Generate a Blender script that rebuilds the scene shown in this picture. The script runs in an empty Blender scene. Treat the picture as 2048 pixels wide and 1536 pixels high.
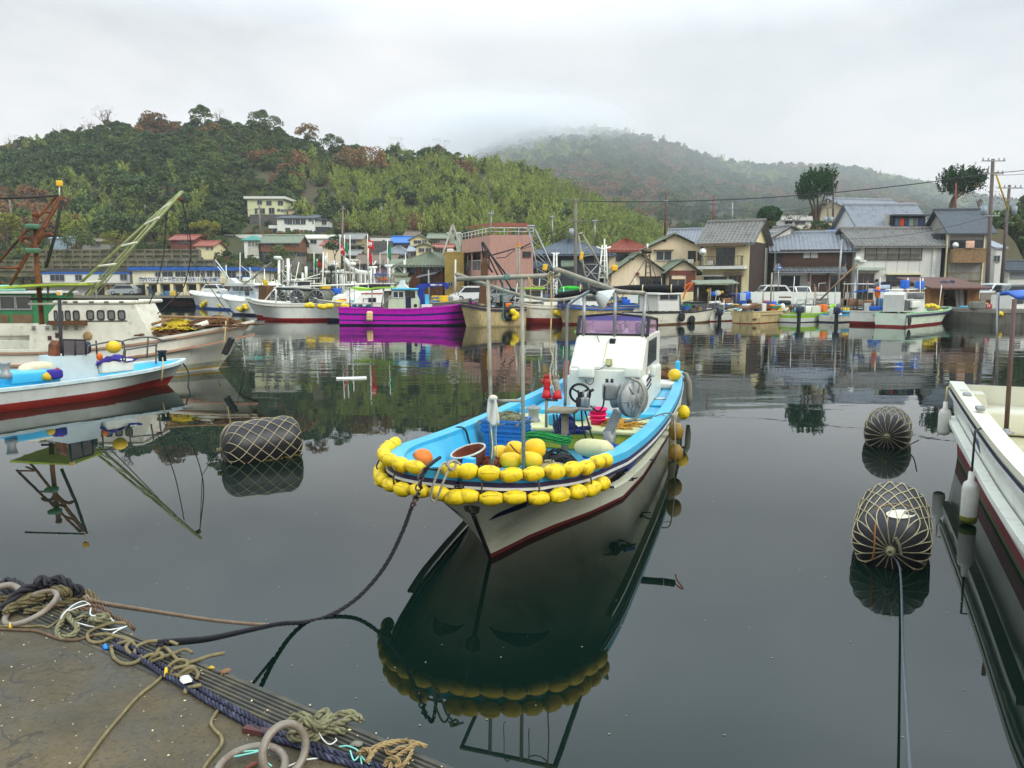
import bpy,bmesh,math,random
from mathutils import Vector,Matrix,noise as mnoise
random.seed(7)
SC = bpy.context.scene
COL = SC.collection
R = math.radians
V = Vector
PITCH,F,H = R(7.35),1550.0,2.65
CP,SP = math.cos(PITCH),math.sin(PITCH)
def ray(px,py):
 u = (px-1024)/F;v = (768-py)/F
 return V((u,CP+v*SP,-SP+v*CP))
def at(px,py,Y):
 d = ray(px,py);k = Y/d.y
 return V((d.x*k,Y,H+d.z*k))
def on(px,py,z=0.0):
 d = ray(px,py);k = (z-H)/d.z
 return V((d.x*k,d.y*k,z))
def lerp(a,b,t):return a+(b-a)*t
def tab(pts,x):
 if x <= pts[0][0]:return pts[0][1]
 for (a,b),(c,d) in zip(pts,pts[1:]):
  if x <= c:
   t = (x-a)/(c-a) if c > a else 0
   return b+(d-b)*t
 return pts[-1][1]
def stab(pts,x):
 """smooth (Catmull-Rom) table"""
 n = len(pts)
 if x <= pts[0][0]:return pts[0][1]
 if x >= pts[-1][0]:return pts[-1][1]
 for i in range(n-1):
  if x <= pts[i+1][0]:
   x0,y0 = pts[i];x1,y1 = pts[i+1]
   h = x1-x0;t = (x-x0)/h
   m0 = (pts[i+1][1]-pts[i-1][1])/(pts[i+1][0]-pts[i-1][0]) if i > 0 else (y1-y0)/h
   m1 = (pts[i+2][1]-pts[i][1])/(pts[i+2][0]-pts[i][0]) if i+2 < n else (y1-y0)/h
   t2,t3 = t*t,t*t*t
   return (2*t3-3*t2+1)*y0+(t3-2*t2+t)*h*m0+(-2*t3+3*t2)*y1+(t3-t2)*h*m1
def sst(a,b,x):
 t = min(1,max(0,(x-a)/(b-a)));return t*t*(3-2*t)
def cr(pts,k=8,closed=False):
 """Catmull-Rom through points"""
 P = [V(p) for p in pts];n = len(P);out = []
 rng = n if closed else n-1
 for i in range(rng):
  p1,p2 = P[i],P[(i+1) % n]
  p0 = P[i-1] if (i > 0 or closed) else p1*2-p2
  p3 = P[(i+2) % n] if (i+2 < n or closed) else p2*2-p1
  for j in range(k):
   t = j/k
   out.append(0.5*((2*p1)+(p2-p0)*t+(2*p0-5*p1+4*p2-p3)*t*t+(3*p1-p0-3*p2+p3)*t**3))
 if not closed:out.append(P[-1].copy())
 return out
def sag(a,b,s,n=12):
 a,b = V(a),V(b)
 return [a.lerp(b,i/n)-V((0,0,s*4*(i/n)*(1-i/n))) for i in range(n+1)]
class MB:
 """collects shapes and links them as one mesh object"""
 def __init__(s):s.v,s.f,s.m,s.s = [],[],[],[]
 def add(s,vs,fs,m=0,smooth=False,M=None):
  o = len(s.v)
  s.v += [tuple(M @ V(v)) if M else tuple(v) for v in vs]
  for f in fs:
   s.f.append([i+o for i in f]);s.m.append(m);s.s.append(smooth)
  return s
 def bx(s,x0,x1,y0,y1,z0,z1,m=0,M=None):
  vs = [(x0,y0,z0),(x1,y0,z0),(x1,y1,z0),(x0,y1,z0),(x0,y0,z1),(x1,y0,z1),(x1,y1,z1),(x0,y1,z1)]
  return s.add(vs,[(0,3,2,1),(4,5,6,7),(0,1,5,4),(1,2,6,5),(2,3,7,6),(3,0,4,7)],m,False,M)
 def rbx(s,x0,x1,y0,y1,z0,z1,r=0.03,m=0,M=None):
  """box with rounded vertical edges and chamfered top/bottom"""
  r = min(r,(x1-x0)*.49,(y1-y0)*.49,(z1-z0)*.49)
  ring = []
  for cx,cy,a0 in ((x1-r,y1-r,0),(x0+r,y1-r,90),(x0+r,y0+r,180),(x1-r,y0+r,270)):
   for k in range(4):ring.append((cx,cy,R(a0+30*k)))
  prof = [(0.3,z0),(.85,z0+r*.4),(1,z0+r),(1,z1-r),(.85,z1-r*.4),(.3,z1)]
  vs = [];n = len(ring)
  for q,z in prof:
   for cx,cy,a in ring:vs.append((cx+r*q*math.cos(a),cy+r*q*math.sin(a),z))
  fs = [list(range(n))[::-1],[n*(len(prof)-1)+i for i in range(n)]]
  for j in range(len(prof)-1):
   for i in range(n):fs.append((j*n+i,j*n+(i+1) % n,(j+1)*n+(i+1) % n,(j+1)*n+i))
  return s.add(vs,fs,m,True,M)
 def bar(s,p0,p1,w,h,m=0,up=(0,0,1)):
  p0,p1 = V(p0),V(p1);d = (p1-p0).normalized()
  x = d.cross(V(up))
  if x.length < 1e-4:x = d.cross(V((1,0,0)))
  x.normalize();y = x.cross(d)
  vs = []
  for p in (p0,p1):
   for a,b in ((-1,-1),(1,-1),(1,1),(-1,1)):vs.append(p+x*a*w/2+y*b*h/2)
  return s.add(vs,[(0,1,2,3),(7,6,5,4),(0,4,5,1),(1,5,6,2),(2,6,7,3),(3,7,4,0)],m)
 def tube(s,pts,r,n=7,m=0,closed=False,caps=True):
  P = [V(p) for p in pts];k = len(P)
  if k < 2:return s
  rr = r if isinstance(r,(list,tuple)) else [r]*k
  vs = [];prev = None
  for i,p in enumerate(P):
   d = (P[(i+1) % k]-P[i-1]) if closed else (P[min(i+1,k-1)]-P[max(i-1,0)])
   if d.length < 1e-9:d = V((0,0,1))
   d.normalize()
   if prev is None:
    a = d.cross(V((0,0,1)))
    if a.length < .05:a = d.cross(V((1,0,0)))
   else:
    a = prev-d*prev.dot(d)
    if a.length < 1e-6:a = d.cross(V((1,.3,0)))
   a.normalize();b = d.cross(a);prev = a
   for j in range(n):
    t = 2*math.pi*j/n
    vs.append(p+(a*math.cos(t)+b*math.sin(t))*rr[i])
  fs = []
  for i in range(k if closed else k-1):
   i2 = (i+1) % k
   for j in range(n):fs.append((i*n+j,i*n+(j+1) % n,i2*n+(j+1) % n,i2*n+j))
  if not closed and caps:fs += [list(range(n))[::-1],[(k-1)*n+j for j in range(n)]]
  return s.add(vs,fs,m,True)
 def rope(s,pts,r,pitch=None,m=0,n=5,strands=3):
  """laid rope: twisted strands round a path"""
  P = [V(p) for p in pts];pitch = pitch or r*9
  Q = [P[0]];step = pitch/9
  for a,b in zip(P,P[1:]):
   L = (b-a).length;k = max(1,int(L/step))
   Q += [a.lerp(b,(i+1)/k) for i in range(k)]
  fr = [];prev = None;dist = [0]
  for i,p in enumerate(Q):
   d = Q[min(i+1,len(Q)-1)]-Q[max(i-1,0)]
   if d.length < 1e-9:d = V((0,0,1))
   d.normalize()
   a = d.cross(V((0,0,1))) if prev is None else prev-d*prev.dot(d)
   if a.length < 1e-4:a = d.cross(V((1,.2,0)))
   a.normalize();prev = a;fr.append((a,d.cross(a)))
   if i:dist.append(dist[-1]+(p-Q[i-1]).length)
  for q in range(strands):
   pp = []
   for p,(a,b),L in zip(Q,fr,dist):
    t = 2*math.pi*(L/pitch+q/strands)
    pp.append(p+(a*math.cos(t)+b*math.sin(t))*r*.54)
   s.tube(pp,r*.5,n,m)
  return s
 def sph(s,c,r,M=None,nu=14,nv=9,m=0,p=1.0):
  if not isinstance(r,(tuple,list)):r = (r,r,r)
  T = Matrix.Translation(V(c)) @ (M.to_4x4() if M else Matrix.Identity(4))
  vs = [(0,0,-r[2])]
  pw = lambda x:math.copysign(abs(x)**p,x)
  for j in range(1,nv):
   f = -math.pi/2+math.pi*j/nv
   for i in range(nu):
    t = 2*math.pi*i/nu
    vs.append((r[0]*pw(math.cos(f))*math.cos(t),r[1]*pw(math.cos(f))*math.sin(t),r[2]*pw(math.sin(f))))
  vs.append((0,0,r[2]));e = len(vs)-1;fs = []
  for i in range(nu):
   fs.append((0,1+(i+1) % nu,1+i));fs.append((e,e-nu+i,e-nu+(i+1) % nu))
  for j in range(nv-2):
   for i in range(nu):
    a = 1+j*nu
    fs.append((a+i,a+(i+1) % nu,a+nu+(i+1) % nu,a+nu+i))
  return s.add(vs,fs,m,True,T)
 def lathe(s,prof,M=None,n=20,m=0,smooth=True):
  vs = [];k = len(prof)
  for r,z in prof:
   for i in range(n):
    t = 2*math.pi*i/n;vs.append((r*math.cos(t),r*math.sin(t),z))
  fs = [list(range(n))[::-1],[(k-1)*n+i for i in range(n)]]
  for j in range(k-1):
   for i in range(n):fs.append((j*n+i,j*n+(i+1) % n,(j+1)*n+(i+1) % n,(j+1)*n+i))
  return s.add(vs,fs,m,smooth,M)
 def cyl(s,p0,p1,r0,r1=None,n=12,m=0):
  p0,p1 = V(p0),V(p1)
  return s.tube([p0,p1],[r0,r0 if r1 is None else r1],n,m)
 def grid(s,fn,nu,nv,m=0,smooth=True,mf=None):
  vs = [fn(i/nu,j/nv) for j in range(nv+1) for i in range(nu+1)]
  o = len(s.v);s.v += [tuple(v) for v in vs]
  for j in range(nv):
   for i in range(nu):
    a = o+j*(nu+1)+i
    s.f.append([a,a+1,a+nu+2,a+nu+1]);s.m.append(mf(i,j) if mf else m);s.s.append(smooth)
  return s
 def poly(s,pts,m=0):return s.add(pts,[list(range(len(pts)))],m)
 def prism(s,pts,off,m=0,smooth=False):
  """polygon (3-D points) extruded by the vector off"""
  n = len(pts);off = V(off);P = [V(p) for p in pts]
  vs = P+[p+off for p in P]
  fs = [list(range(n))[::-1],list(range(n,2*n))]+[(i,(i+1) % n,n+(i+1) % n,n+i) for i in range(n)]
  return s.add(vs,fs,m,smooth)
 def build(s,name,mats,parent=None,origin=None,world=False,recalc=True,thick=None):
  if not isinstance(mats,(list,tuple)):mats = [mats]
  me = bpy.data.meshes.new(name)
  vs = s.v
  if world and parent is not None:
   I = rootm(parent).inverted();vs = [tuple(I @ V(v)) for v in vs]
  if origin is True and vs:
   xs = [v[0] for v in vs];ys = [v[1] for v in vs]
   origin = V(((min(xs)+max(xs))/2,(min(ys)+max(ys))/2,min(v[2] for v in vs)))
  if origin is not None:vs = [tuple(V(v)-origin) for v in vs]
  me.from_pydata(vs,[],s.f)
  me.polygons.foreach_set('material_index',s.m);me.polygons.foreach_set('use_smooth',s.s)
  for mt in mats:me.materials.append(mt)
  if recalc and len(s.f) < 60000:
   bm = bmesh.new();bm.from_mesh(me)
   bmesh.ops.recalc_face_normals(bm,faces=bm.faces);bm.to_mesh(me);bm.free()
  me.update()
  ob = bpy.data.objects.new(name,me);COL.objects.link(ob)
  if parent is not None:ob.parent = parent
  if origin is not None:ob.location = origin
  if thick:
   md = ob.modifiers.new('thickness','SOLIDIFY');md.thickness = thick;md.offset = 0
  return ob
def rootm(o):
 m = Matrix.Identity(4)
 while o is not None:
  m = Matrix.LocRotScale(o.location,o.rotation_euler,o.scale) @ m;o = o.parent
 return m
def tag(o,label=None,cat=None,group=None,kind=None):
 if label:o['label'] = label
 if cat:o['category'] = cat
 if group:o['group'] = group
 if kind:o['kind'] = kind
 return o
def thing(name,label,cat,loc=(0,0,0),rz=0,group=None):
 o = bpy.data.objects.new(name,None);COL.objects.link(o)
 o.location = loc;o.rotation_euler = (0,0,rz);o.empty_display_size = .2
 return tag(o,label,cat,group)
def copy_tree(o,parent=None):
 c = o.copy();COL.objects.link(c)
 if parent is not None:c.parent = parent
 for ch in [x for x in bpy.data.objects if x.parent == o]:copy_tree(ch,c)
 return c
# ---------------------------------------------------------------- materials
def lin(c):
 c = c/255.0
 return c/12.92 if c <= .04045 else ((c+.055)/1.055)**2.4
def rgb(c):return (lin(c[0]),lin(c[1]),lin(c[2]),1)
_M = {}
class NT:
 def __init__(s,m):s.t = m.node_tree;s.n = s.t.nodes;s.l = s.t.links
 def new(s,typ,**kw):
  n = s.n.new(typ)
  for k,v in kw.items():setattr(n,k,v)
  return n
 def mix(s,fac,a,b,mode='MIX'):
  n = s.n.new('ShaderNodeMix');n.data_type = 'RGBA';n.blend_type = mode
  for sock,val in ((n.inputs[0],fac),(n.inputs[6],a),(n.inputs[7],b)):
   if hasattr(val,'is_output'):s.l.new(val,sock)
   elif isinstance(val,(int,float)):sock.default_value = val
   else:sock.default_value = val
  return n.outputs[2]
 def ramp(s,fac,stops,interp='LINEAR'):
  n = s.n.new('ShaderNodeValToRGB');n.color_ramp.interpolation = interp
  e = n.color_ramp.elements
  while len(e) < len(stops):e.new(.5)
  for q,(p,c) in zip(e,stops):
   q.position = p;q.color = c if isinstance(c,(tuple,list)) else (c,c,c,1)
  s.l.new(fac,n.inputs[0]);return n.outputs[0]
 def noise(s,vec,scale,detail=4,rough=.55,dist=0):
  n = s.n.new('ShaderNodeTexNoise');n.inputs['Scale'].default_value = scale
  n.inputs['Detail'].default_value = detail;n.inputs['Roughness'].default_value = rough
  n.inputs['Distortion'].default_value = dist
  s.l.new(vec,n.inputs['Vector']);return n.outputs['Fac']
 def mapv(s,vec,scale=(1,1,1),rot=(0,0,0)):
  n = s.n.new('ShaderNodeMapping');n.inputs['Scale'].default_value = scale;n.inputs['Rotation'].default_value = rot
  s.l.new(vec,n.inputs['Vector']);return n.outputs[0]
 def math(s,op,a,b=0.0):
  n = s.n.new('ShaderNodeMath');n.operation = op
  for sock,val in ((n.inputs[0],a),(n.inputs[1],b)):
   if hasattr(val,'is_output'):s.l.new(val,sock)
   else:sock.default_value = val
  return n.outputs[0]
def mat(name,col,rough=.55,metal=0,var=.18,scale=3,dirt=None,dirt_amt=.5,dscale=1.6,streak=False,
  bump=0,bscale=40,dlo=.5,rnd=0,spec=.5,coat=0,trans=0):
 if name in _M:return _M[name]
 m = bpy.data.materials.new(name);m.use_nodes = True;_M[name] = m
 t = NT(m);b = t.n['Principled BSDF']
 tc = t.new('ShaderNodeTexCoord').outputs['Object']
 base = rgb(col)
 hi = tuple(min(1,x*(1+var)) for x in base[:3])+(1,);lo = tuple(x*(1-var) for x in base[:3])+(1,)
 f = t.noise(tc,scale,5,.6)
 c = t.mix(t.ramp(f,[(.3,0.0),(.7,1.0)]),lo,hi)
 if dirt:
  vec = t.mapv(tc,(6,6,.5)) if streak else tc
  g = t.noise(vec,dscale,6,.65)
  g = t.ramp(g,[(dlo,0.0),(dlo+.18,dirt_amt)])
  c = t.mix(g,c,rgb(dirt))
 if rnd:
  oi = t.new('ShaderNodeObjectInfo').outputs['Random']
  hs = t.new('ShaderNodeHueSaturation')
  t.l.new(t.math('MULTIPLY_ADD',oi,rnd*2),hs.inputs['Value'])
  hs.inputs['Value'].links[0].from_node.inputs[2].default_value = 1-rnd
  t.l.new(c,hs.inputs['Color']);c = hs.outputs[0]
 t.l.new(c,b.inputs['Base Color'])
 b.inputs['Roughness'].default_value = rough;b.inputs['Metallic'].default_value = metal
 b.inputs['Specular IOR Level'].default_value = spec
 if coat:b.inputs['Coat Weight'].default_value = coat;b.inputs['Coat Roughness'].default_value = .15
 if bump:
  bn = t.new('ShaderNodeBump');bn.inputs['Strength'].default_value = bump;bn.inputs['Distance'].default_value = .02
  t.l.new(t.noise(tc,bscale,5,.6),bn.inputs['Height']);t.l.new(bn.outputs[0],b.inputs['Normal'])
 return m
def glassy(name,col,rough=.08):
 """window pane seen from outside: dark, mirror-like"""
 if name in _M:return _M[name]
 m = bpy.data.materials.new(name);m.use_nodes = True;_M[name] = m
 t = NT(m);b = t.n['Principled BSDF']
 tc = t.new('ShaderNodeTexCoord').outputs['Object']
 f = t.noise(tc,.9,3)
 base = rgb(col)
 c = t.mix(t.ramp(f,[(.35,0.0),(.65,1.0)]),tuple(x*.6 for x in base[:3])+(1,),base)
 t.l.new(c,b.inputs['Base Color']);b.inputs['Roughness'].default_value = rough
 b.inputs['IOR'].default_value = 1.5
 return m
def clear(name,tint,alpha):
 """thin see-through plastic or glass with a tint"""
 if name in _M:return _M[name]
 m = bpy.data.materials.new(name);m.use_nodes = True;_M[name] = m
 t = NT(m);out = t.n['Material Output'];b = t.n['Principled BSDF']
 b.inputs['Base Color'].default_value = rgb(tint);b.inputs['Roughness'].default_value = .12
 tr = t.new('ShaderNodeBsdfTransparent');tr.inputs[0].default_value = rgb(tint)
 mx = t.new('ShaderNodeMixShader');mx.inputs[0].default_value = alpha
 t.l.new(tr.outputs[0],mx.inputs[1]);t.l.new(b.outputs[0],mx.inputs[2]);t.l.new(mx.outputs[0],out.inputs[0])
 return m
WHITE = mat('white_paint',(226,226,214),.4,var=.06,dirt=(150,135,100),dirt_amt=.35,streak=True,dscale=1.2,dlo=.55)
OLDWHITE = mat('weathered_white_paint',(214,209,190),.6,var=.1,dirt=(125,100,65),dirt_amt=.7,dscale=2.2,dlo=.56,bump=.25)
RUST = mat('rusty_iron',(120,66,32),.85,var=.35,scale=6,dirt=(60,35,22),dirt_amt=.8,bump=.5,dlo=.45)
STEEL = mat('galvanised_steel',(150,152,150),.45,.7,var=.15,dirt=(95,85,70),dirt_amt=.5)
GREYPIPE = mat('grey_pipe',(150,145,128),.55,.2,var=.2,scale=8,dirt=(95,80,60),dirt_amt=.6)
BLACK = mat('black_rubber',(26,26,28),.6,var=.3,scale=6,bump=.2)
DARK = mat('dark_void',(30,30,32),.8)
WOODD = mat('dark_wood',(68,46,32),.8,var=.35,scale=5,streak=True,dirt=(40,28,20),dirt_amt=.8)
WOODL = mat('pale_wood',(150,118,78),.75,var=.25,scale=5,streak=True,dirt=(95,70,45),dirt_amt=.6)
CONC = mat('concrete',(128,122,108),.9,var=.2,scale=1.5,dirt=(70,66,55),dirt_amt=.7,dscale=.8,bump=.3)
CONCD = mat('dark_concrete',(96,92,80),.9,var=.25,scale=1.2,dirt=(48,48,40),dirt_amt=.8,dscale=.9,streak=True,bump=.3)
GLASS = glassy('window_glass',(46,54,58))
GLASSP = glassy('curtained_glass',(140,138,122),.2)
TYRE = mat('tyre_rubber',(22,22,22),.8)
YELLOW = mat('yellow_float_plastic',(236,202,16),.6,var=.12,scale=5,dirt=(120,96,20),dirt_amt=.8,dscale=8,dlo=.48,bump=.15,bscale=60)
YELLOWF = mat('yellow_plastic',(226,184,20),.5,dirt=(150,110,20),dirt_amt=.5)
ORANGE = mat('orange_plastic',(232,112,16),.5,var=.1,dirt=(150,70,15),dirt_amt=.3)
RED = mat('red_paint',(160,30,22),.5,var=.15,dirt=(90,25,20),dirt_amt=.5)
BOOT = mat('red_antifouling',(132,34,24),.6,var=.2,scale=2,dirt=(70,25,20),dirt_amt=.6,dscale=3)
NAVY = mat('navy_paint',(26,28,60),.45,var=.2)
BLUE = mat('blue_paint',(20,84,160),.5,var=.15,dirt=(30,60,90),dirt_amt=.4)
TARP = mat('blue_tarpaulin',(18,92,190),.55,var=.2,scale=4,bump=.4,bscale=6)
SKYB = mat('sky_blue_gelcoat',(66,178,214),.4,var=.08,dirt=(120,140,140),dirt_amt=.45,dscale=2.5,dlo=.55)
GREENP = mat('green_paint',(30,110,70),.6,var=.2,dirt=(60,80,55),dirt_amt=.5)
LIME = mat('lime_paint',(150,200,40),.5,var=.1)
# ---------------------------------------------------------------- camera, light, sky
cam = bpy.data.cameras.new('camera');co = bpy.data.objects.new('camera',cam);COL.objects.link(co)
cam.sensor_width = 36;cam.lens = 36*F/2048;cam.clip_end = 4000;cam.clip_start = .05
co.location = (0,0,H);co.rotation_euler = (math.pi/2-PITCH,0,0)
SC.camera = co
SC.view_settings.view_transform = 'Standard';SC.view_settings.look = 'None'
SC.view_settings.exposure = .13;SC.view_settings.gamma = 1
SC.cycles.max_bounces = 6;SC.cycles.diffuse_bounces = 2;SC.cycles.glossy_bounces = 3
SC.cycles.transmission_bounces = 3;SC.cycles.transparent_max_bounces = 8;SC.cycles.volume_bounces = 2
SC.cycles.caustics_reflective = False;SC.cycles.caustics_refractive = False
SC.cycles.use_denoising = True
SUN_EL,SUN_ROT = R(36),R(132)
w = bpy.data.worlds.new('World');SC.world = w;w.use_nodes = True
t = NT(w);bg = t.n['Background']
sk = t.new('ShaderNodeTexSky');sk.sky_type = 'NISHITA';sk.sun_disc = False
sk.sun_elevation = SUN_EL;sk.sun_rotation = SUN_ROT
g = t.new('ShaderNodeTexCoord').outputs['Generated']
sep = t.new('ShaderNodeSeparateXYZ');t.l.new(g,sep.inputs[0])
den = t.math('ADD',t.math('MAXIMUM',sep.outputs[2],0.0),.22)
cmb = t.new('ShaderNodeCombineXYZ')
t.l.new(t.math('DIVIDE',sep.outputs[0],den),cmb.inputs[0]);t.l.new(t.math('DIVIDE',sep.outputs[1],den),cmb.inputs[1])
n1 = t.noise(cmb.outputs[0],.95,5,.5,.3)
n2 = t.noise(cmb.outputs[0],2.6,4,.5,.2)
cl = t.math('ADD',t.math('MULTIPLY',n1,.75),t.math('MULTIPLY',n2,.25))
cc = t.ramp(cl,[(.36,(.58,.645,.69,1)),(.47,(.745,.79,.82,1)),(.61,(.91,.915,.92,1))])
low = t.ramp(sep.outputs[2],[(0.0,1.0),(.30,0.0)])
cc = t.mix(t.math('MULTIPLY',low,.55),cc,(.87,.86,.86,1))
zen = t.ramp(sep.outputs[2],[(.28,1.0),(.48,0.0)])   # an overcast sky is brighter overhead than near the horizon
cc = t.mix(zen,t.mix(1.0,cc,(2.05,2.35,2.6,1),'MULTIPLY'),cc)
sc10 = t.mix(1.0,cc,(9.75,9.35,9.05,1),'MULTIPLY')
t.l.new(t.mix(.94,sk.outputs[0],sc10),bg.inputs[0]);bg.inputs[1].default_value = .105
sl = bpy.data.lights.new('sun','SUN');sl.energy = 1.5;sl.angle = R(25);sl.color = (1,.95,.86)
so = bpy.data.objects.new('sun',sl);COL.objects.link(so)
so.rotation_euler = (math.pi/2-SUN_EL,0,math.pi-SUN_ROT);so.location = (0,-20,60)
# ---------------------------------------------------------------- water
m = bpy.data.materials.new('harbour_water');m.use_nodes = True
t = NT(m);b = t.n['Principled BSDF']
tc = t.new('ShaderNodeTexCoord').outputs['Object']
b.inputs['Base Color'].default_value = (.003,.0095,.0065,1);b.inputs['Roughness'].default_value = .004
b.inputs['IOR'].default_value = 1.36
sp_ = t.new('ShaderNodeSeparateXYZ');t.l.new(tc,sp_.inputs[0])
far = t.new('ShaderNodeMapRange');far.inputs[1].default_value = 12;far.inputs[2].default_value = 24
t.l.new(sp_.outputs[1],far.inputs[0])
patch = t.ramp(t.noise(t.mapv(tc,(.5,1,1)),.16,3),[(.38,.25),(.58,1.0)])
amt = t.math('MULTIPLY',patch,t.math('ADD',t.math('MULTIPLY',far.outputs[0],.93),.07))
wv = t.noise(t.mapv(tc,(.45,1.2,1)),1.0,2,.45,.3)
wf = t.noise(t.mapv(tc,(1.2,2.2,1)),4.0,2,.5)
hgt = t.math('ADD',wv,t.math('MULTIPLY',wf,.07))
bn = t.new('ShaderNodeBump');bn.inputs['Distance'].default_value = .014
t.l.new(amt,bn.inputs['Strength']);t.l.new(hgt,bn.inputs['Height']);t.l.new(bn.outputs[0],b.inputs['Normal'])
WATER = m
mb = MB();mb.grid(lambda u,v:V((lerp(-260,260,u),lerp(-12,150,v),0)),4,4)
tag(mb.build('water',WATER),kind='structure')
# ---------------------------------------------------------------- hills
EARTH = mat('hillside_earth',(66,66,38),.95,var=.35,scale=.05,dirt=(92,76,48),dirt_amt=.7,dscale=.03,bump=.3,bscale=.5)
RIDGE = [(-700,400),(-300,360),(0,308),(100,285),(200,262),(300,252),(400,250),(520,250),(590,268),(680,297),(760,308),(860,304),
         (930,318),(1000,328),(1080,350),(1160,385),(1230,415),(1320,462),(1420,505),(1700,520),(2600,520)]
def ridge_z(px):return max(3.0,at(px,min(stab(RIDGE,px),520)+15,240).z)
def px_of(X,Y):return 1024+F*(X/Y)/CP*1.0
def terr(X,Y):
 """ground height of the near hill and the terraces under the town"""
 px = 1024+F*X/Y
 k = sst(1000,1330,px)
 Y0 = lerp(121,96,k);z0 = 1.0
 zr = ridge_z(px)
 tread = lerp(12.0,5.0,k)
 if Y < Y0:z = z0
 elif Y < 150:
  z = lerp(z0,tread,((Y-Y0)/(150-Y0))**1.1)
  q = sst(440,490,px)*(1-k);z = lerp(z,tab([(121,1),(134,4.5),(143,6.8),(148,8),(150,11.5)],Y),q)
 elif Y < 156:z = tread
 elif Y < 240:
  z = lerp(tread,zr,((Y-156)/84)**.92) if zr > tread else lerp(tread,zr,(Y-156)/84)
  q = sst(440,490,px)*(1-sst(680,760,px));z = lerp(z,tab([(156,12.2),(166,12.8),(173,16.2),(184,18),(192,24),(240,zr)],Y),q)
 else:z = zr-(Y-240)*.35
 q = sst(1450,1530,px)*(1-sst(1985,2090,px))*sst(97.5,99.5,Y)*(1-sst(135,170,Y))
 z = lerp(z,max(z,9.6),q)
 q = sst(1975,2120,px)*sst(98,150,Y)
 z = max(z,1+q*30)
 return max(z,-3)
mb = MB()
NU,NV = 110,64
def fy(v):return 94+ (146*(v/.75) if v < .75 else 146+(v-.75)/.25*70)
mb.grid(lambda u,v:(lambda Y,a:V((a*Y,Y,terr(a*Y,Y)+ (.7*mnoise.noise(V((a*Y*.06,Y*.06,0))) if Y > 130 else 0))))(fy(v),lerp(-.95,.95,u)),NU,NV)
tag(mb.build('near_hill',EARTH),kind='structure')
RID2 = [(500,420),(700,385),(860,340),(940,314),(1000,285),(1080,263),(1160,257),(1250,266),(1330,288),(1400,312),(1480,328),(1560,333),
  (1640,335),(1700,340),(1760,354),(1830,368),(1900,388),(2048,410),(2400,440)]
def terr2(X,Y):
 px = 1024+F*X/Y
 zr = at(px,stab(RID2,px)+8,620).z
 return lerp(4,zr,((Y-260)/360)**.95) if Y < 620 else zr-(Y-620)*.4
mb = MB()
mb.grid(lambda u,v:(lambda Y,a:V((a*Y,Y,terr2(a*Y,Y)+3*mnoise.noise(V((a*Y*.02,Y*.02,5))))))(lerp(262,760,v),lerp(-.32,.8,u)),70,50)
tag(mb.build('misty_hill',EARTH),kind='structure')
# ---------------------------------------------------------------- tree crowns
def leafmat(name,col,rnd=.28):
 if name in _M:return _M[name]
 m = bpy.data.materials.new(name);m.use_nodes = True;_M[name] = m
 t = NT(m);b = t.n['Principled BSDF']
 oi = t.new('ShaderNodeObjectInfo').outputs['Random']
 tc = t.new('ShaderNodeTexCoord').outputs['Object']
 base = rgb(col)
 f = t.noise(tc,.8,3)
 c = t.mix(t.ramp(f,[(.35,0.0),(.65,1.0)]),tuple(x*.6 for x in base[:3])+(1,),tuple(x*1.3 for x in base[:3])+(1,))
 hs = t.new('ShaderNodeHueSaturation');t.l.new(c,hs.inputs['Color'])
 mr = t.new('ShaderNodeMapRange');mr.inputs[3].default_value = 1-rnd;mr.inputs[4].default_value = 1+rnd;t.l.new(oi,mr.inputs[0])
 t.l.new(mr.outputs[0],hs.inputs['Value'])
 m2 = t.new('ShaderNodeMapRange');m2.inputs[3].default_value = .488;m2.inputs[4].default_value = .512
 t.l.new(t.math('FRACT',t.math('MULTIPLY',oi,7.3)),m2.inputs[0]);t.l.new(m2.outputs[0],hs.inputs['Hue'])
 t.l.new(hs.outputs[0],b.inputs['Base Color']);b.inputs['Roughness'].default_value = .7
 b.inputs['Specular IOR Level'].default_value = .2
 return m
L_DARK = leafmat('evergreen_leaves',(78,96,52));L_MID = leafmat('mid_green_leaves',(94,108,52));L_OR = leafmat('russet_leaves',(132,102,66),.15)
L_BAM = leafmat('bamboo_leaves',(130,142,64),.22);L_TWIG = leafmat('bare_twigs',(112,96,80),.2);L_PINE = leafmat('pine_needles',(40,76,28),.15)
L_YEL = leafmat('yellow_green_leaves',(122,124,44),.2)
BARK = mat('bark',(86,70,54),.95,var=.3,bump=.6,bscale=12)
def leaf(mb,p,s,rnd,up=.4,m=0,asp=.55):
 n = V((rnd.gauss(0,1),rnd.gauss(0,1),rnd.gauss(0,1)+up)).normalized()
 a = n.orthogonal().normalized();a = Matrix.Rotation(rnd.random()*6.28,3,n) @ a;b = n.cross(a)
 mb.add([p-a*s-b*s*asp*.3,p+b*s*asp,p+a*s-b*s*asp*.2,p-b*s*asp],[(0,3,2,1)],m,False)
def crown_round(mb,rnd,c,rx,rz,clumps,leaves,s,m=0):
 for k in range(clumps):
  th = rnd.random()*6.28;cz = rnd.uniform(-.55,1);q = math.sqrt(max(0,1-cz*cz))*rnd.uniform(.55,1)
  cc = c+V((math.cos(th)*q*rx,math.sin(th)*q*rx,cz*rz*rnd.uniform(.7,1)))
  cr_ = rx*rnd.uniform(.22,.42)
  for i in range(leaves):
   d = V((rnd.gauss(0,1),rnd.gauss(0,1),rnd.gauss(0,1))).normalized()
   if d.z < -.5:d.z *= -1
   leaf(mb,cc+V((d.x*cr_,d.y*cr_,d.z*cr_*.75))*rnd.uniform(.7,1.05),s*rnd.uniform(.7,1.3),rnd,.8,m)
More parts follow.
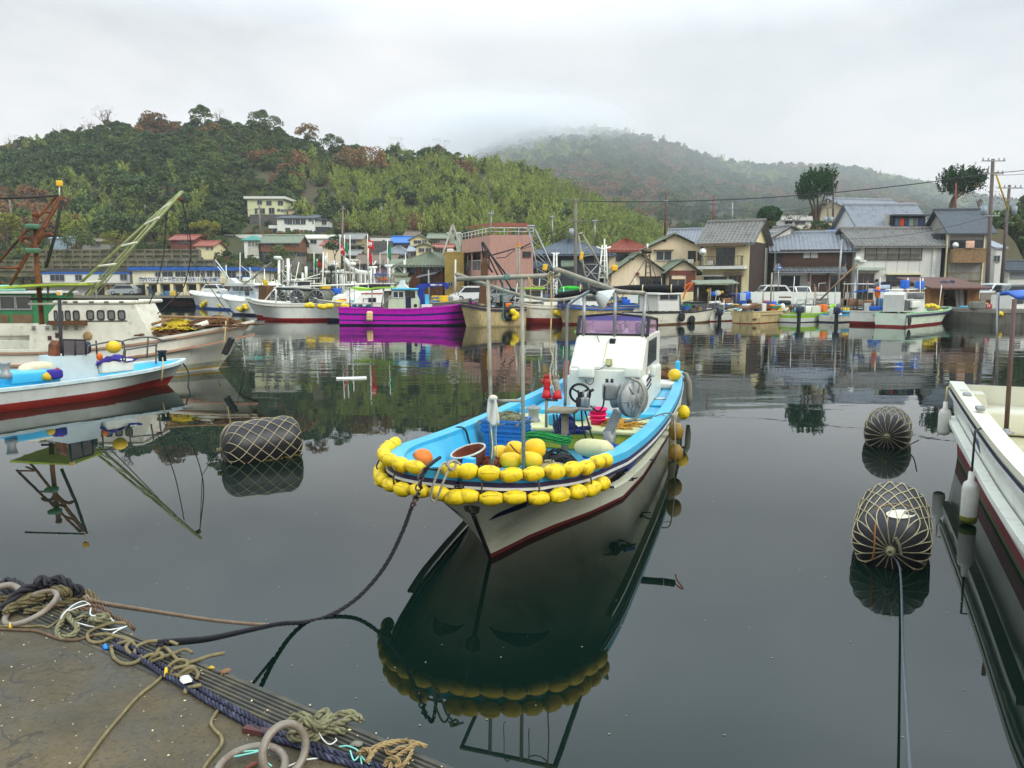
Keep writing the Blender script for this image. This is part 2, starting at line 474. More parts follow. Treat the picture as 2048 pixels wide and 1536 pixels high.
def branches(mb,rnd,p,d,L,r,lev,m=0,spread=.6,taper=.62,kids=3,n=5):
 q = p+d*L
 mid = p.lerp(q,.5)+V((rnd.uniform(-1,1),rnd.uniform(-1,1),0))*L*.06
 mb.tube([p,mid,q],[r,r*.85,r*.7],n,m)
 if lev <= 0:return [q]
 tips = []
 for k in range(kids):
  nd = (d+V((rnd.uniform(-1,1),rnd.uniform(-1,1),rnd.uniform(-.3,.6)))*spread).normalized()
  tips += branches(mb,rnd,p.lerp(q,rnd.uniform(.7,1)),nd,L*rnd.uniform(.55,.8),r*taper,lev-1,m,spread,taper,kids,max(3,n-1))
 return tips
def src(mb,name,mats):
 me = mb.build(name,mats,recalc=False);COL.objects.unlink(me);return me
rnd = random.Random(3)
CROWNS = bpy.data.collections.new('crown_kinds')
def add_src(o):CROWNS.objects.link(o)
IDX = {}
def reg(kind,o):
 o.name = 'k%02d_%s' % (len(CROWNS.objects),kind);IDX.setdefault(kind,[]).append(len(CROWNS.objects));CROWNS.objects.link(o)
for i in range(3):
 mb = MB();crown_round(mb,rnd,V((0,0,2.6)),2.9,2.7,24,70,.31);mb.tube([(0,0,-.5),(0,0,2.5)],[.22,.1],5,1);reg('dark',src(mb,'c',[L_DARK,BARK]))
for i in range(2):
 mb = MB();crown_round(mb,rnd,V((0,0,2.4)),2.6,2.5,24,64,.30);mb.tube([(0,0,-.5),(0,0,2.5)],[.22,.1],5,1);reg('mid',src(mb,'c',[L_MID,BARK]))
for i in range(2):
 mb = MB();crown_round(mb,rnd,V((0,0,2.6)),2.6,2.4,24,24,.30)
 branches(mb,rnd,V((0,0,-.3)),V((0,0,1)),1.8,.18,2,1);reg('russet',src(mb,'c',[L_OR,BARK]))
for i in range(3):
 mb = MB()
 for k in range(7):
  bx_,by = rnd.uniform(-1.4,1.4),rnd.uniform(-1.4,1.4);hh = rnd.uniform(4.2,7);lx,ly = rnd.uniform(-.9,.9),rnd.uniform(-.9,.9)
  for j in range(62):
   q = rnd.random()**.8;zz = hh*(.25+.75*q);wid = .75*(1-q)**.7+.12
   off = V((bx_+lx*q*q*1.4,by+ly*q*q*1.4,zz-(.5*q**4)))
   n = V((rnd.gauss(0,1),rnd.gauss(0,1),.4)).normalized()
   p = off+V((rnd.gauss(0,wid*.6),rnd.gauss(0,wid*.6),rnd.gauss(0,.15)))
   a = V((rnd.gauss(0,.5),rnd.gauss(0,.5),1)).normalized();b = a.cross(n).normalized();s = rnd.uniform(.22,.42)
   mb.add([p-a*s,p+b*s*.35,p+a*s,p-b*s*.35],[(0,1,2,3)],0)
  mb.tube([(bx_,by,-.5),(bx_+lx,by+ly,hh*.8)],.05,3,1)
 reg('bamboo',src(mb,'c',[L_BAM,L_MID]))
for i in range(2):
 mb = MB()
 branches(mb,rnd,V((0,0,-.4)),V((0,0,1)),2.0,.16,4,0,.75,.6,3,4);reg('bare',src(mb,'c',[L_TWIG]))
def forest(name,label,pts):
 """one object: points that carry crown kind, size and turn; crowns instanced by geometry nodes"""
 me = bpy.data.meshes.new(name);me.from_pydata([p[0] for p in pts],[],[])
 for an,k,typ in (('kind_index',1,'INT'),('size',2,'FLOAT'),('turn',3,'FLOAT')):
  a = me.attributes.new(an,typ,'POINT');a.data.foreach_set('value',[p[k] for p in pts])
 o = bpy.data.objects.new(name,me);COL.objects.link(o)
 ng = bpy.data.node_groups.new(name+'_nodes','GeometryNodeTree')
 ng.interface.new_socket('Geometry',in_out='INPUT',socket_type='NodeSocketGeometry')
 ng.interface.new_socket('Geometry',in_out='OUTPUT',socket_type='NodeSocketGeometry')
 N = ng.nodes;L = ng.links
 gi,go = N.new('NodeGroupInput'),N.new('NodeGroupOutput')
 ci = N.new('GeometryNodeCollectionInfo');ci.inputs[0].default_value = CROWNS;ci.inputs[1].default_value = True;ci.inputs[2].default_value = True
 ip = N.new('GeometryNodeInstanceOnPoints');ip.inputs['Pick Instance'].default_value = True
 def attr(nm,ty):
  q = N.new('GeometryNodeInputNamedAttribute');q.data_type = ty;q.inputs[0].default_value = nm;return q.outputs[0]
 cx = N.new('ShaderNodeCombineXYZ');L.new(attr('turn','FLOAT'),cx.inputs[2])
 L.new(gi.outputs[0],ip.inputs['Points']);L.new(ci.outputs[0],ip.inputs['Instance'])
 L.new(attr('kind_index','INT'),ip.inputs['Instance Index']);L.new(cx.outputs[0],ip.inputs['Rotation']);L.new(attr('size','FLOAT'),ip.inputs['Scale'])
 L.new(ip.outputs[0],go.inputs[0])
 md = o.modifiers.new('scatter','NODES');md.node_group = ng
 return tag(o,label,'forest',kind='stuff')
rnd = random.Random(11)
pts = []
KEEP = []   # (px0,px1,py0,py1,Y) clearings kept free of trees, filled below
def clear_here(px,py,Y):
 for a,b,c,d,y0,y1 in CLEARINGS:
  if a < px < b and y0 < Y < y1:return True
 return False
CLEARINGS = [(478,600,0,0,118,183),(600,665,0,0,118,172),(-400,490,0,0,119,147),(640,960,0,0,90,152),(960,2300,0,0,90,118),(1330,2000,0,0,90,190)]
n = 0
while n < 2600:
 Y = 119+ (rnd.random()**.8)*125;u = rnd.uniform(-.86,.42);X = u*Y;px = 1024+F*u/.99
 if clear_here(px,0,Y):continue
 e = ridge_z(px)
 if e < 7 and Y > 170:continue
 q = mnoise.noise(V((X*.025,Y*.03,2.2)))
 bamb = sst(560,760,px)*(1-sst(205,232,Y)*(1-sst(900,1000,px))) + .35*(mnoise.noise(V((X*.02,Y*.02,9))) > .15)
 r_ = rnd.random()
 if r_ < bamb*.75:kind = 'bamboo'
 elif q > .31 and rnd.random() < .5:kind = 'russet'
 elif rnd.random() < .15:kind = 'bare'
 elif q < -.05 or rnd.random() < .45:kind = 'dark'
 else:kind = 'mid'
 s = rnd.uniform(.5,.92)
 pts.append(((X,Y,terr(X,Y)-.3),rnd.choice(IDX[kind]),s,rnd.random()*6.28));n += 1
forest('hillside_forest','mixed green, bamboo and russet woodland covering the nearer hill',pts)
pts = []
for i in range(5200):
 Y = 270+ (rnd.random()**.75)*370;u = rnd.uniform(-.13,.74);X = u*Y;px = 1024+F*u
 q = mnoise.noise(V((X*.012,Y*.012,4.2)))
 r_ = rnd.random()
 if q > .18 and r_ < .5:kind = 'russet'
 elif r_ < .2:kind = 'bare'
 elif q < -.2 and r_ < .6:kind = 'bamboo'
 elif r_ < .7:kind = 'dark'
 else:kind = 'mid'
 pts.append(((X,Y,terr2(X,Y)-.5),rnd.choice(IDX[kind]),rnd.uniform(.75,1.4),rnd.random()*6.28))
forest('misty_forest','hazy grey green and russet woodland on the far misty hill',pts)
# ---------------------------------------------------------------- air
def volume(name,mb,dens,col,label,aniso=0.0):
 m = bpy.data.materials.new(name+'_air');m.use_nodes = True
 t = NT(m);t.n.remove(t.n['Principled BSDF'])
 pv = t.new('ShaderNodeVolumePrincipled');pv.inputs['Density'].default_value = dens;pv.inputs['Color'].default_value = col
 pv.inputs['Anisotropy'].default_value = aniso
 t.l.new(pv.outputs[0],t.n['Material Output'].inputs['Volume'])
 return tag(mb.build(name,m),label,None,kind='stuff')
mb = MB();mb.bx(-560,620,-30,770,-4,170)
volume('haze',mb,.00028,(.90,.95,1,1),'thin pale winter haze over the harbour')
# ---------------------------------------------------------------- building helpers
class Face:
 """vertical plane standing on the ground through two picture columns at given distances; local x along, y away, z up"""
 def __init__(s,L,Rr,base):
  a = at(L[0],600,L[1]);b = at(Rr[0],600,Rr[1])
  s.a = V((a.x,a.y,base));s.b = V((b.x,b.y,base));d = s.b-s.a;s.w = d.length;s.ax = d/s.w
  s.mid = (s.a+s.b)/2;s.rz = math.atan2(s.ax.y,s.ax.x);s.ay = V((-s.ax.y,s.ax.x,0));s.base = base
 def hit(s,px,py,off=0.0):
  """local (x, z) where the line of sight meets the plane shifted off metres away"""
  d = ray(px,py);o = s.mid+s.ay*off;n = s.ay
  k = (o.x*n.x+o.y*n.y)/(d.x*n.x+d.y*n.y)
  p = V((d.x*k,d.y*k,H+d.z*k))
  return (p-o).dot(s.ax),p.z-s.base
def tile_plane(mb,e0,e1,r0,r1,pitch=.4,m=0,amp=.1,rows=None):
 """tiled roof slope from eave line e0-e1 to ridge line r0-r1"""
 e0,e1,r0,r1 = map(V,(e0,e1,r0,r1))
 n = max(2,int((e1-e0).length/pitch));sl = ((r0+r1)/2-(e0+e1)/2).length
 rows = rows or max(2,int(sl/.33));nor = (e1-e0).cross(r0-e0).normalized()
 if nor.z < 0:nor = -nor
 def fn(u,v):
  p = e0.lerp(e1,u).lerp(r0.lerp(r1,u),v)
  return p
 vs = [];fs = [];nc = n*4
 for j in range(rows):
  for e in (0,1):
   v = (j+e)/rows
   for i in range(nc+1):
    u = i/nc;w_ = amp*(.5+.5*math.cos(2*math.pi*u*n))**1.5
    vs.append(fn(u,v)+nor*(w_+.035*(1-e)+.02))
 for j in range(rows):
  o = j*2*(nc+1)
  for i in range(nc):fs.append((o+i,o+i+1,o+nc+2+i,o+nc+1+i))
  if j < rows-1:
   o2 = o+nc+1
   for i in range(nc):fs.append((o2+i,o2+i+1,o2+nc+2+i,o2+nc+1+i))
 mb.add(vs,fs,m,False)
 mb.add([e0,e1,r1,r0],[(0,1,2,3)],m)
 mb.prism([e0,e1,e1-V((0,0,.12)),e0-V((0,0,.12))],(0,.02,0),m)
def plain_plane(mb,e0,e1,r0,r1,m=0,th=.15):
 mb.prism([V(e0),V(e1),V(r1),V(r0)],(0,0,th),m)
def roof_mesh(kind,w,d,he,rh,ov,tile,roofmat,root,ridge_t=True):
 mb = MB();pl = (lambda a,b,c,e:tile_plane(mb,a,b,c,e,.42 if tile == 2 else .4)) if tile else (lambda a,b,c,e:plain_plane(mb,a,b,c,e))
 x0,x1 = -w/2-ov,w/2+ov;y0,y1 = -ov,d+ov;zr = he+rh
 if kind == 'side':
  zo = he-rh*ov/(d/2);ym = d/2
  pl((x0,y0,zo),(x1,y0,zo),(x0,ym,zr),(x1,ym,zr));pl((x1,y1,zo),(x0,y1,zo),(x1,ym,zr),(x0,ym,zr))
  if ridge_t:mb.rbx(x0-.05,x1+.05,ym-.16,ym+.16,zr-.02,zr+.30,.08)
 elif kind == 'front':
  zo = he-rh*ov/(w/2)
  pl((x0,y1,zo),(x0,y0,zo),(0,y1,zr),(0,y0,zr));pl((x1,y0,zo),(x1,y1,zo),(0,y0,zr),(0,y1,zr))
  if ridge_t:mb.rbx(-.15,.15,y0-.05,y1+.05,zr-.02,zr+.26,.08)
 elif kind == 'hip':
  k = min(w,d)/2;zo = he-rh*ov/k
  if w >= d:a,b = (x0+k+ov,d/2,zr),(x1-k-ov,d/2,zr)
  else:a,b = (0,y0+k+ov,zr),(0,y1-k-ov,zr)
  if w >= d:
   pl((x0,y0,zo),(x1,y0,zo),a,b);pl((x1,y1,zo),(x0,y1,zo),b,a)
   pl((x0,y1,zo),(x0,y0,zo),a,a);pl((x1,y0,zo),(x1,y1,zo),b,b)
  else:
   pl((x0,y0,zo),(x1,y0,zo),a,a);pl((x1,y1,zo),(x0,y1,zo),b,b)
   pl((x0,y1,zo),(x0,y0,zo),b,a);pl((x1,y0,zo),(x1,y1,zo),a,b)
  for q in ((x0,y0,zo),(x1,y0,zo)):mb.tube([q,a if q[0] < 0 or w < d else b],.11,6)
  if w > d:mb.tube([a,b],.14,6)
 elif kind == 'flat':
  mb.bx(x0,x1,y0,y1,he,he+rh)
 elif kind == 'mono':
  mb.prism([(x0,y0,he-.05),(x1,y0,he-.05),(x1,y1,he+rh),(x0,y1,he+rh)],(0,0,.16))
 return mb.build('roof',roofmat,root)
def wall_mesh(kind,w,d,he,rh,wallmat,root,foot=0):
 mb = MB()
 if kind == 'side':
  mb.prism([(-w/2,0,-foot),(-w/2,d,-foot),(-w/2,d,he),(-w/2,d/2,he+rh-.03),(-w/2,0,he)],(w,0,0))
 elif kind == 'front':
  mb.prism([(-w/2,0,-foot),(w/2,0,-foot),(w/2,0,he),(0,0,he+rh-.03),(-w/2,0,he)],(0,d,0))
 elif kind == 'mono':
  mb.prism([(-w/2,0,-foot),(-w/2,d,-foot),(-w/2,d,he+rh-.1),(-w/2,0,he-.05)],(w,0,0))
 else:mb.bx(-w/2,w/2,0,d,-foot,he)
 return mb.build('wall',wallmat,root)
FRAME_W = mat('white_window_frame',(205,205,196),.5);FRAME_D = mat('bronze_window_frame',(62,52,44),.5);FRAME_A = mat('aluminium_frame',(140,142,140),.45,.4)
CURT = mat('window_curtain',(190,182,160),.9,var=.2,scale=2)
def window(root,x0,z0,x1,z1,y=0.0,fr=None,panes=2,glass=None,rail=False,name='window',sill=True):
 """window part: frame with mullions and sill; its glass is a sub-part"""
 fr = fr or FRAME_A;glass = glass or GLASS;b = .06;mb = MB();ya,yb = y-.07,y-.002
 mb.bx(x0-b,x1+b,ya,yb,z1,z1+b);mb.bx(x0-b,x1+b,ya-(.08 if sill else 0),yb,z0-b,z0)
 mb.bx(x0-b,x0,ya,yb,z0,z1);mb.bx(x1,x1+b,ya,yb,z0,z1)
 for i in range(1,panes):
  xm = lerp(x0,x1,i/panes);mb.bx(xm-.035,xm+.035,ya+.01,yb,z0,z1)
 if rail:
  for i in range(int((x1-x0)/.18)):mb.bx(x0+.18*i,x0+.18*i+.03,ya-.12,ya-.09,z0,z0+(z1-z0)*.45)
  mb.bx(x0,x1,ya-.14,ya-.08,z0+(z1-z0)*.45,z0+(z1-z0)*.45+.05)
 o = mb.build(name,fr,root)
 MB().bx(x0,x1,y-.03,y-.004,z0,z1).build('pane',glass,o)
 return o
class House:pass
def house(name,label,L,Rr,base,eave,ridge,depth,kind,wall,roof,wins=(),ov=.5,tile=1,foot=0,cat='house',fr=None,glass=None,group=None,panes=2):
 f = Face(L,Rr,base);h = House();h.f = f
 mpx = (L[0]+Rr[0])/2
 he = f.hit(mpx,eave)[1]
 if kind == 'side':rh = f.hit(mpx,ridge,depth/2)[1]-he
 elif kind == 'front':rh = f.hit(mpx,ridge)[1]-he
 elif kind == 'hip':rh = f.hit(mpx,ridge,min(f.w,depth)/2)[1]-he
 elif kind == 'mono':rh = f.hit(mpx,ridge,depth)[1]-he
 else:rh = f.hit(mpx,ridge)[1]-he
 rh = max(.2,rh)
 h.root = thing(name,label,cat,f.mid,f.rz,group);h.w,h.d,h.he,h.rh = f.w,depth,he,rh
 wall_mesh(kind,f.w,depth,he,rh,wall,h.root,foot)
 roof_mesh(kind,f.w,depth,he,rh,ov,tile,roof,h.root)
 for q in wins:
  x0,z1 = f.hit(q[0],q[1]);x1,z0 = f.hit(q[2],q[3]);o = q[4] if len(q) > 4 else {}
  window(h.root,x0,z0,x1,z1,fr=o.get('fr',fr),panes=o.get('n',panes),glass=o.get('g',glass),rail=o.get('rail',False),name=o.get('name','window'),sill=o.get('sill',True))
 return h
def px_box(h,name,q,y0,y1,mt,parent=None,rnd_=0):
 """box part on a house front: picture rectangle q, from y0 (towards us, negative) to y1"""
 x0,z1 = h.f.hit(q[0],q[1]);x1,z0 = h.f.hit(q[2],q[3]);mb = MB()
 if rnd_:mb.rbx(x0,x1,y0,y1,z0,z1,rnd_)
 else:mb.bx(x0,x1,y0,y1,z0,z1)
 return mb.build(name,mt,parent or h.root)
def railing(root,x0,x1,y,z0,z1,mt,name='railing',step=.16,th=.03,ends=None):
 mb = MB();n = max(1,int((x1-x0)/step))
 for i in range(n+1):xx = lerp(x0,x1,i/n);mb.bx(xx-th/2,xx+th/2,y-th/2,y+th/2,z0,z1)
 mb.bx(x0-.04,x1+.04,y-.035,y+.035,z1,z1+.06);mb.bx(x0-.04,x1+.04,y-.03,y+.03,z0,z0+.05)
 if ends:
  for xx in (x0,x1):
   mb.bx(xx-.03,xx+.03,y+.04,ends,z1,z1+.06)
   k = max(1,int((ends-y)/step))
   for i in range(1,k):yy = lerp(y,ends,i/k);mb.bx(xx-th/2,xx+th/2,yy-th/2,yy+th/2,z0,z1)
 return mb.build(name,mt,root)
CREAM = mat('cream_render',(222,208,160),.85,var=.06,dirt=(150,138,108),dirt_amt=.25,streak=True,dscale=.8,dlo=.52)
OFFW = mat('off_white_render',(208,206,196),.85,var=.05,dirt=(150,146,132),dirt_amt=.22,streak=True,dscale=.8,dlo=.52)
PINKW = mat('salmon_render',(182,138,122),.85,var=.06,dirt=(120,92,80),dirt_amt=.35,streak=True,dscale=.7,dlo=.5)
PALEPINK = mat('pale_plaster',(226,206,172),.85,var=.06,dirt=(160,140,112),dirt_amt=.25,streak=True,dscale=.8)
OCHRE = mat('ochre_render',(158,132,62),.85,var=.1,dirt=(100,84,48),dirt_amt=.5)
PLANK = mat('charred_plank_wall',(62,46,36),.85,var=.4,scale=3,streak=True,dirt=(36,27,22),dirt_amt=.9,dscale=1.5)
BROWNW = mat('brown_board_wall',(122,78,48),.8,var=.25,scale=2,streak=True,dirt=(80,50,32),dirt_amt=.7)
DGREY = mat('dark_grey_siding',(52,54,58),.7,var=.15)
LGREY = mat('grey_siding',(146,142,132),.75,var=.08,dirt=(105,98,84),dirt_amt=.5,streak=True,dscale=.8)
MINT = mat('pale_green_siding',(168,180,158),.7,var=.08,dirt=(120,128,110),dirt_amt=.4,streak=True)
REDB = mat('red_brown_boards',(108,52,34),.75,var=.2)
T_GREY = mat('grey_roof_tile',(122,120,114),.6,var=.3,scale=9,dirt=(84,82,76),dirt_amt=.7,dscale=1.3)
T_BLUE = mat('blue_grey_roof_tile',(92,102,112),.5,var=.25,scale=9,dirt=(64,70,76),dirt_amt=.7,dscale=1.3)
T_SILV = mat('silver_roof_tile',(136,140,146),.5,var=.25,scale=9,dirt=(104,106,108),dirt_amt=.6,dscale=1.3)
T_RED = mat('red_roof_tile',(142,72,52),.65,var=.25,scale=9,dirt=(90,48,38),dirt_amt=.6)
T_GREEN = mat('mossy_green_roof',(112,120,98),.7,var=.2,scale=6,dirt=(80,84,66),dirt_amt=.6)
T_BROWN = mat('brown_sheet_roof',(104,86,66),.7,var=.2,scale=5,dirt=(72,58,46),dirt_amt=.6)
T_SLATE = mat('dark_slate_roof',(66,72,78),.6,var=.25,scale=6,dirt=(46,50,54),dirt_amt=.6)
BLUER = mat('bright_blue_roof',(26,100,178),.5,var=.1)
# ---------------------------------------------------------------- far quay
QE = [(-120,113),(-23,112),(-19,80),(6,68),(14,63),(25,61),(30.5,55),(32,51.5),(75,50.6)]
mb = MB()
for (a,b),(c,d) in zip(QE,QE[1:]):
 n = 6
 for i in range(n):
  x0,y0,x1,y1 = lerp(a,c,i/n),lerp(b,d,i/n),lerp(a,c,(i+1)/n),lerp(b,d,(i+1)/n)
  mb.add([(x0,y0,-1),(x1,y1,-1),(x1,y1,.98),(x0,y0,.98)],[(0,1,2,3)],0)
  mb.add([(x0,y0,.98),(x1,y1,.98),(x1,128,.98),(x0,128,.98)],[(0,1,2,3)],1)
  mb.prism([(x0,y0-.05,.74),(x1,y1-.05,.74),(x1,y1-.05,.97),(x0,y0-.05,.97)],(0,.049,0),2)
ASPH = mat('worn_asphalt',(92,90,84),.9,var=.2,scale=.8,dirt=(62,60,54),dirt_amt=.6,dscale=.5)
tag(mb.build('far_quay',[CONCD,ASPH,CONC]),kind='structure')
# ---------------------------------------------------------------- front row of houses on the right
h = house('house','cream two storey house with balcony and dark plank side wall',(1404,80),(1495,77.6),1.0,480,446,6.4,'side',CREAM,T_GREY,ov=.7)
w2 = h.w/2
MB().bx(w2+.004,w2+.05,.15,6.2,.05,h.he-.15).build('side_boarding',PLANK,h.root)
f = h.f
px_box(h,'balcony_slab',(1399,533,1494,538),-1.1,-.004,OFFW)
x0,z0 = f.hit(1404,532);x1,z1 = f.hit(1487,513)
railing(h.root,x0,x1,-1.0,z0,z1,FRAME_D,ends=-.05)
window(h.root,f.hit(1433,500)[0],z0+.02,f.hit(1469,500)[0],f.hit(1450,497)[1],fr=FRAME_D,panes=2,name='balcony_door',sill=False)
px_box(h,'shutter_box',(1416,498,1432,531),-.12,-.005,mat('beige_shutter',(172,148,118),.6))
px_box(h,'lean_to_roof',(1400,488,1492,492),-.9,-.01,T_BROWN)
px_box(h,'air_conditioner',(1418,522,1428,531),-.6,-.3,WHITE,rnd_=.05)
c = f.hit(1413,505)
mb = MB();mb.lathe([(.02,0),(.22,.03),(.36,.10)],Matrix.Translation(V((c[0],-1.15,c[1]))) @ Matrix.Rotation(R(75),4,'X'),16);mb.tube([(c[0],-1.0,c[1]-.7),(c[0],-1.05,c[1])],.03,5);mb.build('satellite_dish',WHITE,h.root)
px_box(h,'canopy',(1451,545,1487,551),-.7,-.01,T_BROWN)
window(h.root,*[f.hit(1459,568)[0],.1,f.hit(1482,568)[0],f.hit(1470,553)[1]],fr=WOODL,panes=3,name='door',sill=False)
window(h.root,f.hit(1409,566)[0],f.hit(1409,566)[1],f.hit(1452,556)[0],f.hit(1452,555)[1],fr=FRAME_D,panes=4)
px_box(h,'awning',(1407,550,1455,552.5),-.45,-.01,OFFW)
h = house('house','narrow white gabled house with plank side behind the balcony house',(1500,87),(1529,84.6),1.0,484,461,6,'side',OFFW,T_GREY,ov=.35)
MB().bx(h.w/2+.004,h.w/2+.05,.2,5.8,.05,h.he-.2).build('side_boarding',PLANK,h.root)
h = house('house','old two storey house with long grey tile roof and open carport',(1547,82.6),(1698,80.6),1.0,497,467,7.5,'side',OFFW,T_SILV,ov=.7)
f = h.f
px_box(h,'upper_panelling',(1563,502,1690,533),-.16,-.004,mat('brown_lattice',(98,72,50),.8,var=.25))
px_box(h,'upper_panelling',(1553,505,1562,527),-.2,-.004,DGREY)
px_box(h,'upper_panelling',(1681,506,1692,526),-.35,-.165,DGREY)
for a,b in ((1607,1619.5),(1622,1635)):px_box(h,'paper_screen',(a,504,b,516),-.24,-.165,FRAME_W)
x0,z0 = f.hit(1564,532);x1,z1 = f.hit(1684,518);railing(h.root,x0,x1,-.6,z0,z1,WOODD,step=.2,th=.06,ends=-.17)
px_box(h,'eave_beam',(1560,500,1684,502.5),-.7,-.17,WOODD)
x0,z0 = f.hit(1546,544);x1,z1 = f.hit(1692,537);mb = MB();tile_plane(mb,(x0,-1.1,z0),(x1,-1.1,z0),(x0,-.02,z1),(x1,-.02,z1));mb.build('lower_roof',T_SILV,h.root)
for a,b in ((1563,1590),(1592,1618)):px_box(h,'plaster_panel',(a,544,b,549.5),-.08,-.004,FRAME_W)
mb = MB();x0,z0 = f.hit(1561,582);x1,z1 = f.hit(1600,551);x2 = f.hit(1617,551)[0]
mb.bx(x0,x1,-.02,-.004,.02,z1);mb.build('carport_opening',mat('carport_shade',(44,44,44),.9),h.root)  # flat dark panel stands in for the shaded inside of the carport
px_box(h,'carport_wall',(1600,551,1616,584),-.12,-.004,LGREY)
for px in (1617,1656):x,_ = f.hit(px,560);MB().bx(x-.08,x+.08,-.2,-.004,0,f.hit(1620,545)[1]).build('door_post',REDB,h.root)
window(h.root,f.hit(1624,560)[0],.05,f.hit(1653,560)[0],f.hit(1630,551)[1],fr=WOODD,panes=5,name='lattice_door',sill=False,glass=mat('wood_lattice_infill',(92,62,44),.7))
window(h.root,f.hit(1662,560)[0],.05,f.hit(1690,560)[0],f.hit(1670,551)[1],fr=FRAME_D,panes=2,name='door',sill=False)
px_box(h,'corner_post',(1694,497,1699,584),-.05,-.002,WOODD)
h = house('house','white panelled two storey house with tiled roof beside the brown shed',(1707,80),(1876,80),1.0,488,459,6.5,'side',OFFW,T_GREY,ov=.55)
f = h.f
x0,z1 = f.hit(1731,496);x1,z0 = f.hit(1842,519);window(h.root,x0,z0,x1,z1,fr=FRAME_D,panes=5,glass=GLASSP,rail=True)
px_box(h,'window_hood',(1728,493,1845,495),-.45,-.075,OFFW)
px_box(h,'balcony_duct',(1714,520,1729,524),-.4,-.01,OFFW)
for px in (1750,1772,1795,1817,1840):x,z = f.hit(px,521);MB().bx(x-.015,x+.015,-.012,-.002,f.hit(px,545)[1],z).build('joint_seam',LGREY,h.root)
px_box(h,'porch_roof',(1705,535.5,1759,541),-1.2,-.01,MINT)
window(h.root,f.hit(1716,560)[0],.05,f.hit(1747,560)[0],f.hit(1730,548)[1],fr=WOODL,panes=3,name='door',sill=False)
x0,z1 = f.hit(1774,551);x1,z0 = f.hit(1838,571);window(h.root,x0,z0,x1,z1,fr=FRAME_D,panes=4,rail=True)
px_box(h,'window_hood',(1770,547,1841,549.5),-.4,-.08,CREAM)
px_box(h,'downpipe',(1866,487,1868,560),-.12,-.02,FRAME_W)
px_box(h,'wall_lamp',(1750.5,558,1755,564),-.25,-.01,BLACK,rnd_=.05)
h = house('house','house with large silver tile roof and laundry balcony behind the white panelled house',(1716,92),(1851,92),3.5,464,411,9,'side',OFFW,T_SILV,ov=.5,foot=2.6)
f = h.f
def bq(px,py,off):return f.hit(px,py,off)
x0,z0 = bq(1778,457,1.2);x1,z1 = bq(1846,433,1.2)
mb = MB();mb.bx(x0,x1,.6,1.2,z0-.5,z1);mb.build('balcony_recess',DARK,h.root)  # solid dark box, its colour stands in for the balcony's shaded depth
railing(h.root,x0,x1,.5,z0-.1,z0+1.0,FRAME_D,step=.25)
cl_ = [(60,90,100),(190,60,40),(40,60,70),(120,130,130),(90,100,80),(40,50,90)]
for i in range(6):
 xx = lerp(x0+.3,x1-.9,i/5);MB().rbx(xx,xx+.5,.42,.46,z0+.25,z0+1.15,.02).build('laundry',mat('cloth_%d_colour' % i,cl_[i],.9),h.root)
px_box(h,'balcony_post',(1775,428,1780,458),.35,.55,LGREY)
mb = MB();mb.bx(x0-.2,x1+.2,-.1,1.3,z1,z1+.15);mb.build('balcony_roof',T_SLATE,h.root)
h = house('house','tall narrow grey house with slate roof and slatted wooden balcony',(1892,79.5),(1970,79),1.0,463,422,7,'side',LGREY,T_SLATE,ov=.5,tile=0)
f = h.f
mb = MB();mb.bx(-h.w/2-1.1,-h.w/2-.004,1.2,7,0,h.he-.1);mb.build('side_wing',DGREY,h.root)
x0,z1 = f.hit(1901,481);x1,z0 = f.hit(1963,499);window(h.root,x0,z0-.3,x1,z1,fr=FRAME_D,panes=4)
x0,z0 = f.hit(1898,523);x1,z1 = f.hit(1965,499)
mb = MB();nn = 22
for i in range(nn):a = lerp(x0,x1,i/nn);mb.bx(a,a+(x1-x0)/nn*.82,-1.02,-.97,z0,z1)
mb.bx(x0,x1,-1.05,-.02,z0-.14,z0-.01);mb.bx(x0-.05,x1+.05,-1.06,-.94,z1,z1+.08)
for xx in (x0,x1-.05):mb.bx(xx,xx+.05,-.93,-.02,z0,z1)
mb.build('wooden_balcony',WOODL,h.root)
px_box(h,'futon',(1922,483,1938,497),-1.2,-1.1,mat('peach_futon',(224,178,150),.9,var=.2,scale=3),rnd_=.04)
c = f.hit(1900,492);MB().lathe([(.02,0),(.2,.03),(.3,.09)],Matrix.Translation(V((c[0],-1.25,c[1]))) @ Matrix.Rotation(R(80),4,'X'),14).build('satellite_dish',WHITE,h.root)
x0,z1 = f.hit(1897,546);x1,z0 = f.hit(1962,560);window(h.root,x0,z0,x1,z1,fr=WOODL,panes=3,glass=GLASSP)
mb = MB()
for px in (1893,1967):x,_ = f.hit(px,500);mb.bx(x-.06,x+.06,-.14,-.004,0,h.he-.1)
mb.build('corner_post',CREAM,h.root)
f = Face((1860,57.5),(1958,57.5),.98);r_ = thing('boat_shed','small brown plywood shed on the quay edge with open dark front','shed',f.mid,f.rz)
h = House();h.f = f;h.root = r_
PLY = mat('stained_plywood',(140,98,52),.85,var=.25,scale=2,dirt=(84,54,30),dirt_amt=.7,streak=True)
_,ze = f.hit(1900,577);hw = f.w/2
def fx(px):return f.hit(px,600)[0]
mb = MB();mb.bx(-hw,fx(1887),0,.1,0,ze);mb.bx(fx(1934),hw,0,.1,0,ze);mb.bx(-hw,-hw+.1,.1,4,0,ze);mb.bx(hw-.1,hw,.1,4,0,ze);mb.bx(-hw+.1,hw-.1,3.9,4,0,ze);mb.build('wall',PLY,r_)
mb = MB();mb.prism([(-hw-.5,-1.0,ze-.05),(hw+.3,-1.0,ze-.05),(hw+.3,4.3,ze+.75),(-hw-.5,4.3,ze+.75)],(0,0,.12));mb.build('roof',mat('rust_brown_sheet_roof',(92,58,46),.8,var=.2,dirt=(62,40,34),dirt_amt=.6,streak=True),r_)
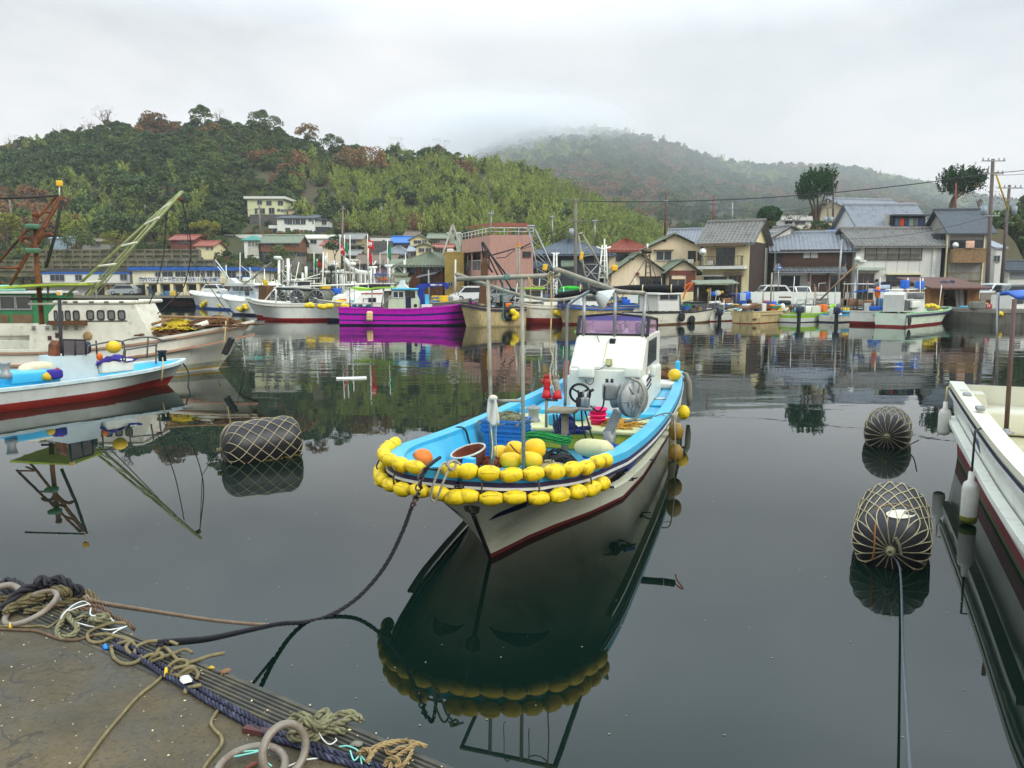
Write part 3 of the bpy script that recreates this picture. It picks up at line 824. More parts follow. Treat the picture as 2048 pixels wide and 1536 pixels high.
for i,z in enumerate((.5,1.0,1.5)):
 mb = MB();mb.bx(fx(1888),fx(1930),1.2,1.9,z,z+.05)
 for k in range(7):xx = lerp(fx(1889),fx(1927),k/7);hh = .15+.25*random.random();mb.rbx(xx,xx+.2,1.25,1.7,z+.05,z+.05+hh,.04)
 mb.build('shelf',mat('shelf_clutter_%s' % 'abc'[i],[(110,60,50),(150,140,120),(60,70,90)][i],.8,var=.4,scale=3),r_)
mb = MB();mb.bx(-hw+.1,hw-.1,.1,3.9,0,.03);mb.build('floor',CONCD,r_)
o = MB();o.bar((fx(1922),.3,0),(fx(1917),.3,ze-.1),.08,.3);o.bar((fx(1929),.2,0),(fx(1924),.2,ze-.1),.05,.3);o.build('leaning_board',LGREY,r_)
h = house('house','cream gable fronted two storey house with dark sliding window',(1291,85),(1402,85),1.0,497,470,8,'front',PALEPINK,T_GREEN,ov=.5,tile=2,
          wins=[(1313,503,1342,520,dict(fr=FRAME_W))])
px_box(h,'window_hood',(1307,499.5,1346,501.5),-.45,-.01,T_BROWN)
c = h.f.hit(1328,482);MB().sph((c[0]-.12,-.03,c[1]),(.16,.04,.1),None,8,6).sph((c[0]+.12,-.03,c[1]),(.16,.04,.1),None,8,6).build('gable_vent',DARK,h.root)
for q in ((1377,503,1390,522),(1396,505,1401,520)):x0,z1 = h.f.hit(q[0],q[1]);x1,z0 = h.f.hit(q[2],q[3]);window(h.root,x0,z0,x1,z1,fr=FRAME_D)
px_box(h,'air_conditioner',(1374,519,1385,529),-.6,-.25,WHITE,rnd_=.05)
h = house('house','low cream gable house in front of the dark sliding window house',(1222,80),(1332,80),1.0,548,508,7,'front',PALEPINK,T_GREEN,ov=.5,tile=2,
          wins=[(1281,556,1329,572,dict(fr=FRAME_D,n=3))])
c = h.f.hit(1263,518);MB().sph((c[0]-.12,-.03,c[1]),(.16,.04,.1),None,8,6).sph((c[0]+.12,-.03,c[1]),(.16,.04,.1),None,8,6).build('gable_vent',DARK,h.root)
px_box(h,'wall_box',(1272,545,1278,551),-.2,-.01,REDB);px_box(h,'lintel',(1277,552.5,1331,554.5),-.25,-.075,WOODD)
h = house('house','small gabled entrance house with red brown boards and green doorway',(1337,78.5),(1391,78.5),1.0,541,522,6,'front',PALEPINK,T_GREEN,ov=.5,tile=2)
px_box(h,'boarding',(1338,541,1390,550),-.1,-.003,REDB);px_box(h,'boarding',(1338,550.5,1342,590),-.08,-.003,PLANK);px_box(h,'boarding',(1372,550.5,1390,590),-.08,-.003,REDB)
x0,z1 = h.f.hit(1343,559);x1,_ = h.f.hit(1369,559);window(h.root,x0,.05,x1,z1,fr=WOODL,panes=2,name='door',sill=False)
h = house('house','cream house with red tiled hip roof behind the low cream gable',(1216,87),(1296,87),1.0,497,478,8,'hip',PALEPINK,T_RED,ov=.6,
          wins=[(1233,507,1262,521,dict(fr=FRAME_D))])
px_box(h,'window_hood',(1228,503,1266,505),-.4,-.01,T_BROWN)
h = house('house','long silver tiled roof house behind the cream gables',(1330,100),(1470,97),3,492,460,9,'side',LGREY,T_SILV,ov=.5,foot=2)
h = house('house','dark walled two storey house with blue grey hip roof beside the pink building',(1070,87),(1214,87),1.0,504,478,10,'hip',DGREY,T_BLUE,ov=.8,tile=2,
          wins=[(1122,522,1148,532,dict(fr=FRAME_D,g=GLASSP,n=1)),(1190,512,1204,524)])
px_box(h,'wall_panel',(1122,521,1152,534),-.14,-.08,mat('sage_green_panel',(150,172,148),.7))
x0,z0 = h.f.hit(1042,536);x1,z1 = h.f.hit(1112,522);mb = MB();tile_plane(mb,(x0,-2.2,z0),(x1,-2.2,z0),(x0+1.2,-.02,z1),(x1,-.02,z1),.42);mb.build('lower_roof',T_BLUE,h.root)
mb = MB();mb.bx(x0+.6,-h.w/2-.01,.2,4,0,z0);mb.bx(x0+.6,x1-.3,-1.9,-.03,0,z0-.1);mb.build('lower_wall',DGREY,h.root)
C0 = at(980,600,84);Rg = at(1066,600,84);Lf = at(925,600,93.5)
zt = at(1010,470,84).z;r_ = thing('office_building','three storey salmon pink building with roof terrace and recessed balcony','building',(C0.x,C0.y,1.0))
def loc(p):return V((p.x-C0.x,p.y-C0.y,0))
fp = [loc(C0),loc(Rg),loc(Rg)+V((0,10,0)),loc(Lf)+V((.5,4,0)),loc(Lf)]
hz = zt-1.0
zb0,zb1 = at(950,540,88).z-1,at(950,503,88).z-1      # recessed balcony storey on the left face
zc0 = at(950,552,88).z-1
mb = MB()
LD = (loc(Lf)-loc(C0)).normalized();LN = V((-LD.y,LD.x,0));LN = LN if LN.dot(V((1,0,0))) > 0 else -LN   # inwards
LL = loc(Lf).length
def up(pl,z):return [V((p.x,p.y,z)) for p in pl]
mb.prism(up(fp,zb1),(0,0,hz-zb1));
ins = [LN*1.4+V((.35,0,0)),fp[1],fp[2],fp[3],fp[4]+LN*1.4]
mb.prism(up([V((1.2,0,0)),fp[1],fp[2],fp[3],fp[4]+LN*1.5,V((1.2,1.5,0))],zb0),(0,0,zb1-zb0))
mb.prism(up(fp,zc0),(0,0,zb0-zc0))
mb.prism(up([V((.8,.4,0)),V((fp[1].x,.4,0)),fp[2],fp[3],fp[4]+LN*.8],-.3),(0,0,zc0+.3))
mb.prism(up([V((0,-.004,0)),V((1.19,-.004,0)),V((1.19,.3,0)),V((0.1,.3,0))],zb0),(0,0,zb1-zb0))
for i in range(1,12):x = fp[1].x*i/12;mb.bx(x-.02,x+.02,-.02,-.002,1,hz-.1)
mb.build('wall',PINKW,r_)
for i in range(2):q = loc(C0)+LD*(LL*(.35+.35*i))+LN*.25;MB().bar(V((q.x,q.y,zb0)),V((q.x,q.y,zb1)),.2,.2).build('balcony_post',PINKW,r_)
mb = MB();A = LD*.2+LN*.15;Bq = LD*(LL-.2)+LN*.15
for i in range(26):q = A.lerp(Bq,i/25);mb.bar(V((q.x,q.y,zb0)),V((q.x,q.y,zb0+1.05)),.03,.03)
mb.bar(V((A.x,A.y,zb0+1.08)),V((Bq.x,Bq.y,zb0+1.08)),.07,.06);mb.build('balcony_railing',FRAME_W,r_)
for i in (0,1):
 q = LD*(LL*(.3+.36*i))+LN*1.42;q2 = LD*(LL*(.3+.36*i)+1.9)+LN*1.42
 o = MB();o.bar(V((q.x,q.y,zb0+.1)),V((q.x,q.y,zb1-.3)),.08,.08);o.bar(V((q2.x,q2.y,zb0+.1)),V((q2.x,q2.y,zb1-.3)),.08,.08);o.bar(V((q.x,q.y,zb1-.3)),V((q2.x,q2.y,zb1-.3)),.08,.08);o = o.build('balcony_door',FRAME_W,r_)
 MB().bar(V(((q.x+q2.x)/2,(q.y+q2.y)/2,zb0+.1)),V(((q.x+q2.x)/2,(q.y+q2.y)/2,zb1-.32)),1.7,.03,up=(LD.y,-LD.x,0)).build('pane',GLASS,o)
def wpx(px,py):d = at(px,py,84);return d.x-C0.x,d.z-1
x0,z1 = wpx(1046,504);x1,z0 = wpx(1061,513);window(r_,x0,z0,x1,z1,fr=FRAME_D)
mb = MB();pth = [fp[4],fp[0],fp[1]]
for a,b in zip(pth,pth[1:]):
 n = int((b-a).length/1.2)
 for i in range(n+1):q = a.lerp(b,i/n);mb.tube([V((q.x,q.y+.1,hz)),V((q.x,q.y+.1,hz+.75))],.035,5)
 mb.tube([V((a.x,a.y+.1,hz+.75)),V((b.x,b.y+.1,hz+.75))],.045,5);mb.tube([V((a.x,a.y+.1,hz+.38)),V((b.x,b.y+.1,hz+.38))],.03,5)
mb.build('terrace_railing',FRAME_W,r_)
mb = MB();zp = hz+1.35
for x,y in ((-2.4,7.5),(-1.7,6),(0.6,2.5),(3.9,2.5),(2.2,2.5)):mb.bar((x,y,hz),(x,y,zp),.12,.12)
mb.bar((-3,8.4,zp),(.4,2.2,zp),.14,.16);mb.bar((.2,2.5,zp+.02),(4.4,2.5,zp-.1),.14,.14)
for i in range(9):mb.bar((-2.6+.35*i,7.9-.62*i,zp+.15),(4.2,7.9-.62*i,zp+.1),.07,.05)
mb.build('terrace_pergola',mat('rusty_pergola_frame',(140,84,66),.8,var=.3),r_)
h = house('building','ochre rendered block with flat roof left of the pink building',(890,90),(928,90),1.0,507,505,8,'flat',OCHRE,OCHRE,ov=.05,cat='building',wins=[(897,565,905,573)])
px_box(h,'water_tank',(893,497,906,504.8),.5,1.8,OFFW,rnd_=.08)
h = house('house','traditional brown boarded house with two tier grey tile roof',(811,94),(886,93),1.0,523,504,8,'hip',BROWNW,T_GREEN,ov=1.1,tile=2,
          wins=[(813,528,832,548,dict(fr=WOODD,n=3)),(842,526,862,545,dict(fr=WOODD,n=3)),(866,527,885,545,dict(fr=WOODD,n=3)),(842,556,866,575,dict(fr=WOODD))])
px_box(h,'plaster_band',(813,524,885,526),-.12,-.004,OFFW)
mb = MB();x0,z0 = h.f.hit(842,556);x1,z1 = h.f.hit(880,548);mb.prism([(x0,-1.8,z0),(x1,-1.8,z1),(x1,-.02,z1+.3),(x0,-.02,z0+.3)],(0,0,.08));mb.build('lean_to_roof',T_SILV,h.root)
for i,(a,b,e,rd) in enumerate(((783,811,536,520),(790,812,551,541),(796,813,566,557))):
 house('shed',['beige corrugated shed, uppermost of three stepped roofs by the brown house','beige corrugated shed, middle of three stepped roofs by the brown house','beige corrugated shed, lowest of three stepped roofs by the brown house'][i],
          (a,95-2.5*i),(b,95-2.5*i),1.0,e,rd,2.2,'mono',PALEPINK,T_GREEN,ov=.3,tile=0,cat='shed',group='stepped sheds by the brown house')
# ---------------------------------------------------------------- hillside houses
W1 = dict(fr=FRAME_A)
hh = house
hh('house','pale yellow flat roofed two storey house highest on the hillside',(503,176),(574,176),at(540,429,176).z,398,393,9,'flat',mat('lemon_render',(206,208,160),.8,var=.05),OFFW,ov=.6,tile=0,foot=4,
   wins=[(515,401,524,409),(533,402,543,410),(556,402,566,410),(510,417,515,427),(519,417,530,427),(538,416,549,427),(555,418,560,422),(562,419,567,423),(569,419,574,423)])
h = _lh = hh('house','white hillside villa with long dark roof and wide window band',(560,166),(634,166),at(600,469,166).z,437,430,9,'mono',WHITE,T_SLATE,ov=.4,tile=0,foot=3,
   wins=[(569,438.5,574,447),(575,439,584,448),(586,439,590,448),(591.5,439,600,448),(602,439,611,448),(618,438,623,442),(625,440,627,447),(571,456,580,465),(589,459,598,464),(609,460,616,465),(619,461,624,465)])
MB().bx(h.f.hit(536,460)[0],-h.w/2-.004,.5,8,-3,h.f.hit(540,450)[1]).build('side_wing',WHITE,h.root)
x0,z1 = h.f.hit(537.5,457,.45);x1,z0 = h.f.hit(568,467,.45);window(h.root,x0,z0,x1,z1,y=.49,panes=4)
MB().bx(h.w/2+.004,h.f.hit(655,460)[0],.8,7,-3,h.f.hit(640,453)[1]).build('annexe_base',DGREY,h.root)
MB().bx(h.w/2+.01,h.f.hit(655,460)[0]-.05,.9,6.9,h.f.hit(640,453)[1],h.f.hit(640,440)[1]).build('annexe',OFFW,h.root)
x0,z1 = h.f.hit(644,441.5,.9);x1,z0 = h.f.hit(653,449,.9);window(h.root,x0,z0,x1,z1,y=.9)
MB().bx(h.w/2,h.f.hit(657,460)[0],.5,7.2,h.f.hit(640,440)[1]+.01,h.f.hit(640,437)[1]).build('annexe_roof',T_SLATE,h.root)
h = hh('shed','small pink shed beside the pale yellow hillside house',(583,178),(604,178),at(590,429,178).z,421,418.5,5,'flat',PALEPINK,T_BROWN,ov=.2,tile=0,foot=3,wins=[(590,422,594,426)],cat='shed')
h = hh('house','white tower like house with turquoise hip roof',(493,141),(520,141),at(505,513,141).z,479,472,5,'hip',WHITE,mat('turquoise_sheet_roof',(60,132,118),.6,var=.15),ov=.4,tile=0,foot=.3)
x0,z1 = h.f.hit(496,482);x1,z0 = h.f.hit(517,493);window(h.root,x0,z0,x1,z1,fr=FRAME_W,panes=3,glass=GLASSP)
x0,z1 = h.f.hit(496,497);x1,z0 = h.f.hit(517,509);window(h.root,x0,z0,x1,z1,fr=FRAME_W,panes=3,glass=CURT)
MB().bx(-h.w/2-.1,h.w/2+.1,.1,5,-4,-.31).build('foundation',CONC,h.root)
h = hh('house','brown boarded long house with grey green roof beside the white tower house',(525,141),(600,141),at(560,501,141).z,485,473,6,'side',BROWNW,T_GREEN,ov=.5,tile=0,foot=.2,
   wins=[(530,486,541,492),(552,486,567,492,dict(g=GLASSP)),(581,486,592,491)])
MB().bx(-h.w/2,h.w/2,.3,6,-3.2,-.21).build('lower_storey',DGREY,h.root)
x0,z1 = h.f.hit(527,504,.3);x1,z0 = h.f.hit(546,509,.3);window(h.root,x0,z0,x1,z1,y=.3,panes=3)
x0,z1 = h.f.hit(580,502,.3);x1,z0 = h.f.hit(593,512,.3);window(h.root,x0,z0,x1,z1,y=.3)
hh('house','white flat roofed block below the white villa',(602,147),(660,147),at(620,502,147).z,478,476,7,'flat',OFFW,OFFW,ov=.2,tile=0,foot=5,wins=[(602,479,612,485),(621,480,633,486),(605,490,618,494)])
hh('house','low house with red brown roof under the white guard wall',(648,137),(682,137),at(660,507,137).z,491,484,6,'side',PALEPINK,T_RED,ov=.5,tile=0,foot=4,wins=[(661,492,669,498),(670,492,677,498)])
h = hh('house','tan two storey house with stepped grey roofs below the road',(690,141),(725,141),at(700,505,141).z,478,469,7,'side',mat('tan_render',(168,150,110),.85,var=.08),T_GREY,ov=.5,tile=0,foot=4,wins=[(698,480,712,486),(700,494,711,501),(717,494,728,501)])
px_box(h,'lower_roof',(688,489,730,491.5),-1,-.01,T_GREY)
hh('house','dark house with bright blue roof below the road',(787,141),(818,141),at(800,494,141).z,485,475,6,'side',mat('dark_brown_siding',(84,66,54),.8),BLUER,ov=.5,tile=0,foot=4,wins=[(798,486,814,491,dict(n=4))])
hh('house','white walled house with brown roof right of the blue roof',(811,148),(838,148),at(820,482,148).z,473,464.5,6,'side',OFFW,T_BROWN,ov=.3,tile=0,foot=4)
hh('house','cream gable house in the middle of the hillside cluster',(822,138),(858,138),at(840,492,138).z,479,470,6,'front',CREAM,T_GREEN,ov=.4,tile=0,foot=4,wins=[(828,481,842,486),(845,481,853,487)])
hh('house','brown house with moss green roof beside the pale green shed house',(858,143),(898,143),at(880,489,143).z,477,469.5,6,'side',BROWNW,T_GREEN,ov=.4,tile=0,foot=4,wins=[(866,481,875,487),(880,481,890,487,dict(g=GLASSP))])
hh('house','pale green box house with one dark window at the cluster edge',(897,145),(921,145),at(910,486,145).z,467.5,464.5,6,'flat',MINT,OFFW,ov=.15,tile=0,foot=4,wins=[(909,472,917,478)])
hh('house','house with wide grey hip roof below the blue roof',(773,122),(816,122),at(790,518,122).z,503,491.5,7,'hip',OFFW,T_SILV,ov=.9,tile=2,foot=4,wins=[(782,506,806,514,dict(n=5))])
hh('house','small grey roofed house attached to the wide hip roof house',(818,121),(834,121),at(825,515,121).z,503,494,6,'side',LGREY,T_SILV,ov=.3,tile=0,foot=4,wins=[(822,506,830,512)])
hh('house','narrow cream house under the gable of the cluster',(834,118),(866,118),at(850,512,118).z,493,487,6,'front',CREAM,T_GREEN,ov=.4,tile=0,foot=5,wins=[(838,497,848,503),(852,497,862,504)])
hh('house','low house with red veranda roof in front of the moss green roof',(868,120),(902,120),at(880,512,120).z,496,491,6,'side',LGREY,T_RED,ov=.5,tile=0,foot=5,wins=[(872,498,890,506,dict(n=4))])
hh('house','wide low house with big brown sheet roof behind the masts',(715,112),(784,112),at(750,545,112).z,527,511,9,'side',LGREY,T_BROWN,ov=.6,tile=0,foot=5,wins=[(725,531,745,541,dict(n=3))])
hh('house','grey gable house behind the masts with small purple end wall',(752,104),(782,104),1.0,540,531,6,'front',mat('mauve_render',(150,122,128),.85),T_GREY,ov=.4,tile=0)
hh('house','grey roofed house behind the tall masts left of the brown sheet roof',(690,118),(716,118),at(700,530,118).z,511,503,6,'side',mat('taupe_wall',(130,116,92),.85),T_GREY,ov=.4,tile=0,foot=6)
hh('house','brick red house with long red roof above the retaining wall',(347,137),(392,137),at(370,496,137).z,480,472,6,'side',mat('brick_red_wall',(116,66,50),.85,var=.15),T_RED,ov=.4,tile=0,foot=4,wins=[(359,480,378,486,dict(n=4))])
hh('house','cream house with lower red roof above the retaining wall',(397,135),(430,135),at(412,506,135).z,492,484,6,'side',CREAM,T_RED,ov=.4,tile=0,foot=4,wins=[(413,495,417,499),(422,495,426,499)])
hh('shed','pale blue sheet shed among trees on the left hillside',(109,139),(134,139),at(120,484,139).z,477,473,4,'mono',mat('pale_blue_sheet',(140,160,168),.6),mat('pale_blue_sheet_roof',(150,172,180),.6),ov=.2,tile=0,foot=3,cat='shed')
hh('shed','grey shack with laundry colours among trees on the left hillside',(172,136),(212,136),at(190,494,136).z,484,479,4,'mono',LGREY,T_BROWN,ov=.3,tile=0,foot=3,wins=[(182,486,190,492),(193,486,200,492)],cat='shed')
h = hh('house','cream hilltop house with long silver roof beside the tall pine',(1686,113),(1800,115),9.6,417,401,8,'side',PALEPINK,T_SILV,ov=.7,tile=2,wins=[(1711,429,1716,437),(1722,428,1730,440)])
hh('house','distant white school like building behind the round bush',(1560,150),(1640,150),9,441,434,8,'side',OFFW,LGREY,ov=.4,tile=0,foot=3,wins=[(1570,443,1584,448),(1590,443,1610,448)])
hh('shed','orange walled hut with blue tarpaulin roof, left of two behind the long tile roof',(1640,93),(1676,93),5,474,463,4,'front',mat('tan_boards',(176,132,84),.8),TARP,ov=.3,tile=0,foot=4,cat='shed',group='blue tarpaulin huts')
hh('shed','orange walled hut with blue tarpaulin roof, right of two behind the long tile roof',(1684,92),(1703,92),5,477,469,4,'front',mat('tan_boards',(176,132,84),.8),TARP,ov=.3,tile=0,foot=4,cat='shed',group='blue tarpaulin huts')
hh('house','narrow white house with corrugated gable behind the utility poles',(1984,86),(2003,86),1,497,470,6,'mono',OFFW,T_SILV,ov=.2,tile=0,wins=[(1988,512,1998,523)])
hh('house','low house with dark tile roof at the right edge behind parked cars',(2012,92),(2110,92),1,540,524,8,'side',OFFW,T_SLATE,ov=.6,tile=2,wins=[(2022,543,2060,556,dict(n=1,g=mat('grey_roller_shutter',(130,136,138),.5)))])
h = hh('market_building','long white fish market wing with thin blue fascia',(88,119),(262,119),1.0,548,544,9,'flat',OFFW,BLUE,ov=.1,tile=0,cat='building',
   wins=[(101,550,129,561,dict(n=3)),(151,550,164,560),(199,550,212,560),(241,549,254,559)])
px_box(h,'roof_deck',(88,537,262,544),.5,6,mat('dark_roof_felt',(70,68,62),.9))
mb = MB();x0,z1 = h.f.hit(90,568);x1,_ = h.f.hit(262,568);mb.bx(x0,x1,-1.5,-.005,z1-.1,z1+.18);mb.build('canopy',CONC,h.root)
for a,b in ((226,240),(244,262)):px_box(h,'loading_bay',(a,571,b,598),-.03,-.004,DARK)  # flat dark sheets painted where the open bays lie in shade
px_box(h,'loading_bay',(186,573,214,597),-.03,-.004,mat('bay_shade_paint',(70,66,58),.9))
mb = MB()
for px in (184,215,225,242):x,_ = h.f.hit(px,580);mb.bx(x-.25,x+.25,-.4,-.035,-.03,z1-.11)
mb.build('column',CREAM,h.root)
h = hh('market_building','two storey fish market with wide blue roof edge and banner',(268,117),(520,118),1.0,541,534,9,'flat',mat('pale_cream_market',(212,206,180),.85,var=.06,dirt=(150,140,115),dirt_amt=.3,streak=True),BLUE,ov=.5,tile=0,cat='building',
   wins=[(311,545,321,556),(325,544,346,556,dict(n=2)),(351,544,372,556),(378,543,388,556),(391,543,399,556),(403,543,410,555),(414,542,425,555),(430,543,440,555),(455,542,472,556),(484,543,500,554)])
px_box(h,'balcony_parapet',(284,556.5,450,567),-1.3,-.01,CREAM)
for a,b in ((273,299),(303,322),(326,348),(352,374),(378,399),(405,420),(432,442),(448,470)):px_box(h,'loading_bay',(a,570,b,598),-.03,-.004,mat('bay_shade_paint_%d' % (a % 3),[(58,54,48),(74,68,58),(44,44,46)][a % 3],.9,var=.5,scale=2))  # dark sheets painted in place of the shaded open ground floor
mb = MB()
for px in (271,301,324,350,376,402,426,445):x,_ = h.f.hit(px,580);mb.bx(x-.22,x+.22,-1.3,-.9,-.03,h.f.hit(px,568)[1])
mb.build('column',CREAM,h.root)
mb = MB();a = h.f.hit(304,573);b = h.f.hit(318,593);mb.bar((a[0],-1.6,a[1]),(b[0],-1.6,b[1]),.9,.15);mb.build('outside_stair',mat('blue_grey_steel',(40,66,90),.5),h.root)
px_box(h,'blue_awning',(474,553,504,555.5),-.8,-.01,BLUE)
BAN = '港内ではスピード落とせ今日も1日安全操業'
x0,zc = h.f.hit(287,559.5);x1,_ = h.f.hit(446,559.5)
ban = MB().bx(x0-.2,x1+.2,-1.42,-1.31,zc-.42,zc+.42).build('banner',FRAME_W,h.root)
DKIND = [1,1,2,2,0,0,0,0,2,0,0,1,2,2,0,0,2,1,2,1]
INK = mat('banner_ink',(24,26,40),.8);INKB = mat('banner_blue_ink',(40,60,120),.8)
def text_mesh(s,name,mt,size,parent,M,bold=0.0,ext=.004):
 c = bpy.data.curves.new('lettering','FONT');c.body = s;c.size = size;c.align_x = 'CENTER';c.align_y = 'CENTER';c.extrude = ext;c.offset = bold
 o = bpy.data.objects.new('lettering',c);COL.objects.link(o)
 dg = bpy.context.evaluated_depsgraph_get();me = bpy.data.meshes.new_from_object(o.evaluated_get(dg))
 bpy.data.objects.remove(o);me.materials.clear();me.materials.append(mt)
 ob = bpy.data.objects.new(name,me);COL.objects.link(ob);ob.parent = parent;ob.matrix_local = M;return ob
for i,ch in enumerate(BAN):
 x = lerp(x0+.2,x1-.2,i/(len(BAN)-1))
 text_mesh(ch,'letter',INKB if DKIND[i] == 2 else INK,.66,ban,Matrix.Translation((x,-1.43,zc)) @ Matrix.Rotation(R(90),4,'X'),.012)
# ---------------------------------------------------------------- boats
NET = mat('brown_fishing_net',(96,62,34),.95,var=.4,scale=14,bump=.8,bscale=60)
NETY = mat('yellow_fishing_net',(186,160,30),.95,var=.4,scale=14,bump=.8,bscale=60)
DECKC = mat('worn_deck',(150,148,132),.8,var=.15,dirt=(96,88,70),dirt_amt=.6)
def hull_mesh(root,L,bf,wf,gf,rake,levels,mats,n=26,flare=1.3,rpow=4,keel=-.35,qs=None,rf=None):
 """levels: rising list of (fraction of gunwale height, material of the strip above it)"""
 qs = qs or [(i/n)**1.5 for i in range(n+1)]
 LV = [(-1,levels[0][1])]+list(levels)+[(1.0,0)]
 rows = [];rf = rf or (lambda v:(1-v)**1.1)
 for q in qs:
  b,w,g = bf(q),wf(q),gf(q);row = []
  for v,_ in LV:
   if v < 0:row.append((w*.45,q*L+rake*1.25*(1-q)**rpow,keel));continue
   t_ = w+(b-w)*v**flare
   row.append((t_,q*L+rake*rf(v)*(1-q)**rpow,v*g))
  rows.append(row)
 mb = MB();k = len(LV)
 for sd in (1,-1):
  vs = [(sd*p[0],p[1],p[2]) for r_ in rows for p in r_];o = len(mb.v);mb.v += vs
  for i in range(len(qs)-1):
   for j in range(k-1):
    a = o+i*k+j;f = [a,a+1,a+k+1,a+k]
    mb.f.append(f if sd < 0 else f[::-1]);mb.m.append(LV[j][1] if j else levels[0][1]);mb.s.append(True)
 last = rows[-1]
 for j in range(k-1):
  a,c = last[j],last[j+1]
  mb.add([(a[0],a[1],a[2]),(-a[0],a[1],a[2]),(-c[0],c[1],c[2]),(c[0],c[1],c[2])],[(0,1,2,3)],LV[j][1] if j else levels[0][1])
 return mb.build('hull',mats,root,recalc=False)
def rail_strip(root,L,bf,gf,z0,z1,out,mt,name,n=40,q0=0,q1=1,yof=None,inner=None,caps_stern=True):
 """band that follows the gunwale: z0..z1 below/above it, out = how far proud"""
 mb = MB();qs = [lerp(q0,q1,(i/n)**1.5 if q0 == 0 else i/n) for i in range(n+1)]
 for sd in (1,-1):
  vs = []
  for q in qs:
   b,g = bf(q),gf(q);y = q*L-(out if q < .02 else 0)
   i_ = b-(inner if inner is not None else .02)
   vs += [(sd*max(0,i_),y+ (.0 if q > .02 else out),g+z0),(sd*(b+out),y,g+z0),(sd*(b+out),y,g+z1),(sd*max(0,i_),y+(.0 if q > .02 else out),g+z1)]
  fs = []
  for i in range(n):
   for j in range(4):a = i*4+j;b_ = i*4+(j+1) % 4;fs.append((a,b_,b_+4,a+4))
  fs.append((4*n,4*n+1,4*n+2,4*n+3))
  mb.add(vs,fs,0,False)
 return mb.build(name,mt,root)
def deck_mesh(root,L,bf,gf,cap,deckz,capmat,deckmat,n=30,q1=1.0,wf=None,rake=0,flare=1.3,rpow=4):
 qs = [(i/n)**1.4*q1 for i in range(n+1)];A = MB();D_ = MB();va = [];vd = []
 for q in qs:
  b,g,dz = bf(q),gf(q),deckz(q);i_ = max(0.0,b-cap);y = q*L;yi = y+(cap if q < .01 else 0)
  v = max(0,min(1,dz/g));w_ = wf(q) if wf else b
  j_ = max(0,min(i_-.03,w_+(b-w_)*v**flare-.05));yj = max(yi,q*L+rake*(1-v)**1.1*(1-q)**rpow+(.06 if q < .05 else 0))
  va.append((i_,yi,g,dz,j_,yj))
 for sd in (1,-1):
  vs = []
  for i_,y,g,dz,j_,yj in va:vs += [(sd*i_,y,g),(sd*j_,yj,dz)]
  A.add(vs,[(2*i,2*i+1,2*i+3,2*i+2) for i in range(n)],0,False)
 vs = []
 for i_,y,g,dz,j_,yj in va:vs += [(j_,yj,dz),(-j_,yj,dz)]
 D_.add(vs,[(2*i,2*i+1,2*i+3,2*i+2) for i in range(n)],0,False)
 i_,y,g,dz,j_,yj = va[-1]
 A.add([(i_,y-.04,g),(-i_,y-.04,g),(-i_,y-.04,dz),(i_,y-.04,dz)],[(0,1,2,3)],0)
 a = A.build('bulwark',capmat,root,recalc=False);d = D_.build('deck',deckmat,root,recalc=False)
 return a,d
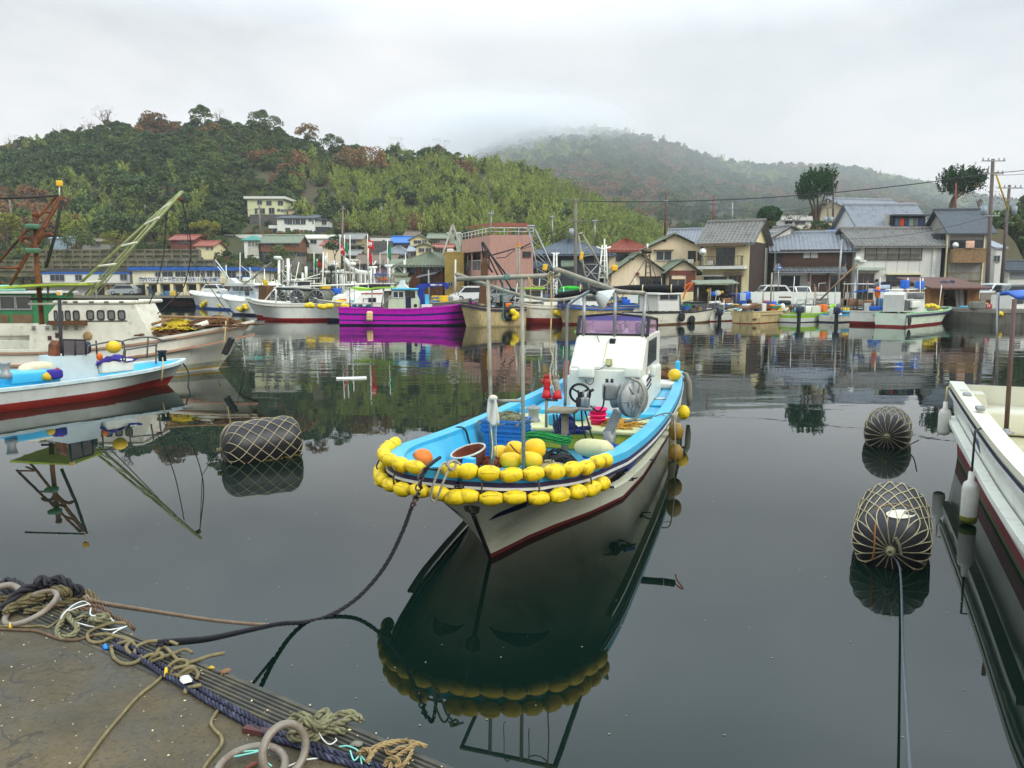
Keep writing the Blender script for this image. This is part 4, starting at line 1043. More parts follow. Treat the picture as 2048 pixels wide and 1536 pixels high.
class Boat:
 def __init__(s,name,label,bow,stern,beam,zb,zm,zs,rake,mats,levels,capm,deckm,rail=None,deck=.35,full=.42,sternw=.86,waterl=.9,cat='boat',group=None,n=22,capw=.12,flare=1.3,wq=None,rf=None):
  def P0(q):return q if isinstance(q,Vector) else on(q[0],q[1],0) if len(q) == 2 else V((at(q[0],600,q[2]).x,q[2],0))
  B,S = P0(bow),P0(stern);d = S-B;s.L = d.length;d /= s.L;s.d = d;s.nv = V((d.y,-d.x,0));s.O = B
  s.rz = math.atan2(d.y,d.x)-math.pi/2
  s.root = thing(name,label,cat,B,s.rz,group)
  s.near = 1 if s.nv.dot(-(B+S)/2) > 0 else -1
  h = beam/2
  s.bf = lambda q:h*min(1,(1-max(0,1-q/full)**2.2))**.75*lerp(1,sternw,sst(.55,1,q))+.001
  s.wf = lambda q:s.bf(q)*waterl*sst(-.02,wq or full*1.15,q)
  s.gf = lambda q:zm+(zb-zm)*max(0,1-q/.55)**1.8+(zs-zm)*max(0,(q-.5)/.5)**1.5
  s.h = h
  hull_mesh(s.root,s.L,s.bf,s.wf,s.gf,rake,levels,mats,n,flare,rf=rf)
  rail_strip(s.root,s.L,s.bf,s.gf,-.03,.04,.03,capm,'gunwale',24,inner=capw)
  if rail:rail_strip(s.root,s.L,s.bf,s.gf,-.22,-.10,.05,rail,'rub_rail',24,inner=-.01)
  deck_mesh(s.root,s.L,s.bf,s.gf,capw,lambda q:s.gf(q)-deck,capm,deckm,18,wf=s.wf,rake=rake,flare=flare)
 def P(s,px,py,t=0.0):
  """local point where the line of sight meets the lengthwise plane t metres to the near side"""
  t = t*s.near;d = ray(px,py);o = s.O+s.nv*t;n = s.nv
  k = (o.x*n.x+o.y*n.y)/(d.x*n.x+d.y*n.y);p = V((d.x*k,d.y*k,H+d.z*k))
  return V((t,(p-o).dot(s.d),p.z))
 def house(s,pts,w,mt,name='cabin',t0=0.0):
  P = [s.P(x,y,t0+w/2) for x,y in pts];off = V((-s.near*w,0,0))
  return MB().prism(P,off).build(name,mt,s.root)
 def box(s,q,ta,tb,mt,name,parent=None,r=0):
  """box: picture rectangle q on plane ta (near) running back to tb"""
  a = s.P(q[0],q[1],ta);b = s.P(q[2],q[3],ta);x0,x1 = sorted((ta*s.near,tb*s.near));y0,y1 = sorted((a.y,b.y));z0,z1 = sorted((a.z,b.z))
  mb = MB();(mb.rbx(x0,x1,y0,y1,z0,z1,r) if r else mb.bx(x0,x1,y0,y1,z0,z1))
  return mb.build(name,mt,parent or s.root)
 def win(s,q,t,fr=None,glass=None,n=1):
  a = s.P(q[0],q[1],t);b = s.P(q[2],q[3],t);y0,y1 = sorted((a.y,b.y));z0,z1 = sorted((a.z,b.z));x = t*s.near;e = .03*s.near;f = .05
  mb = MB();xa,xb = sorted((x+.003*s.near,x+e))
  mb.bx(xa,xb,y0-f,y1+f,z1,z1+f);mb.bx(xa,xb,y0-f,y1+f,z0-f,z0);mb.bx(xa,xb,y0-f,y0,z0,z1);mb.bx(xa,xb,y1,y1+f,z0,z1)
  for i in range(1,n):ym = lerp(y0,y1,i/n);mb.bx(xa,xb,ym-.03,ym+.03,z0,z1)
  o = mb.build('window',fr or FRAME_D,s.root);xa,xb = sorted((x+.002*s.near,x+.012*s.near))
  MB().bx(xa,xb,y0,y1,z0,z1).build('pane',glass or GLASS,o);return o
 def tube(s,pts,r,mt,name,n=6,t=0.0):
  return MB().tube([s.P(p[0],p[1],p[2] if len(p) > 2 else t) for p in pts],r,n).build(name,mt,s.root)
 def lines(s,segs,r,mt,name,n=5,t=0.0):
  mb = MB()
  for sg in segs:mb.tube([s.P(p[0],p[1],p[2] if len(p) > 2 else t) for p in sg],r,n)
  return mb.build(name,mt,s.root)
 def W(s,p):return rootm(s.root) @ V(p)
def outboard(b,px,py,t=0):
 p = b.P(px,py,t);mb = MB();x,y,z = p
 mb.rbx(x-.17,x+.17,y-.25,y+.25,z-.25,z+.22,.1);o = MB();
 e = mb.build('outboard_motor',mat('outboard_cowling',(52,58,76),.35),b.root)
 o.bx(x-.09,x+.09,y-.08,y+.12,z-.95,z-.25);o.bx(x-.14,x+.14,y-.15,y+.25,z-.3,z-.22);o.build('leg',BLACK,e);return e
def floats_row(b,pts,r,mt,name,label,group=None,l=1.35):
 """string of floats on a line through world points"""
 t_ = thing(name,label,'floats',pts[0],0,group)
 for i,p in enumerate(pts):
  d = (V(pts[min(i+1,len(pts)-1)])-V(pts[max(i-1,0)])).normalized() if len(pts) > 1 else V((0,0,1))
  q = V((0,0,1)).rotation_difference(d).to_matrix()
  MB().sph(V(p)-V(pts[0]),(r,r,r*l),q,10,7,p=.9).build('float',mt,t_)
 return t_
WB = [WHITE,BOOT]
STD = [(0,1),(.16,0)]
def lamp_mast(b,px,y0,y1,r=.05,t=0.0,mt=None):
 return b.tube([(px,y0,t),(px+.3,y1,t)],r,mt or WHITE,'mast')
b = Boat('fishing_cruiser','white cruiser with teal and green cabin stripes in front of the fish market',(385,614),(520,622),3.2,1.9,1.3,1.3,1.2,[WHITE,BLUE],STD,WHITE,DECKC)
b.house([(440,601),(441,584),(457,583),(463,572),(511,572),(511,601)],2.2,mat('pale_blue_white',(206,216,222),.35))
b.house([(447,570),(456,566),(508,567),(511,570.5),(509,573),(449,572)],2.7,WHITE,'cabin_roof')
b.win((466,573.5,505,581),1.11,n=4);b.win((491,582,498,590),1.11);b.win((462,590,468,595),1.11);b.win((444,592,455,595.5),1.11)
b.box((459,584.5,508,586.2),1.125,1.11,mat('teal_stripe',(24,122,96),.5),'stripe');b.box((458,587,508,588),1.125,1.11,BLUE,'stripe')
b.house([(458,566),(455,556),(462,557),(474,566)],.5,WHITE,'radar_bracket');b.box((484,555,497,562),.3,-.3,WHITE,'radar_dome',r=.1)
b.lines([[(451,552),(435,533)],[(461,560),(431,520)],[(453,566),(452,530)]],.05,WHITE,'antenna')
floats_row(b,[b.W(b.P(x,y,1.6)) for x,y in ((402,611),(406,607),(411,605),(404,613),(409,609))],.19,YELLOW,'fender_floats','bunch of yellow floats at the bow of the market cruiser','yellow float bunches on far boats')
floats_row(b,[b.W(b.P(x,y,1.4)) for x,y in ((438,609),(441,612))],.19,YELLOW,'fender_floats','pair of yellow floats amidships on the market cruiser','yellow float bunches on far boats')
b = Boat('fishing_boat','white boat with dark blue boot stripe between the cruiser and the reel boats',(452,627),(560,632),2.8,1.7,1.2,1.2,1.1,[WHITE,NAVY],STD,WHITE,DECKC)
b.lines([[(487,570),(543,525)],[(505,560),(532,530)],[(545,600),(470,555)],[(540,590),(500,540)]],.05,GREYPIPE,'boom')
b.house([(516,610),(518,570),(532,572),(534,610)],.9,NET,'hung_net');b.lines([[(527,608),(531,568),(529,560)]],.22,NETY,'net_edge')
floats_row(b,[b.W(b.P(x,y,1.5)) for x,y in ((478,618),(482,620),(486,616),(489,612),(491,615))],.19,YELLOW,'fender_floats','bunch of yellow floats by the bow left of the reel boats','yellow float bunches on far boats')
b = Boat('fishing_boat','white boat with red boot, half hidden behind the boat with two big reels',(492,636),(600,634),3.2,1.55,1.25,1.2,.9,[WHITE,RED],STD,WHITE,DECKC,rail=OLDWHITE)
def reel(b,px,py,rpx,t,w=1.0):
 c = b.P(px,py,t);r = (b.P(px+rpx,py,t)-c).length
 M = Matrix.Translation(c) @ Matrix.Rotation(R(90),4,'Y') @ Matrix.Rotation(R(b.near*18),4,'X')
 mb = MB()
 for z in (-w/2,w/2):mb.lathe([(r*.98,z-.03),(r*.98,z+.03),(r*.9,z+.03),(r*.9,z-.03)],M,28)
 for k in range(10):
  a = k*math.pi/5;mb.tube([M @ V((.1*math.cos(a),.1*math.sin(a),w/2)),M @ V((r*.95*math.cos(a),r*.95*math.sin(a),w/2))],.03,4)
  mb.tube([M @ V((.1*math.cos(a),.1*math.sin(a),-w/2)),M @ V((r*.95*math.cos(a),r*.95*math.sin(a),-w/2))],.03,4)
 mb.tube([M @ V((0,0,-w*.7)),M @ V((0,0,w*.7))],.09,8)
 e = mb.build('net_reel',STEEL,b.root)
 mb = MB();mb.lathe([(r*.86,-w/2+.04),(r*.88,0),(r*.86,w/2-.04)],M,28);mb.build('wound_net',mat('grey_green_net',(98,100,86),.95,var=.35,scale=10,bump=.6),e)
 mb = MB()
 for z in (-w*.62,w*.62):
  p = M @ V((0,0,z));mb.bar(p,(p.x,p.y-.5,b.gf(.5)-.3),.08,.08);mb.bar(p,(p.x,p.y+.5,b.gf(.5)-.3),.08,.08)
 mb.build('reel_stand',STEEL,e)
reel(b,557,594,16,.4,.8)
b.lines([[(553,560),(556,575),(552,610)],[(520,612),(560,566)],[(575,610),(566,570)]],.06,WHITE,'gantry')
b = Boat('fishing_boat','white boat with red boot carrying two big grey net reels',(505,640),(668,640),3.4,1.5,1.25,1.25,1.0,[WHITE,RED],STD,WHITE,DECKC,rail=OLDWHITE)
reel(b,604,596,17,.5,1.3);reel(b,644,597,18,.5,1.5)
b.lines([[(552,576),(645,580)],[(552,577),(552,606)],[(583,578),(583,608)],[(645,580),(645,606)],[(548,575.5),(735,567.5)]],.06,WHITE,'gantry')
MB().tube([b.P(553,577,.6),b.P(645,581,.6)],.1,8).build('wire_roller',BLACK,b.root)
for px in (511,515,519,523):pass
b = Boat('fishing_boat','white boat with dark blue boot stripe and yellow floats left of the purple boat',(637,643),(760,640),3.2,1.55,1.3,1.3,.7,[WHITE,NAVY],STD,WHITE,DECKC)
b.house([(705,610),(716,594),(730,583),(770,581),(772,612)],2.2,WHITE);b.win((738,597,751,611),1.11);b.win((727,598,736,611),1.11,glass=FRAME_W,fr=FRAME_A)
b.box((722,586.3,768,588.2),1.125,1.11,RED,'stripe')
b.house([(676,604),(680,594),(695,588),(700,604)],1.6,WHITE,'fore_cabin');b.box((678,598,692,602),.82,.8,RED,'stripe')
floats_row(b,[b.W(b.P(x,y,1.65)) for x,y in ((616,611),(620,610),(623,611))],.19,YELLOW,'fender_floats','three yellow floats on the rail under the right hand reel','yellow float bunches on far boats')
floats_row(b,[b.W(b.P(x,y,1.65)) for x,y in ((641,613),(646,614),(651,613),(656,612),(661,612))],.19,YELLOW,'fender_floats','row of five yellow floats along the white rail right of the reels','yellow float bunches on far boats')
floats_row(b,[b.W(b.P(x,y,1.6)) for x,y in ((688,612),(692,613))],.19,YELLOW,'fender_floats','pair of yellow floats at the tail of the purple boat','yellow float bunches on far boats')
def wboat(label,bow,stern,cab,masts,yt=None,group=None,roofc=None,extra=()):
 b = Boat('fishing_boat',label,bow,stern,3.0,1.9,1.4,1.4,1.1,WB,STD,WHITE,DECKC,n=12)
 if cab:
  x0,y0,x1,y1 = cab;w_ = x1-x0
  b.house([(x0,y1),(x0+w_*.15,y0+(y1-y0)*.35),(x0+w_*.25,y0+2),(x1,y0+2),(x1,y1)],2.0,WHITE)
  b.box((x0+w_*.1,y0,x1+3,y0+2),1.2,-1.2,roofc or WHITE,'cabin_roof')
  b.win((x0+w_*.3,y0+4,x1-w_*.08,y0+4+(y1-y0)*.22),1.01,n=3)
 for i,(px,ya,yb,r) in enumerate(masts):b.tube([(px,ya),(px+.4,yb)],r,WHITE,'mast')
 for sg,r,mt,nm in extra:b.lines(sg,r,mt,nm)
 return b
b = wboat('white boat with forked masts behind the left hand reel boat',(520,622),(600,620),(585,561,622,590),[(558,519,600,.14),(576,517,600,.16),(575,560,600,.06),(605,545,590,.1),(612,533,560,.16),(628,560,600,.06),(650,555,590,.07)],
 extra=[([[(585,575),(578,520)],[(588,575),(598,524)],[(600,560),(640,548)],[(570,560),(640,556)]],.05,WHITE,'rigging'),([[(551,518),(565,518)],[(570,533),(583,531)]],.08,WHITE,'cross_tree')])
b.box((552,512,564,518),.3,-.3,WHITE,'radar_dome',r=.1)
b = wboat('white boat with black lamp gallows and domed radar behind the reels',(610,619),(700,617),(600,566,645,590),[(629,545,575,.12),(637,543,575,.12),(662,540,610,.12),(670,538,612,.12),(654,505,545,.05),(700,540,600,.07)])
for o in [x for x in b.root.children if x.name.startswith('mast')][:4]:o.data.materials[0] = BLACK
b.box((626,536,640,545),.5,-.5,BLACK,'lamp_head',r=.15);b.box((661,531,673,540),.5,-.5,BLACK,'lamp_head',r=.15);b.lines([[(626,569),(645,569)]],.2,BLACK,'cross_bar')
b.box((668,526,677,532),.5,-.5,WHITE,'radar_dome',r=.2);b.lines([[(662,536),(649,520),(652,512)],[(640,543),(700,545)],[(650,545),(690,540)]],.1,WHITE,'gallows')
b.box((658,523,682,524.5),.15,-.15,WHITE,'radar_scanner')
b = wboat('white boat with swept mast, radar and red festival flags',(690,617),(790,615),(690,566,788,590),[(688,540,600,.09),(705,520,545,.08)],
 extra=[([[(690,518),(702,535),(714,543),(740,546)]],.22,WHITE,'swept_mast'),([[(676,545),(724,546)],[(680,545),(680,570)],[(692,545),(693,570)],[(708,546),(708,570)],[(722,546),(722,570)],[(730,546),(731,568)]],.07,WHITE,'deck_railing')])
b.box((701,524,713,531),.4,-.4,WHITE,'radar_dome',r=.15);b.box((699,518.5,717,521),.15,-.15,WHITE,'radar_scanner')
b.win((725,571,745,577),1.02,n=2)
def flag(label,px,y0,y1,fx,fy,wpx,hpx,mt,Y,mark=None,droop=.35,group='festival flags on the boat poles'):
 a,c = at(px,y0,Y),at(px,y1,Y);r_ = thing('flag',label,'flag',(c.x,c.y,c.z),0,group)
 MB().tube([(0,0,0),(a.x-c.x,0,a.z-c.z)],.035,5).build('flag_pole',WHITE,r_)
 q = at(px+fx,fy,Y);w_ = wpx*Y/F;h_ = hpx*Y/F
 def fn(u,v):return V((q.x-c.x+u*w_*(1-.0*v),.12*math.sin(u*7+v*3),q.z-c.z-v*h_-u*droop*h_))
 o = MB().grid(fn,8,8).build('flag_cloth',mt,r_,thick=.01,recalc=False)
 if mark:text_mesh(mark,'flag_emblem',WHITE,h_*.5,o,Matrix.Translation(fn(.5,.5)+V((0,-.16,0))) @ Matrix.Rotation(R(90),4,'X') @ Matrix.Rotation(R(-12),4,'Z'),.01)
FR,FG = mat('red_flag',(200,26,26),.8),mat('green_flag',(16,128,82),.8)
flag('red flag with white character, largest of the flags above the white boats',735,468,545,.5,478,11,17,FR,60,'国',.3)
flag('tattered red and white flag hanging on the left of the two tall red flag poles',680,470,545,.5,487,8,17,FR,62,'大',.55)
flag('green flag hanging beside the tattered red flag',689,470,545,.3,480,6,20,FG,63,None,.5)
flag('narrow green flag on the pole right of the big red flag',775,478,560,.3,485,6,28,FG,60,None,.3)
flag('small green flag low on the left above the lamp gallows',628,505,560,.3,514,6,14,FG,62,None,.6)
flag('small dark red pennant beside the small green flag',634,518,560,.3,521,7,9,FR,63,None,.5)
flag('long red and white streamer hanging under the big red flag',737,490,560,0,492,6,26,FR,61,None,.7)
b = wboat('white boat with twin stern posts and orange lifeboat canister',(745,613),(850,612),None,[(742,537,600,.14),(749,537,600,.14),(779,535,600,.14),(787,535,600,.14),(776,505,540,.05)],
 extra=[([[(736,536),(754,535)],[(770,532),(790,532)]],.18,WHITE,'cross_bar'),([[(742,522),(747,530),(752,522)]],.09,WHITE,'forked_top')])
b.box((760,556,776,561),.4,-.4,ORANGE,'canister',r=.15);b.box((759,551,777,556),.35,-.35,WHITE,'canister',r=.15);b.box((750,547,778,550),.9,-.9,BLUE,'awning');b.box((790,556,812,559),.8,-.8,BLUE,'awning')
b.lines([[(906,447+20),(905,450)],[(905,450),(862,580)],[(905,448),(952,585)]],.14,GREYPIPE,'derrick')
PUR = mat('magenta_paint',(200,18,180),.4,var=.08,dirt=(120,20,120),dirt_amt=.4,streak=True);PURS = mat('dark_blue_stripe',(40,20,110),.5)
b = Boat('fishing_boat','vivid purple boat with mint wheelhouse, lime canopy and blue crane',(950,650),(690,649),2.9,1.45,1.05,1.15,.25,[PUR,NAVY,PURS],[(0,1),(.1,0),(.26,2),(.34,0),(.58,2),(.70,0)],PUR,DECKC,sternw=.95,full=.2)
MINTP = mat('mint_gelcoat',(196,210,176),.4,var=.05,dirt=(130,140,110),dirt_amt=.3,streak=True)
b.house([(776,617),(777,600),(783,595),(783,580),(831,580),(831,590),(836,601),(837,617)],1.7,MINTP)
b.box((781,576.5,833,580.5),.98,-.98,SKYB,'cabin_roof',r=.05);b.house([(791,576),(798,568),(801,560),(806,560),(808,568),(816,576)],.5,OFFW,'radar_bracket')
b.win((787,583.5,807,594.5),.855,fr=FRAME_W,n=2);b.box((811,594,822,616),.88,.855,NAVY,'door');b.win((812,583,821,592.5),.855);b.win((824,584,829,594),.855)
c = b.P(831,611,.86);MB().lathe([(.11,0),(.11,.03)],Matrix.Translation(c) @ Matrix.Rotation(R(90*b.near),4,'Y'),14).build('porthole',DARK,b.root)
mb = MB();pp = [(696,577),(703,574),(720,576),(735,577),(752,574),(783,574),(783,577),(752,577),(735,581),(720,582),(703,577)]
P_ = [b.P(x,y,1.1) for x,y in pp];mb.prism(P_,(-b.near*2.2,0,0));mb.build('canopy',LIME,b.root)
b.lines([[(699,577,1),(700,617,1)],[(744,580,1),(744,617,1)],[(768,577,1),(762,617,1)],[(783,590,1),(761,617,1)]],.04,STEEL,'canopy_post')
b.box((767,582,780,617),.7,-.7,mat('grey_hatch',(120,122,108),.6),'deckhouse')
CRB = mat('crane_blue',(18,50,142),.4,var=.1)
b.house([(836,612),(835,585),(833,573),(838,568),(848,567),(893,565),(895,568),(896,577),(892,580),(890,573),(886,572),(852,575),(847,580),(848,595),(850,612)],.34,CRB,'crane')
b.box((850,589,857,610),.4,.1,SKYB,'crane_motor');b.box((861,568.2,871,571.3),.19,.175,FRAME_W,'crane_marking');b.box((872.5,568.3,875,571),.19,.175,YELLOWF,'crane_marking');b.box((877.5,569,884,570.6),.19,.175,FRAME_W,'crane_marking')
for i,(x,y,w_) in enumerate(((704,609,5),(716,609,5),(732,609,6))):b.box((x,y,x+w_,617),.7,.2,mat('teal_bucket',(14,98,130),.5),'bin')
b.box((718,613,733,617),.9,.3,NAVY,'tarpaulin');b.box((843,609,860,614),.8,0,WHITE,'locker')
for j,(x,lab) in enumerate(((737,'left of two strings of pale floats hanging on the purple hull'),(741.5,'right of two strings of pale floats hanging on the purple hull'))):
 floats_row(b,[b.W(b.P(x,y,1.55)) for y in (627,632,637.5)],.14,mat('pale_float',(222,190,130),.6) ,'fender_floats',lab,'float strings on the purple hull',1.1)
b.lines([[(884,606),(943,597)],[(846,606),(884,605)]],.05,GREYPIPE,'hand_rail')
cr_col = [(30,130,190),(216,170,40),(20,90,160),(224,180,50),(40,140,180),(206,160,50)]
for i in range(3):
 for j in range(4):
  x = 864+11*i;y = 604-3.2*j;a = at(x,y,57)
  o = MB().rbx(-.19,.19,-.14,.14,0,.11,.02).build('fish_crate',mat('crate_colour_%d' % ((i*2+j) % 6),cr_col[(i*2+j) % 6],.6),None);o.location = (a.x+.2,57+.0*i,a.z)
  tag(o,'%s flat fish crate, %s in the %s stack under the crane arm' % (('pale blue','yellow','dark blue','golden','sea blue','mustard')[(i*2+j) % 6],('lowest','second lowest','second highest','topmost')[j],('left','middle','right')[i]),'crate','crates stacked behind the purple boat')
b = Boat('work_boat','low grey workboat carrying coloured crates behind the purple boat',(950,57.0,57.0),(846,57.0,57.0),3.0,1.5,1.33,1.33,.4,[CONC,NAVY],STD,CONC,DECKC,deck=.03,full=.2)
b.lines([[(940,600),(980,594)]],.04,STEEL,'hand_rail')
OLDC = mat('weathered_cream_hull',(190,170,120),.75,var=.15,dirt=(110,78,40),dirt_amt=.7,dscale=2,streak=True)
b = Boat('fishing_boat','old cream boat with dark blue rails and hanging brown and yellow net',(922,653),(1042,651),2.6,1.5,1.2,1.2,.35,[OLDC,OLDC],STD,NAVY,DECKC,rail=NAVY,full=.2)
b.house([(961,608),(966,560),(967,525),(970,514),(974,516),(976,545),(972,590),(976,608)],.6,NET,'hung_net');b.lines([[(969,607),(971,580),(970,560)],[(974,607),(972,585)],[(978,609),(974,590)]],.14,NETY,'net_rope')
b.lines([[(963,484),(1000,560),(1012,586)],[(966,484),(1030,590)],[(975,500),(1020,560)],[(968,520),(985,545)],[(980,510),(990,520)]],.055,BLACK,'derrick')
b.lines([[(963,484),(967,516)]],.04,BLACK,'hoist_rope');b.lines([[(940,597),(941,612)],[(1002,590),(1003,614)],[(1024,604),(1026,627)]],.1,BLACK,'bollard')
MB().lathe([(.3,-.1),(.42,-.05),(.42,.05),(.3,.1),(.2,.1),(.2,-.1)],Matrix.Translation(b.P(1017,628,1.3)) @ Matrix.Rotation(R(90),4,'Y'),14).build('tyre_fender',TYRE,b.root)
floats_row(b,[b.W(b.P(x,y,1.45)) for x,y in ((1027,625),(1032,630),(1030,634))],.2,YELLOW,'fender_floats','yellow floats at the end of the old cream boat','yellow float bunches on far boats')
b = Boat('fishing_boat','white boat with deep red boot beyond the goalpost frame',(1024,647),(1150,646),2.6,1.45,1.25,1.25,.3,[OLDWHITE,BOOT],[(0,1),(.32,0)],OLDWHITE,DECKC,rail=OLDWHITE,full=.25)
b.box((1088,604,1115,617),1.2,.3,OLDWHITE,'locker');b.lines([[(1030,596),(1120,600)],[(1045,600),(1045,612)],[(1072,601),(1072,612)]],.045,FRAME_W,'hand_rail');b.house([(1046,603),(1050,580),(1085,577),(1085,603)],1.5,WHITE);b.win((1053,583,1080,591),.76,n=3)
b.box((1044,575,1090,578),1.0,-1.0,LIME,'canopy')
floats_row(b,[b.W(b.P(x,y,1.4)) for x,y in ((1114,626),(1119,628))],.2,YELLOW,'fender_floats','two yellow floats on the rail behind the hanging ropes','yellow float bunches on far boats')
b = Boat('fishing_boat','cream boat with bright blue rail behind the lamp post',(1118,649),(1250,646),2.5,1.35,1.15,1.15,.3,[OLDC,BOOT],[(0,1),(.1,0)],BLUE,DECKC,rail=BLUE,full=.2)
b.box((1124,609,1129,621),1.3,1.2,NAVY,'rail_post');b.house([(1160,612),(1162,588),(1200,588),(1200,612)],1.4,WHITE);b.win((1166,591,1195,600),.71,n=2)
mb = MB()
b2 = b
def derrick(label,pts_pairs,base,Y,mt,extra=()):
 """lattice derrick standing on the quay or a boat: two legs and rungs"""
 r_ = thing('derrick',label,'derrick',at(base[0],base[1],Y),0,'boat derricks')
 o = V(r_.location);mb = MB()
 for sg in pts_pairs:mb.tube([at(x,y,Y+dy)-o for x,y,dy in sg],.07,5)
 A,Bq = pts_pairs[0],pts_pairs[1]
 for k in range(1,9):
  u = k/9.5
  def onp(sg,u):n = len(sg)-1;i = min(int(u*n),n-1);w_ = u*n-i;return tuple(lerp(sg[i][c],sg[i+1][c],w_) for c in range(3))
  pa,pb = onp(A,u),onp(Bq,u);mb.tube([at(pa[0],pa[1],Y+pa[2])-o,at(pb[0],pb[1],Y+pb[2])-o],.035,4)
 mb.build('frame',mt,r_)
 for nm,pts,r,m2 in extra:MB().tube([at(x,y,Y+dy)-o for x,y,dy in pts],r,5).build(nm,m2,r_)
 return r_
derrick('grey derrick frame leaning left of the concrete pole with yellow lamp',[[(1056,453,0),(1070,515,0),(1085,600,0)],[(1067,452,0),(1105,535,.5),(1120,565,.5),(1135,600,.5)]],(1105,600),60,STEEL,(('head_bar',[(1054,453,0),(1070,452,0)],.1,STEEL),))
derrick('dark derrick frame leaning right of the concrete pole with yellow lamp',[[(1157,470,0),(1168,540,0),(1185,600,0)],[(1164,467,0),(1190,510,.5),(1225,580,.5),(1240,600,.5)]],(1195,600),60,GREYPIPE,(('stay',[(1160,520,0),(1220,590,.3)],.04,STEEL),('stay',[(1195,530,0),(1140,590,.3)],.04,STEEL),('head_bar',[(1156,469,0),(1166,466,0)],.1,GREYPIPE)))
derrick('pale mast frame with cross arms left of the cream gables',[[(1205,490,0),(1200,540,0),(1192,600,0)],[(1212,490,0),(1214,540,0),(1216,600,0)]],(1205,600),62,WHITE,(('cross_arm',[(1193,494,0),(1205,499,0),(1222,494,0)],.08,WHITE),('mast',[(1209,478,0),(1209,600,0)],.06,WHITE)))
derrick('rusty four legged lamp tower in front of the cream gable house',[[(1293,500,0),(1292,530,0),(1289,590,0)],[(1299,500,0),(1300,530,0),(1303,590,0)]],(1296,590),62,mat('brown_steel',(92,74,56),.7),(('platform',[(1288,502,0),(1303,502,0)],.18,mat('brown_steel',(92,74,56))),('stay',[(1297,510,0),(1240,600,0)],.03,BLACK),('stay',[(1297,510,0),(1327,600,0)],.03,BLACK),('finial',[(1295,487,0),(1295,500,0)],.07,WHITE)))
derrick('slim white ladder mast behind the tangled ropes on the frame',[[(1108,505,0),(1107,570,0),(1107,600,0)],[(1113,505,0),(1114,570,0),(1114,600,0)]],(1110,600),64,WHITE,(('cross_arm',[(1103,506,0),(1110,510,0),(1119,506,0)],.06,WHITE),))
derrick('concrete grey lamp mast with orange beacon against the pink building',[[(1034,495,0),(1034,560,0),(1033,600,0)],[(1038,495,0),(1038,560,0),(1038,600,0)]],(1036,600),66,GREYPIPE,(('beacon',[(1037,487,0),(1037,490.5,0)],.14,ORANGE),('beacon',[(1037,491,0),(1037,494,0)],.14,YELLOWF),('arm',[(1030,497,0),(985,510,0)],.06,BLACK),('arm',[(1030,500,0),(1010,515,0),(992,516,0)],.04,BLACK),('arm',[(1042,496,0),(1085,475,0)],.05,BLACK)))
def lantern(label,px,py,wpx,hpx,Y,tilt=0):
 a = at(px,py,Y);w_ = wpx*Y/F/2;h_ = hpx*Y/F/2;r_ = thing('deck_lamp',label,'lamp',a,0,'yellow lamps on the derricks');r_.rotation_euler[1] = tilt
 MB().rbx(-w_,w_,-w_*.6,w_*.6,-h_,h_,w_*.3).build('housing',YELLOWF,r_);MB().bx(-w_*.7,w_*.7,-w_*.66,-w_*.601,-h_*.7,h_*.5).build('lens',mat('amber_lens',(232,170,40),.3),r_);return r_
lantern('yellow lamp hanging low on the left derrick',1090,535,9,13,59.5,.25);lantern('yellow lamp hanging high on the right derrick',1163,512,7,16,59.5,.15);lantern('yellow square lamp on the dark box in front of the low cream gable',1229,536,12,12,61)
b = Boat('fishing_boat','white boat with wavy blue gunwale and striped covers behind the purple windshield boat',(1325,640),(1205,638),2.6,1.5,1.15,1.2,.5,[WHITE,BLUE],STD,BLUE,DECKC,rail=BLUE)
b.box((1255,590,1275,606),.8,0,WHITE,'locker');b.box((1262,588,1280,596),.6,-.2,GREENP,'cover');b.box((1244,594,1252,606),.8,.2,BLUE,'locker');b.lines([[(1210,600),(1300,598)],[(1228,570),(1228,600)]],.04,STEEL,'hand_rail')
mb = MB()
_h = at(1140,585,58);r_ = thing('net_heap','bright green net heap on a boat behind the goalpost frame','net',(_h.x,58,1.2))
MB().sph((0,0,at(1150,583,58).z-1.2),(.95,.6,.32),None,14,8).build('cover',mat('green_tarpaulin',(20,130,84),.6,bump=.4),r_);MB().sph((.0,-.1,at(1150,577,58).z-1.2),(.8,.45,.2),None,14,8).build('net',mat('bright_green_net',(36,160,30),.9,var=.3,bump=.6),r_)
MB().bx(-.9,.9,-.3,.3,0,at(1150,585,58).z-1.2).build('base',DARK,r_)
b = Boat('fishing_boat','rust stained white boat with square white cabin and tyre fenders',(1432,641),(1270,651),2.4,1.25,.75,.8,.6,[OLDWHITE,mat('rusty_bottom',(124,92,56),.8,var=.3)],[(0,1),(.14,0)],BLACK,DECKC,full=.3)
b.house([(1317,622),(1317,588),(1362,588),(1362,622)],1.5,OFFW);b.box((1315,586,1364,588.5),.85,-.85,WHITE,'cabin_roof');b.win((1320,590,1336,598.5),.755,fr=FRAME_A);b.win((1338,590,1354,598.5),.755,fr=FRAME_A)
b.tube([(1360,570),(1361,620)],.05,STEEL,'post',t=.8)
for x,y in ((1364,634),(1384,640)):MB().lathe([(.2,-.08),(.31,-.05),(.31,.05),(.2,.08)],Matrix.Translation(b.P(x,y,1.3)) @ Matrix.Rotation(R(90),4,'Y'),14).build('tyre_fender',TYRE,b.root)
b.box((1376,608,1384,617),.6,.2,GREENP,'basket');b.box((1386,604,1412,608),.5,-.3,BLACK,'tyre_stack');b.box((1372,612,1380,620),.9,.5,BLUE,'fish_box')
b = Boat('small_boat','small white skiff with turquoise inside and outboard motor',(1482,639),(1404,643),1.7,.85,.62,.6,.35,WB,[(0,1),(.12,0)],OLDWHITE,mat('turquoise_inside',(50,150,168),.6),full=.5)
